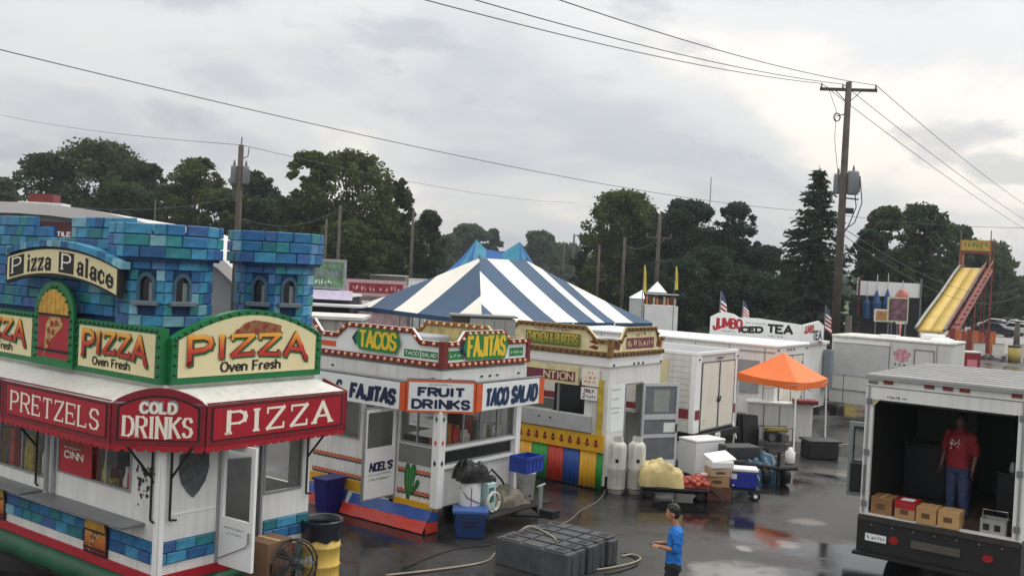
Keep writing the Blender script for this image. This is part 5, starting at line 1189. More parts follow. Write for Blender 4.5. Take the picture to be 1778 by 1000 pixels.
# barrel, carton and fan by the pizza booth
yb_ = thing('trash_barrel', 'yellow steel trash barrel lined with a black bag', 'trash can', Vector((-2.60, 14.55, 0)))
MB().lathe([(.27, 0), (.285, .01), (.285, .03), (.275, .05), (.275, .27), (.29, .285), (.275, .3), (.275, .54), (.29, .555), (.275, .57), (.275, .66)], (0, 0, 0), 28).obj('barrel', mat('barrel_yellow', (226, 190, 92), .45, var=.15, scale=3, streak=.15), yb_, True)
r = random.Random(2); mb = MB(); vs = []; n = 40
for k, (rr, z) in enumerate(((.288, .66), (.292, .74), (.296, .82), (.312, .92), (.306, .945), (.275, .93), (.25, .7))):
    for i in range(n):
        a = 2 * math.pi * i / n; d = (.008 * math.sin(i * 2.3) + .004 * r.uniform(-1, 1)) * (1 if k < 4 else .4); vs.append(((rr + d) * math.cos(a), (rr + d) * math.sin(a), z + (.018 * math.sin(i * 1.3) + .012 * r.uniform(-1, 1) if k == 0 else 0)))
fs = [(k * n + i, k * n + (i + 1) % n, (k + 1) * n + (i + 1) % n, (k + 1) * n + i) for k in range(6) for i in range(n)] + [tuple(reversed(range(6 * n, 7 * n)))]
mb.add(vs, fs).obj('bag_liner', mat('liner_black', (30, 32, 42), .24, var=.2, bump=.25, scale=4), yb_, True)
carton('cardboard_box', P0 + Matrix.Rotation(ROT, 3, 'Z') @ Vector((1.42, -.44, 0)), .23, .2, 0, .93, mat('dark_cardboard', (112, 84, 62), .8, var=.2), 'brown cardboard box beside the pizza stand door', ROT + .1, 'box', None)
fn = thing('floor_fan', 'black round floor fan tilted against the cardboard box', 'fan', P0 + Matrix.Rotation(ROT, 3, 'Z') @ Vector((1.55, -.80, 0)), .5)
fn_t = Matrix.Rotation(-.35, 3, 'X')
mb = MB(); Rf = .29; cz = Vector((0, 0, .66))
mb.tube([cz + fn_t @ Vector((Rf * math.cos(t * .2244), -.09, Rf * math.sin(t * .2244))) for t in range(29)], .014, 6); mb.tube([cz + fn_t @ Vector((Rf * math.cos(t * .2244), .09, Rf * math.sin(t * .2244))) for t in range(29)], .014, 6)
mb.obj('fan_ring', BLKPL, fn, True)
mb = MB()
for i in range(24): a = 2 * math.pi * i / 24; mb.tube([cz + fn_t @ Vector((.04 * math.cos(a), -.12, .04 * math.sin(a))), cz + fn_t @ Vector((Rf * math.cos(a + .15), -.09, Rf * math.sin(a + .15)))], .004, 4)
for rr in (.1, .17, .24): mb.tube([cz + fn_t @ Vector((rr * math.cos(t * .2618), -.112 + .02 * rr, rr * math.sin(t * .2618))) for t in range(25)], .004, 4)
mb.obj('grille', BLKPL, fn)['kind'] = 'stuff'
for i in range(5):
    a = 2 * math.pi * i / 5; f_ = lambda rr, t, y: cz + fn_t @ Vector((rr * math.cos(a + t), y, rr * math.sin(a + t)))
    MB().prism([f_(.05, -.3, -.03), f_(.25, -.25, -.05), f_(.26, .25, .03), f_(.05, .3, .02)], fn_t @ Vector((0, .006, 0))).obj('blade', mat('blade_grey', (60, 62, 66), .4), fn)
MB().ell(cz, (.07, .1, .07), 10, 6).obj('motor', BLKPL, fn); MB().tube([(-.3, .0, .66), (-.32, .1, .03), (.32, .1, .03), (.3, .0, .66)], .014, 6).obj('stand', BLKPL, fn)
# ================================================================ five grey ballast blocks
bF, bL, bR = gp(985, 962, .45), gp(858, 930, .45), gp(1078, 930, .45)
lv = (bL - bF); lv.z = 0; wv = (bR - bF); wv.z = 0
ang = math.atan2(wv.y, wv.x); Lb, wb_ = lv.length, wv.length / 5
bmat = mat('ballast_grey', (74, 76, 79), .6, var=.35, scale=3.5, bump=.25, rnd=.1, streak=.15)
labs = ['grey ballast block, nearest the camera at the end of the row', 'grey ballast block, second in the row from the near end', 'grey ballast block, middle of the row of five', 'grey ballast block, fourth in the row from the near end', 'grey ballast block, farthest of the row, nearest the propane tanks']
for i in range(5):
    t = thing('ballast_block', labs[i], 'ballast block', (bF.x + wv.normalized().x * wb_ * i, bF.y + wv.normalized().y * wb_ * i, 0), ang, 'row of grey ballast blocks')
    boxo('block_body', .02, wb_ - .02, (.0, .05, .015, .07, .03)[i], Lb + (.0, .06, .02, .08, -.02)[i], 0, (.43, .415, .43, .42, .405)[i], bmat, t, .02)
    for k in range(3): boxo('top_rib', .035, wb_ - .035, .09 + k * (Lb - .14) / 3, .05 + (k + 1) * (Lb - .14) / 3, .40, .452, bmat, t, .012)
    boxo('end_rib', wb_ * .44, wb_ * .56, -.012 + (.0, .05, .015, .07, .03)[i], .01 + (.0, .05, .015, .07, .03)[i], .03, .38, bmat, t, .006)
    for y in (.14, Lb - .3): boxo('lifting_slot', wb_ * .3, wb_ * .7, y, y + .16, .4525, .4565, INK, t)
# ================================================================ hoses and cables on the ground
def hose(name, lab, px, rr, m, z=.02, cat='hose', grp=None):
    pts = []
    P_ = [gp(a, b, z if len(c) == 0 else c[0]) for a, b, *c in px]
    for i in range(len(P_) - 1):
        p0, p1, p2, p3 = P_[max(i - 1, 0)], P_[i], P_[i + 1], P_[min(i + 2, len(P_) - 1)]
        for k in range(7):
            t = k / 7; pts.append(.5 * ((2 * p1) + (p2 - p0) * t + (2 * p0 - 5 * p1 + 4 * p2 - p3) * t * t + (3 * p1 - p0 - 3 * p2 + p3) * t ** 3))
    pts.append(P_[-1])
    return tag(MB().tube(pts, rr, 7).obj(name, m, None, True), lab, cat, grp)
HB, HG = mat('hose_pale', (150, 140, 120), .5, var=.2), mat('hose_grey', (96, 90, 82), .5, var=.2)
hose('water_hose', 'pale water hose running from the taco stand across the wet ground', [(670, 998), (760, 988), (840, 975), (862, 958), (905, 920, .46), (925, 914, .47), (958, 930, .47), (965, 937, .47)], .016, HB)
hose('water_hose', 'grey hose running from the ballast blocks to the propane tanks', [(940, 918, .46), (985, 905, .3), (1010, 885), (1035, 872), (1048, 858), (1050, 850)], .017, HG)
hose('water_hose', 'pale hose looped at the right end of the ballast blocks', [(1020, 990), (1060, 985), (1100, 976), (1112, 968), (1098, 962), (1080, 965)], .016, HB)
hose('power_cable', 'thin black cable along the ground under the taco stand', [(700, 985), (780, 955), (850, 945), (880, 930), (920, 905), (960, 890)], .01, BLACK, .012, 'cable')
hose('power_cable', 'black cable curling right of the ballast blocks', [(1085, 960), (1105, 970), (1105, 980), (1080, 990), (1050, 996)], .012, BLACK, .012, 'cable')
hose('power_cable', 'pale cord across the asphalt before the pizza stand skirt', [(35, 968), (45, 965), (62, 967)], .012, HB, .012, 'cable')
hose('power_cable', 'pale cable crossing the ground below the orange canopy', [(1300, 800), (1345, 792), (1395, 785), (1440, 775), (1480, 770)], .016, HB, .012, 'cable')

ex = atd(842, 560, 21.2); exu = thing('air_handler', 'tall grey air handling cabinet rising behind the taco stand roof', 'air handler', (ex.x, ex.y, 0), .12)
boxo('cabinet', -.35, .62, -.3, .3, 0, 3.64, ROOFG, exu, .02); boxo('dark_intake', -.72, -.36, -.28, .28, 0, 3.66, mat('intake_brown', (66, 58, 54), .6, var=.3), exu, .02); boxo('top_cap', -.75, .66, -.33, .33, 3.665, 3.70, GREYM, exu)
for i in range(3): boxo('panel_seam', -.05 + .22 * i, -.035 + .22 * i, -.306, -.3, .1, 3.6, GREYM, exu)
# seams, rivet strips and fittings on the plain trailer sides
for i in range(6): EL.box('panel_seam', -.35 - 1.15 * i, -.33 - 1.15 * i, .5, 2.7, .002, .012, GREYM, et)
EL.box('rub_rail', -7.3, -.02, .62, .68, .002, .03, ALU, et); EL.box('rub_rail', -7.3, -.02, 2.56, 2.6, .002, .025, ALU, et)
ER.box('rub_rail', .02, 2.68, .5, .56, .002, .03, ALU, et); MB().tube([ER.P(2.45, 1.0, .04), ER.P(2.45, 1.5, .04)], .02, 6).obj('grab_handle', ALU, et)
# ================================================================ box truck
K0 = gp(1487, 985, 0)
tk = thing('box_truck', 'white box truck with its rear door rolled up and a side door open', 'truck', K0, ROT)
TW = mat('truck_white', (222, 222, 218), .4, var=.1, scale=1.2, streak=.14)
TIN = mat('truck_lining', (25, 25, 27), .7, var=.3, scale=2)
KB = PL(tk, (0, 0, 0), (0, -1, 0))     # rear face, u = -y
BW, BLn = 2.44, 3.7
KB.wall('rear_frame', .0, BW, .90, 3.20, [(.13, BW - .13, .95, 2.84)], .08, TW)
boxo('side_panel', .081, BLn, -.03, .0, .90, 3.17, TW, tk); boxo('side_panel', .081, BLn, -BW, -BW + .03, .90, 3.17, TW, tk); boxo('front_panel', BLn - .04, BLn, -BW + .031, -.031, .90, 3.17, TW, tk)
boxo('roof', -.01, BLn + .02, -BW - .02, .02, 3.172, 3.26, mat('truck_roof', (140, 140, 138), .5, var=.16, scale=1.5), tk, .035)
boxo('cargo_floor', .02, BLn - .05, -BW + .04, -.04, .88, .93, mat('deck_wood', (84, 66, 48), .7, var=.35, scale=5), tk)
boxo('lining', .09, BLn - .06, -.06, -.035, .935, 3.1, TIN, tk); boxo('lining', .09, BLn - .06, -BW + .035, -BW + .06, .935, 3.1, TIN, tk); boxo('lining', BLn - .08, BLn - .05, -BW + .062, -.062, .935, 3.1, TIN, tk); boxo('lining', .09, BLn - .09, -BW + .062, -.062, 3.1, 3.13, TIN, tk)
for u in (.28, .92, 1.2, 1.45, 2.2): KB.box('marker_light', u, u + .15, 3.11, 3.17, .002, .02, mat('marker_red', (120, 30, 28), .3), tk)
KB.box('grey_decal', .03, .19, 3.09, 3.14, .002, .006, GREYM, tk)
KB.scribble(.34, .66, 2.87, 2.93, INK, .004, tk, 61)
KB.poly('corner_gusset', [(.12, 2.72), (.13, 2.72), (.24, 2.845), (.12, 2.845)], .002, .012, mat('gusset_tan', (190, 176, 140), .5, var=.3), tk)
MB().tube([KB.P(.05, 1.25, .03), KB.P(.05, 1.75, .03)], .02, 6).obj('grab_handle', GREYM, tk)
MB().tube([(.16, -.2, 2.86), (.16, -BW + .2, 2.86)], .07, 10).obj('roller_door_drum', GREYM, tk)
bp_ = KB.box('bumper', -.02, BW + .02, .32, .885, -.3, .02, mat('bumper_black', (26, 26, 27), .55, var=.3), tk)
KB.box('bed_edge', .0, BW, .83, .92, .021, .045, mat('edge_steel', (64, 60, 56), .5, metal=.4, var=.3), tk)
KB.box('number_plate', .12, .46, .50, .62, .022, .03, SIGNW, tk); KB.scribble(.15, .43, .53, .60, INK, .032, tk, 62)
for u in (.50, 1.92): KB.poly('tail_light', [(u + .08 + .08 * math.cos(t * .5236), .58 + .06 * math.sin(t * .5236)) for t in range(12)], .021, .05, mat('tail_red', (150, 24, 26), .25), tk)
KB.box('step_bracket', .86, 1.6, .52, .64, .021, .06, mat('step_steel', (96, 92, 86), .45, metal=.4), tk); KB.box('step_plate', -.05, BW + .05, .26, .31, -.2, .14, mat('bumper_black', (26, 26, 27), .55), tk)
for y in (-.35, -BW + .35):
    for k in (0, 1): MB().lathe([(.22, -.13), (.42, -.12), (.44, 0), (.42, .12), (.22, .13)], (1.1, y + (.3 * k if y < -1 else -.3 * k), .44), 20, 'Y').obj('wheel', BLACK, tk, True)
boxo('chassis', .3, 5.3, -1.6, -.85, .5, .86, BLACK, tk)
# cab ahead of the box, and a side door swung open on the far side
CABG = mat('cab_paint', (128, 140, 142), .4, var=.12)
mb = MB(); mb.prism([(3.8, -.14, .55), (5.9, -.14, .55), (5.9, -.14, 1.25), (5.2, -.14, 1.45), (4.8, -.14, 2.25), (3.8, -.14, 2.3)], (0, -2.1, 0)); mb.obj('cab', CABG, tk, bev=.06)
CDp = PL(tk, (2.25, .95, 0), (.25, -1.0, 0))
cdr = CDp.wall('side_door', .0, .93, .72, 2.12, [(.10, .83, 1.38, 2.02)], .07, CABG, tk)
CDp.box('door_lining', .05, .88, .8, 1.34, .001, .02, BLKPL, cdr); CDp.box('door_glass', .10, .83, 1.38, 2.02, -.03, -.024, GLASS, cdr); CDp.frame('window_seal', .08, .85, 1.36, 2.04, .03, .001, .012, BLACK, cdr)
for x in (4.9,):
    for y in (-.3, -2.1): MB().lathe([(.22, -.12), (.4, -.12), (.42, 0), (.4, .12), (.22, .12)], (x, y, .42), 20, 'Y').obj('wheel', BLACK, tk, True)
def kl(x, y, z=0): return K0 + R3 @ Vector((x, y, z))
# fittings of the rear frame
for u in (.035, BW - .075): KB.box('edge_channel', u, u + .04, .95, 3.05, .002, .014, ALU, tk)
for u in (.02, BW - .11):
    for v in (1.05, 1.9, 2.75): KB.box('hinge_plate', u, u + .09, v, v + .1, .015, .024, GREYM, tk)
KB.box('drip_rail', 0, BW, 3.175, 3.195, .002, .05, ALU, tk)
KB.box('header_seam', .0, BW, 3.05, 3.062, .002, .008, GREYM, tk)
for i in range(7): KB.box('bumper_bolt', .2 + .33 * i, .225 + .33 * i, .76, .785, .021, .032, GREYM, tk)
for i in range(9): boxo('roof_bow', .3 + .38 * i, .33 + .38 * i, -BW + .03, -.03, 3.261, 3.268, mat('truck_roof', (140, 140, 138), .5), tk)
# load
carton('produce_carton', kl(.22, -.34), .17, .2, .935, .30, mat('carton_brown', (140, 100, 62), .8, var=.2), 'brown produce carton at the left end of the truck bed', ROT + math.pi / 2 + math.pi, 'box', 'cartons on the truck bed')
c2_ = carton('produce_carton', kl(.20, -.72), .16, .2, .935, .26, CARD, 'carton with a red and white lid on the truck bed', ROT - math.pi / 2, 'box', 'cartons on the truck bed')
boxo('red_lid', -.165, .165, -.205, .205, .262, .30, RED, c2_); boxo('red_band', -.162, .162, -.2035, -.2005, .18, .255, RED, c2_); boxo('white_patch', -.10, .10, -.1, .1, .301, .304, SIGNW, c2_)
carton('produce_carton', kl(.16, -1.06), .155, .19, .935, .27, mat('carton_tan', (176, 138, 92), .8, var=.15), 'tan produce carton, second from the white crate on the truck bed', ROT - math.pi / 2, 'box', 'cartons on the truck bed')
carton('produce_carton', kl(.14, -1.40), .16, .19, .935, .27, mat('carton_tan2', (186, 148, 100), .8, var=.15), 'light tan produce carton with a dark logo before the man in red', ROT - math.pi / 2, 'box', 'cartons on the truck bed')
wc = thing('milk_crate', 'pale grey crate with a wire handle on the truck bed', 'crate', kl(.20, -2.03, .935), ROT - math.pi / 2)
CG = mat('crate_grey', (150, 150, 144), .5, var=.2)
for s_ in (-1, 1): boxo('crate_side', -.18, .18, s_ * .15 - .008, s_ * .15 + .008, 0, .24, CG, wc); boxo('crate_end', s_ * .18 - .008, s_ * .18 + .008, -.142, .142, 0, .24, CG, wc)
boxo('crate_floor', -.17, .17, -.14, .14, 0, .015, CG, wc); MB().tube([(-.18, 0, .24), (-.18, 0, .36), (.18, 0, .36), (.18, 0, .24)], .01, 5).obj('wire_handle', ALU, wc)
for x in (-.1, .06): PL(wc, (0, -.158, 0), (1, 0, 0)).box('printed_mark', x - .04, x + .05, .07, .17, .001, .003, INK, wc)
for i, (x, y, sx, sy, h, lab) in enumerate([(2.3, -.5, .3, .36, .95, 'dark appliance at the left inside the truck'), (2.4, -1.05, .25, .22, .7, 'dark bin beside the appliance inside the truck'), (2.0, -2.05, .4, .3, .7, 'dark chest at the right inside the truck')]):
    t = thing('stored_appliance', lab, 'appliance', kl(x, y, .935), ROT, 'goods stored in the truck'); boxo('cabinet', -sx, sx, -sy, sy, 0, h, mat('appliance_dark', (22, 24, 32), .5, var=.3), t, .03); boxo('lid', -sx - .01, sx + .01, -sy - .01, sy + .01, h + .002, h + .04, mat('appliance_lid', (36, 38, 44), .4), t, .01)
boxo('partition_panel', 2.9, 2.93, -1.15, -.1, .94, 3.0, mat('panel_lining', (46, 46, 46), .6), tk)
wb2 = MB().lathe([(.04, 0), (.05, .04), (.04, .14), (.02, .18)], (0, 0, 0), 10).obj('white_bottle', SIGNW, None, True, loc=kl(1.15, -1.78, 1.64)); tag(wb2, 'white bottle on the dark chest inside the truck', 'bottle')
wb2.location = kl(1.72, -1.98, .935 + .745)

# ================================================================ people
def body_obj(mb, name, m, parent, vox, smooth=6):
    o = mb.obj(name, m, parent, True)
    rm = o.modifiers.new('remesh', 'REMESH'); rm.mode = 'VOXEL'; rm.voxel_size = vox; rm.use_smooth_shade = True
    sm = o.modifiers.new('smooth', 'SMOOTH'); sm.factor = .5; sm.iterations = smooth
    if name in ('shirt', 'jeans', 'shorts'):       # folds
        tx = bpy.data.textures.get('folds') or bpy.data.textures.new('folds', 'CLOUDS'); tx.noise_scale = .07
        dm = o.modifiers.new('folds', 'DISPLACE'); dm.texture = tx; dm.strength = .03; dm.mid_level = .42
    return o
def limb(mb, pts, rs, n=12):
    pts = [Vector(p) for p in pts]
    P2, R2 = [], []
    for i in range(len(pts) - 1):
        for k in range(4):
            t = k / 4; P2.append(pts[i].lerp(pts[i + 1], t)); R2.append(rs[i] + (rs[i + 1] - rs[i]) * t)
    P2.append(pts[-1]); R2.append(rs[-1]); mb.tube(P2, R2, n)
    for p, r_ in zip(pts, rs): mb.ell(p, r_ * 1.0, 10, 7)
def loft(mb, rings, n=18):
    vs = []
    for (cx1, cy1, z, rx, ry) in rings:
        for j in range(n):
            t = 2 * math.pi * j / n; c_, s_ = math.cos(t), math.sin(t)
            vs.append((cx1 + rx * math.copysign(abs(c_) ** .85, c_), cy1 + ry * math.copysign(abs(s_) ** .85, s_), z))
    k = len(rings); fs = [(i * n + j, i * n + (j + 1) % n, (i + 1) * n + (j + 1) % n, (i + 1) * n + j) for i in range(k - 1) for j in range(n)]
    fs += [tuple(reversed(range(n))), tuple(range((k - 1) * n, k * n))]
    mb.add(vs, fs)
def hand(mb, wrist, d, up, side, s=1.0, curl=.5):
    d = Vector(d).normalized(); up = Vector(up).normalized(); lat = d.cross(up).normalized()
    w = Vector(wrist); palm = w + d * .05 * s
    M3 = Matrix((d, lat, up)).transposed()
    mb.ell(palm, (.05 * s, .038 * s, .017 * s), 10, 7, M3)
    for i, (off, ln) in enumerate(((-.029, .066), (-.010, .078), (.010, .074), (.028, .058))):
        b0 = w + d * .088 * s + lat * off * s; b1 = b0 + (d * .6 - up * curl * .55).normalized() * ln * .55 * s; b2 = b1 + (d * .35 - up * curl * 1.3).normalized() * ln * .5 * s
        limb(mb, [b0, b1, b2], [.0088 * s, .008 * s, .007 * s], 7)
    t0 = w + d * .03 * s + lat * side * .035 * s; t1 = t0 + (d * .5 + lat * side * .7 - up * .2).normalized() * .035 * s; t2 = t1 + (d * .9 + lat * side * .1 - up * .4).normalized() * .032 * s
    limb(mb, [t0, t1, t2], [.011 * s, .0095 * s, .008 * s], 7)
def head(mb, c, h, yaw=0):
    c = Vector(c); k = h / .23
    mb.ell(c + Vector((-.008, 0, .018)) * k, (.098 * k, .078 * k, .105 * k), 16, 12)
    mb.ell(c + Vector((.022, 0, -.045)) * k, (.068 * k, .06 * k, .072 * k), 14, 10)      # face and jaw
    mb.ell(c + Vector((.085, 0, -.022)) * k, (.02 * k, .014 * k, .024 * k), 8, 6)          # nose
    mb.ell(c + Vector((.074, 0, -.068)) * k, (.014 * k, .024 * k, .010 * k), 8, 6)         # lips
    mb.ell(c + Vector((.062, 0, -.105)) * k, (.02 * k, .024 * k, .016 * k), 8, 6)          # chin
    mb.ell(c + Vector((.078, 0, .022)) * k, (.014 * k, .05 * k, .012 * k), 8, 6)           # brow
    for s_ in (-1, 1): mb.ell(c + Vector((-.005, s_ * .079, -.012)) * k, (.022 * k, .010 * k, .032 * k), 8, 6)
def face_parts(par, c, h, hairm, style):
    c = Vector(c); k = h / .23
    for s_ in (-1, 1):
        e = MB().ell(c + Vector((.078, s_ * .030, .002)) * k, (.010 * k, .013 * k, .008 * k), 8, 6).obj('eye', SIGNW, par, True)
        MB().ell(c + Vector((.086, s_ * .030, .002)) * k, (.004 * k, .006 * k, .006 * k), 7, 5).obj('pupil', INK, e, True)
        MB().ell(c + Vector((.085, s_ * .030, .026)) * k, (.006 * k, .020 * k, .005 * k), 8, 5).obj('eyebrow', hairm, par, True)
    MB().ell(c + Vector((.086, 0, -.067)) * k, (.004 * k, .020 * k, .003 * k), 8, 5).obj('mouth', mat('lip_brown', (120, 62, 56), .5), par, True)
    hb = MB(); r = random.Random(4)
    hb.ell(c + Vector((-.022, 0, .048)) * k, (.102 * k, .088 * k, .094 * k), 16, 10)
    hb.ell(c + Vector((-.055, 0, -.01)) * k, (.062 * k, .08 * k, .08 * k), 12, 8)
    for i in range(26):
        a, b = r.uniform(0, 6.28), r.uniform(.1, 1.1)
        hb.ell(c + Vector((-.015 + .095 * math.sin(b) * math.cos(a), .082 * math.sin(b) * math.sin(a), .055 + .085 * math.cos(b))) * k, (.022 * k, .022 * k, .016 * k), 7, 5)
    body_obj(hb, 'hair', hairm, par, .007, 2)
HAIR = mat('black_hair', (24, 20, 19), .5, var=.3, scale=30)
# ---- boy in the blue shirt, side on, hands together before him
bp0 = gp(1173, 1070, 0)
by = thing('person', 'boy in a bright blue T-shirt and dark shorts walking with hands held before him', 'person', (2.44, 13.95, 0), math.radians(176))
SKIN1 = mat('skin_tan', (176, 120, 92), .5, var=.08, scale=12)
mb = MB()
head(mb, (.045, 0, 1.405), .215)
limb(mb, [(-.02, 0, 1.18), (.02, 0, 1.32)], [.055, .05])
loft(mb, [(-.005, 0, .72, .08, .12), (0, 0, .82, .085, .125), (-.005, 0, 1.0, .09, .13), (-.015, 0, 1.14, .085, .15), (-.02, 0, 1.22, .05, .08)])
for s_ in (-1, 1):
    limb(mb, [(-.02, s_ * .155, 1.165), (-.015, s_ * .185, .93), (.20, s_ * .10, .95)], [.048, .036, .026]); hand(mb, (.205, s_ * .098, .952), (1, -s_ * .45, .05), (.0, s_ * .5, .8), s_ * -1, .88, .6)
limb(mb, [(0, .07, .70), (.08, .08, .42), (.04, .08, .09)], [.06, .055, .034]); limb(mb, [(0, -.07, .70), (-.02, -.08, .42), (-.14, -.08, .11)], [.06, .055, .034])
body_obj(mb, 'body', SKIN1, by, .0065)
face_parts(by, (.045, 0, 1.405), .215, HAIR, 'short')
sh = MB(); BLUE = mat('shirt_blue', (20, 112, 196), .75, var=.14, scale=6, bump=.25)
loft(sh, [(-.004, 0, .705, .112, .145), (0, 0, .78, .108, .142), (-.004, 0, .92, .105, .142), (-.012, 0, 1.05, .106, .15), (-.018, 0, 1.15, .098, .172), (-.022, 0, 1.205, .07, .13), (-.018, 0, 1.24, .055, .066)])
for s_ in (-1, 1): limb(sh, [(-.02, s_ * .15, 1.165), (-.012, s_ * .178, 1.06), (-.008, s_ * .188, .955)], [.068, .064, .062])
body_obj(sh, 'shirt', BLUE, by, .009)
for k in range(4): MB().box(.02, .06, .222, .228, .99 + .03 * k, 1.003 + .03 * k).obj('sleeve_print', NAVY, by)
pt = MB(); SHORT = mat('shorts_black', (26, 26, 30), .8, var=.2)
loft(pt, [(.0, 0, .60, .115, .155), (.0, 0, .72, .108, .142), (0, 0, .76, .1, .135)])
limb(pt, [(0, .078, .68), (.075, .082, .42), (.07, .082, .36)], [.092, .082, .08]); limb(pt, [(0, -.078, .68), (-.02, -.082, .42), (-.035, -.082, .36)], [.092, .082, .08])
body_obj(pt, 'shorts', SHORT, by, .009)
for (x, y, z) in ((.06, .08, 0), (-.14, -.08, .02)):
    f_ = MB(); f_.ell((x + .03, y, z + .045), (.12, .045, .042), 12, 7); f_.ell((x - .03, y, z + .07), (.06, .04, .05), 10, 6); body_obj(f_, 'shoe', mat('shoe_grey', (70, 70, 74), .6), by, .008, 2)
ph = boxo('handheld_device', -.05, .05, -.035, .035, -.006, .006, BLKPL, None, .003); ph.location = Vector((2.44, 13.95, 0)) + Matrix.Rotation(math.radians(176), 3, 'Z') @ Vector((.315, 0, .955)); ph.rotation_euler = (0, -.4, math.radians(176)); tag(ph, 'small dark device held in the boy hands', 'device')
# ---- man in the red shirt standing in the truck
mn = thing('person', 'man in a red T-shirt and jeans standing inside the box truck', 'person', kl(.95, -1.30, .932), ROT + math.pi - .35)
SKIN2 = mat('skin_brown', (92, 62, 48), .5, var=.08, scale=12)
mb = MB()
head(mb, (.02, 0, 1.60), .23)
limb(mb, [(-.01, 0, 1.38), (.0, 0, 1.52)], [.065, .06])
loft(mb, [(0, 0, .85, .105, .16), (.01, 0, 1.0, .115, .165), (.005, 0, 1.2, .115, .18), (-.005, 0, 1.35, .1, .19), (-.01, 0, 1.42, .06, .1)])
for s_ in (-1, 1):
    limb(mb, [(-.01, s_ * .205, 1.36), (-.03, s_ * .275, 1.08), (.06, s_ * .285, .84)], [.058, .045, .032]); hand(mb, (.065, s_ * .285, .835), (.15, 0, -1), (s_ * .2, -s_ * 1, 0), s_, 1.0, .5)
for s_ in (-1, 1): limb(mb, [(0, s_ * .09, .82), (.01, s_ * .11, .48), (-.02, s_ * .12, .09)], [.1, .066, .042])
body_obj(mb, 'body', SKIN2, mn, .008)
face_parts(mn, (.02, 0, 1.60), .23, HAIR, 'short')
sh = MB(); REDS = mat('shirt_red', (132, 20, 32), .75, var=.14, scale=6, bump=.25)
loft(sh, [(.005, 0, .84, .142, .2), (.01, 0, .95, .14, .195), (.01, 0, 1.12, .138, .195), (.002, 0, 1.27, .132, .205), (-.005, 0, 1.37, .115, .215), (-.012, 0, 1.42, .08, .14), (-.008, 0, 1.46, .068, .08)])
for s_ in (-1, 1): limb(sh, [(-.01, s_ * .2, 1.36), (-.02, s_ * .245, 1.22), (-.025, s_ * .265, 1.12)], [.08, .076, .074])
body_obj(sh, 'shirt', REDS, mn, .01)
FP = PL(mn, (.142, 0, 0), (0, 1, 0)); r = random.Random(21); mbp = MB()
for i in range(14):
    a, b, w = r.uniform(-.09, .09), r.uniform(1.12, 1.3), r.uniform(.012, .03); t = r.choice((.7, -.7, 1.2))
    mbp.prism([FP.P(a + w * math.cos(t + q) * (1 if q in (0, 3.14) else .35), b + w * math.sin(t + q) * (1 if q in (0, 3.14) else .35), -.01) for q in (0, 1.57, 3.14, 4.71)], FP.n * .014)
mbp.obj('shirt_print', SIGNW, mn)['kind'] = 'stuff'
pt = MB(); JEAN = mat('jeans_blue', (48, 62, 96), .8, var=.2, scale=8)
loft(pt, [(0, 0, .76, .13, .19), (0, 0, .86, .128, .185), (0, 0, .9, .12, .175)])
for s_ in (-1, 1): limb(pt, [(0, s_ * .095, .82), (.012, s_ * .112, .47), (-.015, s_ * .122, .09)], [.118, .086, .074])
body_obj(pt, 'jeans', JEAN, mn, .01)
for s_ in (-1, 1):
    f_ = MB(); f_.ell((.05, s_ * .125, .05), (.135, .05, .048), 12, 7); f_.ell((-.04, s_ * .122, .07), (.065, .048, .055), 10, 6); body_obj(f_, 'shoe', BLKPL, mn, .009, 2)
# ================================================================ trees
LEAF = {}
def leaf_mat(i):
    if i in LEAF: return LEAF[i]
    c = [(74, 90, 54), (64, 82, 54), (86, 98, 54), (56, 74, 58), (72, 92, 66)][i]
    m = leafy_mat('foliage_%d' % i, c); LEAF[i] = m; return m
BARK = mat('bark', (72, 60, 50), .9, var=.4, scale=5, bump=.6)
def leaf_cloud(centers, radii, n, size, rng, droop=0.0):
    k = rng.choice(len(centers), n, p=radii ** 2 / np.sum(radii ** 2))
    d = rng.normal(size=(n, 3)); d /= np.linalg.norm(d, axis=1)[:, None]
    rr = radii[k] * (0.30 + 0.85 * rng.random(n) ** .8 + .12 * np.abs(rng.normal(size=n)))
    p = centers[k] + d * rr[:, None] * np.array([1, 1, .8])
    a = rng.normal(size=(n, 3)); a /= np.linalg.norm(a, axis=1)[:, None]
    b = np.cross(a, rng.normal(size=(n, 3))); b /= np.linalg.norm(b, axis=1)[:, None]
    s = size * (0.6 + .8 * rng.random(n))[:, None]
    v = np.stack([p - a * s * .6, p + b * s * .38, p + a * s * .6, p - b * s * .38], 1).reshape(-1, 3)
    return v
def mesh_quads(name, v, m):
    nq = len(v) // 4; me = bpy.data.meshes.new(name)
    me.vertices.add(len(v)); me.vertices.foreach_set('co', v.astype(np.float32).ravel())
    me.loops.add(len(v)); me.loops.foreach_set('vertex_index', np.arange(len(v), dtype=np.int32))
    me.polygons.add(nq); me.polygons.foreach_set('loop_start', np.arange(0, len(v), 4, dtype=np.int32)); me.polygons.foreach_set('loop_total', np.full(nq, 4, np.int32))
    me.update(calc_edges=True); me.materials.append(m); return me
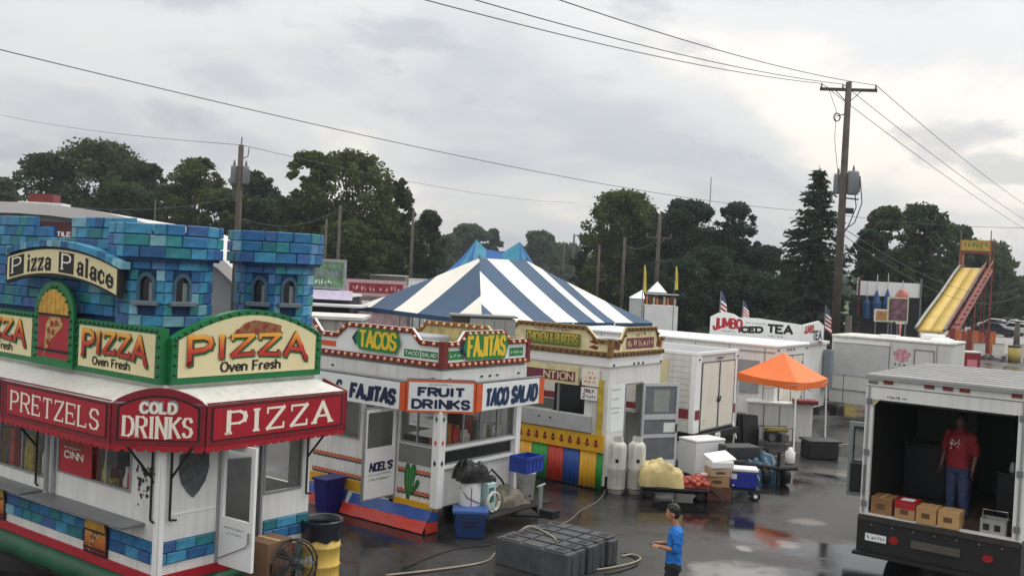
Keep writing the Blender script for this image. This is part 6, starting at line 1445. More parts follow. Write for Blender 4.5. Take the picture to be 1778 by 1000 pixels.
def tree(cx_px, top_px, w_px, D, label, seed, mi=0, base=.22, n=9000, name='broadleaf_tree', grp='trees around the fairground', squat=1.0, leaf=None, lobes=26):
    rng = np.random.default_rng(seed)
    p = atd(cx_px, top_px, D); H = p.z; wid = w_px / FPX * D
    t = thing(name, label, 'tree', (p.x, p.y, 0), 0, grp)
    zc0 = H * base * .5; R = wid / 2 * 1.06
    def width(f): return R * (.62 + .38 * math.sin(min(f / .55, 1) * math.pi / 2)) * (1 if f < .55 else math.sqrt(max(.02, 1 - ((f - .55) / .47) ** 2)))
    cs_, rs_ = [], []
    for i in range(int(lobes * 2.2)):
        f = rng.random(); r_ = R * rng.uniform(.18, .34); a = rng.uniform(0, 6.28); q = max(0, width(f) - r_ * .8) * rng.random() ** .5
        z = min(max(zc0 + (H - zc0) * f, zc0 + r_ * .7), H - r_ * .85); cs_.append((math.cos(a) * q, math.sin(a) * q, z)); rs_.append(r_)
    for i in range(int(lobes * 2)):   # tufts that break the outline
        f = rng.random() ** .7; r_ = R * rng.uniform(.08, .17); a = rng.uniform(0, 6.28); q = max(0, width(f) - r_ * .55)
        z = min(zc0 + (H - zc0) * f, H - r_ * .8); cs_.append((math.cos(a) * q, math.sin(a) * q, z)); rs_.append(r_)
    cs_, rs_ = np.array(cs_), np.array(rs_)
    sz = leaf or max(.18, D * .0029)
    o = link('crown', mesh_quads('crown', leaf_cloud(cs_, rs_, int(n * 2.6), sz, rng), leaf_mat(mi)), t)
    mb = MB(); r0 = max(.18, H * .022)
    mb.tube([(0, 0, -.1), (.05, 0, H * .2), (-.1, .1, H * .45), (0, 0, H * .75)], [r0 * 1.3, r0, r0 * .7, r0 * .25], 8)
    for i in range(7):
        c_ = cs_[int(rng.integers(len(cs_)))]; z0 = H * rng.uniform(.2, .5)
        mb.tube([(0, 0, z0), (c_[0] * .45, c_[1] * .45, z0 + (c_[2] - z0) * .55), tuple(c_)], [r0 * .45, r0 * .3, r0 * .1], 6)
    mb.obj('trunk', BARK, t, True)
    return t
TD_ = [
 (10, 310, 70, 130, 'small tree at the left edge beyond the white roof', 0, .1, 3500, 12),
 (85, 268, 130, 112, 'broad dark tree left of the tallest one above the castle', 1, .08, 8500, 26),
 (178, 246, 190, 118, 'tallest tree above the pizza castle wall', 0, .08, 11000, 30),
 (255, 284, 90, 116, 'rounded tree right of the tallest one above the castle', 1, .08, 6000, 20),
 (342, 275, 105, 108, 'airy round tree above the middle castle tower', 2, .10, 6500, 24),
 (440, 298, 110, 104, 'dark tree behind the left utility pole', 1, .10, 7500, 24),
 (395, 330, 110, 100, 'low bushy tree behind the gap between the castle towers', 0, .05, 6000, 20),
 (545, 264, 105, 92, 'left half of the big tree pair behind the green sign booth', 2, .12, 8000, 24),
 (610, 262, 165, 96, 'large spreading tree behind the green sign booth', 2, .12, 12000, 32),
 (685, 310, 80, 98, 'slimmer tree at the right shoulder of the large spreading tree', 0, .12, 5500, 20),
 (745, 366, 62, 105, 'small tree right of the leaning pole', 1, .10, 4500, 18),
 (610, 385, 120, 84, 'low rounded bush tree under the large spreading tree', 0, .03, 7000, 22),
 (500, 360, 90, 95, 'dark understory tree behind the right castle tower', 1, .05, 5500, 20),
 (1085, 333, 140, 105, 'large rounded tree right of the striped tent', 2, .10, 11500, 30),
 (1040, 410, 90, 112, 'dark low tree left of the large rounded tree', 3, .04, 5000, 18),
 (1195, 349, 125, 100, 'dark full tree behind the white booth with yellow flags', 3, .12, 10000, 28),
 (1280, 353, 82, 98, 'narrow dark tree beside the gap of sky', 3, .06, 7500, 30),
 (1330, 428, 100, 96, 'low dark tree left of the tall spruce', 3, .10, 6000, 20),
 (1240, 430, 120, 94, 'shady low tree over the american flags', 3, .15, 6500, 20),
 (1545, 360, 95, 96, 'tree with twin tops right of the utility pole', 0, .08, 7000, 22),
 (1600, 354, 125, 100, 'broad tree behind the yellow slide', 1, .08, 9500, 28),
 (1660, 392, 80, 136, 'tree beside the top of the yellow slide', 1, .06, 5500, 20),
 (1715, 420, 115, 140, 'tree with a ragged right edge behind the slide tower', 0, .12, 7500, 24),
 (1180, 452, 110, 88, 'dark shrubby tree behind the white vinyl booth', 3, .02, 6000, 20),
 (1300, 470, 120, 90, 'dark shrubby tree under the gap of sky', 3, .02, 6000, 20),
 (1400, 470, 120, 92, 'dark shrubby tree at the foot of the spruce', 3, .02, 6000, 20),
 (1640, 455, 110, 120, 'dark shrubby tree behind the slide stairs', 1, .02, 6000, 20),
 (660, 420, 90, 90, 'dark shrubby tree at the foot of the spreading tree', 1, .02, 5000, 18),
 (300, 322, 110, 112, 'leafy tree between the castle tower and the tallest tree', 0, .05, 7000, 24),
 (215, 318, 120, 108, 'dense low tree in front of the tallest tree', 1, .04, 7000, 24),
 (470, 345, 100, 100, 'dense tree between the castle pole and the big pair', 1, .04, 7000, 24),
 (700, 372, 90, 100, 'dense low tree right of the spreading tree', 1, .04, 6000, 22),
 (1140, 370, 100, 104, 'dense tree filling between two rounded trees', 3, .04, 7000, 24),
 (1690, 430, 110, 138, 'dense low tree behind the slide tower', 1, .03, 6000, 22),
 (1510, 400, 70, 92, 'dark low tree directly behind the utility pole', 3, .05, 5000, 18),
 (1745, 478, 110, 165, 'far low tree at the right edge over the parked cars', 3, .03, 4500, 18),
]
for i, (x, tp, w, D, lab, mi, bs, n, lb) in enumerate(TD_): tree(x, tp, w, D, lab, 100 + i, mi, bs, n, lobes=lb)
far = [(815, 392, 85, 230, 'hazy far tree left of the blue tent peaks'), (858, 400, 36, 240, 'small hazy far tree between the blue tent peaks'), (935, 402, 70, 235, 'hazy far tree right of the blue tent peaks'), (975, 424, 90, 260, 'low hazy far tree line clump by the distant poles'), (775, 410, 60, 220, 'low hazy far tree behind the small roadside tree')]
for i, (x, tp, w, D, lab) in enumerate(far): tree(x, tp, w, D, lab, 300 + i, 4, .02, 4200, grp='hazy trees far away', leaf=.9, lobes=16)
def far_wood():
    rng = np.random.default_rng(77); cs_, rs_ = [], []
    for i in range(150):
        x = rng.uniform(-330, 420); y = rng.uniform(250, 330) ; r_ = rng.uniform(4, 7); cs_.append((x, y, rng.uniform(1, 5))); rs_.append(r_)
    return link('distant_wood', mesh_quads('distant_wood', leaf_cloud(np.array(cs_), np.array(rs_), 26000, 1.5, rng), leaf_mat(4)))
struct(tag(far_wood(), 'low distant wood along the horizon', 'wood'), 'stuff')
def spruce(cx_px, top_px, w_px, D, label, seed):
    rng = np.random.default_rng(seed); p = atd(cx_px, top_px, D); H = p.z; R = w_px / FPX * D / 2
    t = thing('spruce_tree', label, 'tree', (p.x, p.y, 0), 0, 'trees around the fairground')
    V = []; mb = MB(); mb.tube([(0, 0, -.1), (0, 0, H * .5), (0, 0, H)], [.26, .15, .02], 8)
    nl = 27
    for i in range(nl):
        f = i / nl; z = H * (.06 + .93 * f); L_ = R * (1 - f) ** .75 * rng.uniform(.68, 1.2) + .12
        for j in range(15):
            a = rng.uniform(0, 6.28); l = L_ * rng.uniform(.7, 1.08); q = 14 + int(44 * l / R)
            s = rng.random(q) ** .7; x = s * l
            pts = np.stack([np.cos(a) * x, np.sin(a) * x, z - .36 * x + .16 * x * s], 1) + rng.normal(size=(q, 3)) * [.16, .16, .10]
            d = np.tile([math.cos(a), math.sin(a), -.25], (q, 1)) + rng.normal(size=(q, 3)) * .45; d /= np.linalg.norm(d, axis=1)[:, None]
            b = np.cross(d, rng.normal(size=(q, 3))); b /= np.linalg.norm(b, axis=1)[:, None]
            sz = rng.uniform(.16, .34, q)[:, None]
            V.append(np.stack([pts - d * sz, pts + b * sz * .32, pts + d * sz, pts - b * sz * .32], 1).reshape(-1, 3))
            if j < 5: mb.tube([(0, 0, z), (math.cos(a) * l * .85, math.sin(a) * l * .85, z - .2 * l)], [.03, .01], 4)
    link('crown', mesh_quads('crown', np.concatenate(V), leaf_mat(3)), t); mb.obj('trunk', BARK, t)
spruce(1423, 288, 172, 82, 'tall dark spruce left of the utility pole', 5)
# ================================================================ utility poles and wires
POLE = mat('pole_wood', (86, 78, 70), .85, var=.35, scale=3, streak=.2)
def pole(px, py, D, label, r=.16, arms=(), base=None):
    p = atd(px, py, D); t = thing('utility_pole', label, 'utility pole', (p.x, p.y, 0), 0, 'wooden utility poles')
    MB().tube([(0, 0, 0), (0, 0, p.z)], [r * 1.25, r * .8], 12).obj('pole_shaft', POLE, t, True)
    for (dz, half, yaw) in arms:
        c, s = math.cos(yaw), math.sin(yaw); z = p.z - dz
        mb = MB(); mb.prism([(-half * c - .06 * s, -half * s + .06 * c, z - .06), (half * c - .06 * s, half * s + .06 * c, z - .06), (half * c + .06 * s, half * s - .06 * c, z - .06), (-half * c + .06 * s, -half * s - .06 * c, z - .06)], (0, 0, .13)); a = mb.obj('crossarm', POLE, t)
        for k in (-.95, -.2 if half > .8 else .9, .95): MB().lathe([(.03, 0), (.05, .05), (.03, .12), (.05, .16), (.02, .2)], (half * k * c, half * k * s, z + .07), 8).obj('insulator', mat('insulator', (120, 118, 116), .3), a, True)
        for k in (-1, 1): MB().tube([(half * .45 * k * c, half * .45 * k * s, z - .05), (0, 0, z - .6)], .02, 5).obj('brace', GREYM, t)
    return t, p
bigp, bt_ = pole(1474, 143, 45.3, 'tall utility pole with a crossarm and a grey transformer', .17, ((.35, 1.25, -.1),))
def transformer(t, x, y, z, r=.3, h=.95):
    o = MB().lathe([(r * .85, 0), (r, .05), (r, h * .9), (r * .9, h), (.05, h + .03)], (x, y, z), 16).obj('transformer', mat('transformer_grey', (120, 124, 128), .5, var=.1), t, True)
    MB().lathe([(.04, 0), (.06, .08), (.04, .2), (.02, .28)], (x, y, z + h), 8).obj('bushing', GREYM, o, True)
    for k in range(5): MB().box(x + r * .96, x + r * 1.08, y - .16 + .07 * k, y - .14 + .07 * k, z + .12, z + h * .8).obj('cooling_fin', GREYM, o)
    return o
zt = bt_.z
transformer(bigp, .4, -.1, zt - 5.05, .26, 1.05); transformer(bigp, -.12, .38, zt - 5.0, .2, .9)
MB().tube([(0, 0, zt - 5.2), (.7, -.1, zt - 5.25)], .04, 6).obj('bracket', GREYM, bigp); MB().box(.05, .5, -.1, .1, zt - 5.9, zt - 5.65).obj('junction_box', BLKPL, bigp)
MB().tube([(-.45, 0, zt - 1.55), (.0, 0, zt - 1.4)], .03, 6).obj('cutout_arm', GREYM, bigp); MB().tube([(-.45 + .14 * math.cos(a * .5236), 0, zt - 1.6 + .18 * math.sin(a * .5236)) for a in range(13)], .03, 6).obj('cutout_ring', BLKPL, bigp)
MB().tube([(-.95, 0, zt - .2), (-.5, 0, zt - 1.3), (-.5, 0, zt - 2.6), (-.2, 0, zt - 4.6)], .012, 4).obj('drop_wire', BLACK, bigp)
MB().tube([(.7, -.1, zt - 4.2), (.85, -.1, zt - 5.4), (.6, 0, zt - 6.3), (.2, 0, zt - 6.6)], .025, 5).obj('drop_wire', BLACK, bigp); MB().tube([(.5, -.1, zt - 4.9), (.6, -.1, zt - 5.6), (.35, 0, zt - 6.4), (.1, 0, zt - 6.9)], .025, 5).obj('drop_wire', BLACK, bigp)
boxo('meter_box', .16, .6, -.3, .0, 1.3, 2.1, GREYM, bigp, .02); boxo('meter_box', -.5, -.15, -.28, 0, 1.0, 1.7, mat('meter_pale', (150, 152, 150), .5), bigp, .02); boxo('breaker_cabinet', .2, .75, -.4, -.02, .3, 1.2, mat('cabinet_grey', (104, 110, 116), .5), bigp, .02)
pole(1474, 548, 44.6, 'short dark service pole beside the tall utility pole', .17)
lp, lpt = pole(419, 252, 45, 'utility pole with two grey transformers behind the castle', .15)
transformer(lp, -.27, 0, lpt.z - 1.75, .15, .8); transformer(lp, .27, -.05, lpt.z - 1.75, .15, .8)
MB().tube([(.1, 0, lpt.z - .6), (.32, 0, lpt.z - .5), (.36, 0, lpt.z - .1)], .025, 5).obj('cutout_arm', GREYM, lp); MB().tube([(0, 0, lpt.z), (.02, 0, lpt.z + .35)], .03, 6).obj('pole_tip', GREYM, lp); MB().ell((.15, -.15, lpt.z - 4.2), (.1, .1, .16), 8, 6).obj('lamp_head', SIGNW, lp)
pole(591, 357, 76, 'plain thin pole before the large spreading tree', .13); pole(718, 366, 80, 'leaning thin pole beside the small roadside tree', .13); pole(1146, 372, 72, 'pole with floodlights behind the white booth with yellow flags', .15, ((1.7, .9, 0),))
pole(1085, 412, 84, 'thin pole in front of the large rounded tree', .13); pole(1041, 426, 90, 'thin pole left of the large rounded tree', .12); pole(1009, 404, 130, 'distant pole right of the blue tent', .15, ((.4, 1.0, .2),)); pole(997, 409, 140, 'farthest distant pole right of the blue tent', .15); pole(567, 380, 78, 'thin pole left of the plain one before the large tree', .11)
pole(1767, 560, 70.5, 'stout short pole beside the far tan barrel', .2); pole(270, 348, 75, 'slim light mast over the middle castle tower', .06); pole(980, 420, 150, 'faint far pole between the blue tent and the wood', .13)
ant = atd(1235, 308, 260); tag(MB().tube([(ant.x, ant.y, 0), (ant.x, ant.y, ant.z)], [.25, .12], 6).obj('radio_mast', mat('mast_grey', (140, 140, 142), .6)), 'thin radio mast rising behind the dark trees', 'mast')
WIRE = mat('wire_dark', (70, 72, 76), .6, var=.05)
def wire(a, b, sag, label, r=.018):
    a, b = Vector(a), Vector(b); n = 30
    tag(MB().tube([a.lerp(b, i / n) - Vector((0, 0, sag * 4 * (i / n) * (1 - i / n))) for i in range(n + 1)], r, 5).obj('overhead_wire', WIRE, None, True), label, 'wire', 'overhead wires')
c_, s_ = math.cos(-.1), math.sin(-.1)
tops = [Vector((bt_.x + 1.25 * k * c_, bt_.y + 1.25 * k * s_, zt - .1)) for k in (-.95, -.2, .95)]
def beyond(px, py, D, a, k=1.3): q_ = atd(px, py, D); return a + (q_ - a) * k
for a, (px, py), lab in zip(tops, ((800, 0), (882, 0), (1020, 0)), ('lowest of the three wires rising left from the crossarm', 'middle of the three wires rising left from the crossarm', 'highest of the three wires rising left from the crossarm')): wire(a, beyond(px, py, 24, a, 1.25), .35, lab, .014)
for a, (px, py), lab in zip(tops, ((1778, 388), (1778, 372), (1778, 345)), ('wire descending right from the left end of the crossarm', 'wire descending right from the middle of the crossarm', 'wire descending right from the right end of the crossarm')): wire(a, beyond(px, py, 88, a, 1.5), .5, lab, .016)
wire(atd(-60, 72, 30), atd(1420, 368, 92), .9, 'long thick wire crossing the sky from the upper left', .017)
wire(atd(1420, 368, 92), atd(1860, 395, 92), .5, 'wire running right over the slide tower', .02)
wire(atd(-20, 195, 80), (lp.location.x, lp.location.y, lpt.z), .3, 'thin wire from the left edge to the pole behind the castle', .012)
wire((lp.location.x, lp.location.y, lpt.z), atd(1000, 352, 115), .6, 'thin wire from the pole behind the castle toward the centre', .012)
wire(atd(-20, 330, 60), atd(420, 340, 60), 1.0, 'cable sagging in front of the left trees', .016); wire(atd(400, 372, 62), atd(590, 362, 76), 1.0, 'cable between the castle pole and the plain thin pole', .016)
wire(atd(1467, 398, 45.2), atd(1770, 500, 118), 1.6, 'upper service cable from the utility pole to the slide', .018); wire(atd(1467, 410, 45.2), atd(1770, 512, 118), 1.9, 'lower service cable from the utility pole to the slide', .018); wire(atd(1085, 425, 84), atd(1146, 410, 72), .6, 'cable between two thin poles right of the striped tent', .025)
# ================================================================ arched hall behind the castle
hp = gp(60, 700, 0); hc_ = atd(40, 352, 55)
hall = thing('arched_hall', 'large grey hall with a white curved roof and maroon cupola behind the castle', 'building', (hc_.x, hc_.y, 0), math.radians(6))
HZ = hc_.z; RX = 12.5
roofp = [(RX * math.cos(math.pi * i / 24), 1.6 + (HZ - 1.6) * math.sin(math.pi * i / 24) ** .9) for i in range(25)]
HF = PL(hall, (0, 0, 0), (1, 0, 0))
HF.poly('gable_wall', [(-RX, 0), (RX, 0)] + [(x * .99, z - .15) for x, z in roofp], -.4, 0, mat('hall_grey', (126, 130, 134), .7, var=.12, scale=.8), hall)
mb = MB()
for (a, b) in zip(roofp[:-1], roofp[1:]): HF.into(mb, [a, b, (b[0] * .985, b[1] - .6 if b[1] > 2.4 else b[1] - .2), (a[0] * .985, a[1] - .6 if a[1] > 2.4 else a[1] - .2)], -24, .5)
mb.obj('curved_roof', mat('hall_roof', (206, 204, 200), .6, var=.1, scale=.5), hall)
boxo('cupola', .2, 1.5, .2, 1.4, HZ - .1, HZ + .55, mat('cupola_maroon', (116, 40, 40), .6), hall); boxo('cupola_base', -.3, 2.0, .1, 1.6, HZ - .15, HZ + .08, mat('hall_roof', (206, 204, 200), .6), hall)
ns = atd(108, 405, 54); nx = (ns - hall.location); 
s = HF.box('name_board', .4, 3.3, 4.5, 6.05, .002, .06, mat('board_maroon', (92, 34, 36), .6), hall); HF.text('NTILE', 1.60, 2.62, 5.26, 5.54, SIGNW, .064, s, tw=.075)
# ================================================================ striped tent
TWH, TBL = mat('tent_white', (232, 228, 216), .6, var=.06, scale=.6), mat('tent_blue', (36, 72, 104), .6, var=.16, scale=.6)
tN, tR, tLc = gp(837, 558, 2.4), gp(1134, 561, 2.4), gp(623, 531, 2.4)
e1 = (tR - tN); Lt = e1.length; ang = math.atan2(e1.y, e1.x); Wt = (tLc - tN).length
st_ = thing('striped_tent', 'large blue and white striped marquee tent', 'tent', (tN.x, tN.y, 0), ang)
zE, zR, ra = 2.4, 5.15, Lt * .355
def roof_face(t, A, B, I, run, hmax, strip, mats, zE, zR, nsub=6, first=0):
    A, B, I = Vector(A), Vector(B), Vector(I); Ln = (B - A).length; u = (B - A) / Ln
    fr = strip if isinstance(strip, list) else [k / round(Ln / strip) for k in range(round(Ln / strip) + 1)]
    for k in range(len(fr) - 1):
        a, b = Ln * fr[k], Ln * fr[k + 1]; cuts = sorted({a, b, *[c for c in (run, Ln - run) if a < c < b]})
        mb = MB()
        for c, d in zip(cuts[:-1], cuts[1:]):
            def top(x): return min(x / run, (Ln - x) / run, 1.0) * hmax
            for j in range(nsub):
                pt = lambda x, f: A + u * x + I * (top(x) * f) + Vector((0, 0, zE + (zR - zE) * (top(x) * f / hmax) ** 1.08))
                mb.quad(pt(c, j / nsub), pt(d, j / nsub), pt(d, (j + 1) / nsub), pt(c, (j + 1) / nsub))
        mb.obj('roof_stripe', mats[(k + first) % 2], t)
roof_face(st_, (0, 0, 0), (Lt, 0, 0), (0, 1, 0), ra, Wt / 2, [0, .10, .28, .40, .53, .64, .69, .76, .87, 1], (TBL, TWH), zE, zR)
roof_face(st_, (Lt, Wt, 0), (0, Wt, 0), (0, -1, 0), ra, Wt / 2, 1.0, (TBL, TWH), zE, zR)
roof_face(st_, (0, Wt, 0), (0, 0, 0), (1, 0, 0), Wt / 2, ra, [0, .12, .33, .53, .80, 1], (TBL, TWH), zE, zR, first=1)
roof_face(st_, (Lt, 0, 0), (Lt, Wt, 0), (-1, 0, 0), Wt / 2, ra, 1.1, (TBL, TWH), zE, zR)
for (a, b) in (((0, 0), (Lt, 0)), ((Lt, 0), (Lt, Wt)), ((Lt, Wt), (0, Wt)), ((0, Wt), (0, 0))):
    mb = MB(); mb.quad((*a, zE), (*b, zE), (*b, zE - .22), (*a, zE - .22)); mb.obj('valance', TBL, st_)
for k in range(5):
    for y in (0, Wt): MB().tube([(Lt * k / 4, y, 0), (Lt * k / 4, y, zE)], .05, 6).obj('tent_pole', WHITE2, st_)
for x in (ra, Lt - ra): MB().tube([(x, Wt / 2, 0), (x, Wt / 2, zR + .15)], .06, 6).obj('centre_pole', GREYM, st_)
# ================================================================ blue peaked tent behind
PB = [mat('peak_blue', (30, 92, 158), .6, var=.2, scale=.5), mat('peak_teal', (46, 134, 160), .6, var=.2, scale=.5)]
q1, q2 = atd(827, 416, 66), atd(903, 418, 66)
pk_ = thing('peaked_tent', 'blue and teal tent with two peaks behind the striped tent', 'tent', (q1.x, q1.y, 0))
z1 = q1.z; dx = q2.x - q1.x; hx, hy = 3.5, 4.2
per = [(-hx - .2 + (dx + 2 * hx) * i / 9, -hy) for i in range(10)] + [(dx + hx, -hy + 2 * hy * i / 5) for i in range(1, 6)] + [(dx + hx - (dx + 2 * hx) * i / 9, hy) for i in range(1, 10)] + [(-hx - .2, hy - 2 * hy * i / 5) for i in range(1, 5)]
zE2 = 3.4
def own(p): return min(max(p[0], 0.0), dx)
def sagp(p, ox, f): zt2 = z1 - .8 * math.sin(math.pi * ox / dx) ** .75; z = zE2 + (zt2 - zE2) * (f ** 1.9); return (p[0] + (ox - p[0]) * f, p[1] * (1 - f), z)
for k in range(len(per)):
    a, b = per[k], per[(k + 1) % len(per)]; oa, ob_ = own(a), own(b); mb = MB(); ns = 8
    for j in range(ns):
        f0, f1 = j / ns, (j + 1) / ns; mb.quad(sagp(a, oa, f0), sagp(b, ob_, f0), sagp(b, ob_, f1), sagp(a, oa, f1))
    mb.obj('roof_panel', PB[k % 2], pk_)
    MB().quad((*a, zE2), (*b, zE2), (*b, zE2 - .4), (*a, zE2 - .4)).obj('valance', PB[0], pk_)
for k in range(0, len(per), 3): MB().tube([(*per[k], 0), (*per[k], zE2)], .05, 6).obj('tent_pole', GREYM, pk_)
# ================================================================ midway left of the striped tent
PURP, DKP = mat('purple_trim', (150, 110, 190), .5), mat('awning_dark', (34, 30, 40), .7, var=.3)
def booth(name, label, px, py, D, rz, w, d, h, wall, roofm):
    p = atd(px, py, D); t = thing(name, label, 'booth', (p.x, p.y, 0), rz); F_ = PL(t, (0, 0, 0), (1, 0, 0))
    boxo('body', 0, w, .02, d, .1, h, wall, t); boxo('roof', -.1, w + .1, -.1, d + .1, h, h + .1, roofm, t)
    return t, F_
t, F_ = booth('sign_booth', 'game booth with a framed green and purple sign right of the castle', 505, 500, 50, -.05, 3.0, 2.4, 2.9, DKP, WHITE2)
boxo('lit_fascia', -.12, 3.12, -.35, .02, 2.75, 3.2, mat('lilac_white', (226, 216, 240), .4), t); F_.box('sign_frame', .2, 2.75, 3.25, 4.75, -.1, .0, ALU, t); s = F_.box('sign_panel', .3, 2.62, 3.35, 4.6, .002, .01, mat('sign_green_dark', (112, 150, 116), .5, var=.7, scale=3), t)
F_.scribble(.5, 2.4, 3.85, 4.35, mat('sign_lilac', (150, 120, 180), .5), .014, s, 71); F_.scribble(.6, 2.2, 3.5, 3.75, SIGNW, .014, s, 72)
boxo('awning', -.3, 3.9, -1.5, .0, 2.45, 2.55, WHITE2, t); boxo('counter', 0, 3, -.3, 0, .1, 1.0, mat('booth_grey', (100, 96, 92), .6), t); boxo('prize_box', .9, 1.4, -.28, -.05, 1.0, 1.35, SIGNW, t); boxo('prize_box', 2.3, 2.9, -.28, -.05, 1.0, 1.5, GREYM, t)
t, F_ = booth('red_sign_booth', 'booth with a long red lettered sign board behind the striped tent', 596, 500, 62, .02, 4.0, 2.5, 2.5, mat('booth_pink', (190, 160, 160), .6, var=.4, scale=2), WDIRTY)
boxo('sign_board', -.2, 3.9, -.25, .0, 2.6, 3.6, mat('board_pink', (206, 170, 172), .5), t); s = PL(t, (0, -.25, 0), (1, 0, 0)).box('sign_panel', .4, 3.7, 2.8, 3.4, .002, .01, mat('board_red', (150, 44, 58), .5, var=.3, scale=3), t); PL(t, (0, -.26, 0), (1, 0, 0)).scribble(.6, 3.5, 2.9, 3.3, mat('pink_print', (226, 176, 176), .5), .006, s, 73)
for i, (x, c) in enumerate(((.4, (60, 40, 60)), (1.2, (220, 220, 220)), (2.0, (150, 60, 70)), (2.8, (180, 200, 180)), (3.3, (80, 50, 60)))): boxo('hanging_prize', x, x + .5, -.3, -.1, 1.7 + .1 * (i % 2), 2.3, mat('prize_%d' % i, c, .7), t, .05)
t, F_ = booth('beige_trailer', 'plain beige trailer wall between the castle and the taco stand', 520, 545, 33, .03, 2.0, 2.2, 2.75, mat('beige_panel', (166, 162, 150), .6, var=.08), WDIRTY)
for i in range(4): F_.box('wall_seam', .3 + .45 * i, .32 + .45 * i, .1, 2.75, .002, .02, mat('seam_beige', (130, 126, 116), .6), t)
def crate_box(name, label, px, py, D, w, d, h, m, cat, z0=0):
    p = atd(px, py, D); t = thing(name, label, cat, (p.x, p.y, z0)); boxo('cabinet', -w / 2, w / 2, -d / 2, d / 2, 0, h, m, t, .03); boxo('lid', -w / 2 - .03, w / 2 + .03, -d / 2 - .03, d / 2 + .03, h, h + .06, WDIRTY, t); boxo('base_rail', -w / 2 + .03, w / 2 - .03, -d / 2 - .02, -d / 2 + .02, .02, .12, GREYM, t)
    return t
crate_box('portable_toilet', 'pale yellowish portable cabin beyond the red sign booth', 695, 480, 78, 1.3, 1.3, 2.9, mat('cabin_cream', (190, 176, 140), .6), 'cabin'); crate_box('portable_toilet', 'white portable cabin left of the blue peaked tent', 727, 470, 72, 1.25, 1.2, 3.6, SIGNW, 'cabin')
crate_box('storage_shed', 'low grey shed below the large spreading tree', 660, 480, 86, 4.6, 3, 3.6, mat('shed_grey', (108, 104, 100), .7), 'shed'); crate_box('white_van', 'white van roof between the red sign booth and the shed', 655, 490, 70, 2.2, 4, 2.6, SIGNW, 'van')
# ================================================================ white booth with yellow flags
p = atd(1147, 560, 60); fb_ = thing('flag_booth', 'white vinyl booth with a peaked canopy and orange railing between yellow flags', 'booth', (p.x, p.y, 0))
VW = mat('white_vinyl', (226, 228, 226), .5, var=.12, scale=1.2, bump=.5)
slab(PL(fb_, (0, 0, 0), (1, 0, 0)), -1.0, 1.0, 2.95, .0, .9, .08, VW, 'front_sheet'); boxo('platform', -1.0, 1.0, .02, 2, .9, 2.93, VW, fb_); 
o = MB(); o.add([(-.75, -.0, 3.72), (.3, 0, 3.72), (.3, 1.2, 3.72), (-.75, 1.2, 3.72), (-.22, .6, 4.38)], [(0, 1, 4), (1, 2, 4), (2, 3, 4), (3, 0, 4)]); o.obj('peak_canopy', SIGNW, fb_)
for (x, y) in ((-.7, .05), (.25, .05), (-.7, 1.15), (.25, 1.15)): MB().tube([(x, y, 2.95), (x, y, 3.72)], .03, 6).obj('canopy_post', BLKPL, fb_)
r = random.Random(6)
for i in range(9): boxo('railing_panel', -.95 + .21 * i, -.82 + .21 * i, -.02, .02, 2.97, 3.4 + r.uniform(-.1, .15), (mat('rail_orange', (206, 120, 70), .5), mat('rail_brown', (110, 70, 54), .5), mat('rail_pale', (190, 180, 160), .5))[i % 3], fb_)
boxo('top_rail', -1.0, 1.0, -.03, .03, 3.6, 3.66, SIGNW, fb_); boxo('side_tent', -1.75, -1.05, .1, 1.5, .6, 3.3, mat('side_white', (190, 196, 194), .6), fb_); MB().add([(-1.8, .05, 3.3), (-1.0, .05, 3.3), (-1.0, 1.55, 3.3), (-1.8, 1.55, 3.3), (-1.05, .8, 3.85)], [(0, 1, 4), (1, 2, 4), (2, 3, 4), (3, 0, 4)]).obj('side_roof', SIGNW, fb_)
def feather(px, pyb, pyt, D, m, label, w=.28, striped=False, zb=0):
    b, t_ = atd(px, pyb, D), atd(px, pyt, D); h = t_.z - b.z; t = thing('feather_flag', label, 'flag', (b.x, b.y, zb), 0, 'feather flags')
    MB().tube([(0, 0, 0), (0, 0, b.z - zb), (.02, 0, t_.z - zb)], .025, 5).obj('flag_pole', GREYM, t)
    n = 10; z0 = b.z - zb
    if not striped:
        mb = MB()
        for i in range(n): f, g_ = i / n, (i + 1) / n; wf = lambda f: w * (1 - .75 * f ** 2); mb.quad((.03, .03 * math.sin(f * 5), z0 + h * f), (.03 + wf(f), .06 * math.sin(f * 7), z0 + h * f), (.03 + wf(g_), .06 * math.sin(g_ * 7), z0 + h * g_), (.03, .03 * math.sin(g_ * 5), z0 + h * g_))
        mb.obj('flag_cloth', m, t)
    else:
        for i in range(12):
            f, g_ = i / 12, (i + 1) / 12; mb = MB(); wf = lambda f: w * (1 - .6 * f)
            mb.quad((.03, .05 * math.sin(f * 6), z0 + h * f), (.03 + wf(f), .1 * math.sin(f * 8), z0 + h * f - .15), (.03 + wf(g_), .1 * math.sin(g_ * 8), z0 + h * g_ - .15), (.03, .05 * math.sin(g_ * 6), z0 + h * g_)); mb.obj('flag_stripe', (mat('flag_red', (170, 40, 52), .6), SIGNW, mat('flag_red', (170, 40, 52), .6), SIGNW, mat('flag_red', (170, 40, 52), .6), SIGNW, mat('flag_red', (170, 40, 52), .6), SIGNW, mat('flag_navy', (40, 50, 96), .6))[min(i, 8)], t)
FY = mat('flag_yellow', (226, 206, 70), .6)
feather(1116, 507, 460, 58, FY, 'yellow feather flag left of the peaked white canopy', .18); feather(1171, 503, 462, 58, FY, 'yellow feather flag right of the peaked white canopy', .18)
feather(1249, 552, 505, 36, None, 'american flag at the left end of the tea sign', .3, True); feather(1289, 552, 522, 36, None, 'american flag above the middle of the tea sign', .28, True); feather(1431, 572, 530, 38, None, 'american flag right of the tea sign', .3, True)
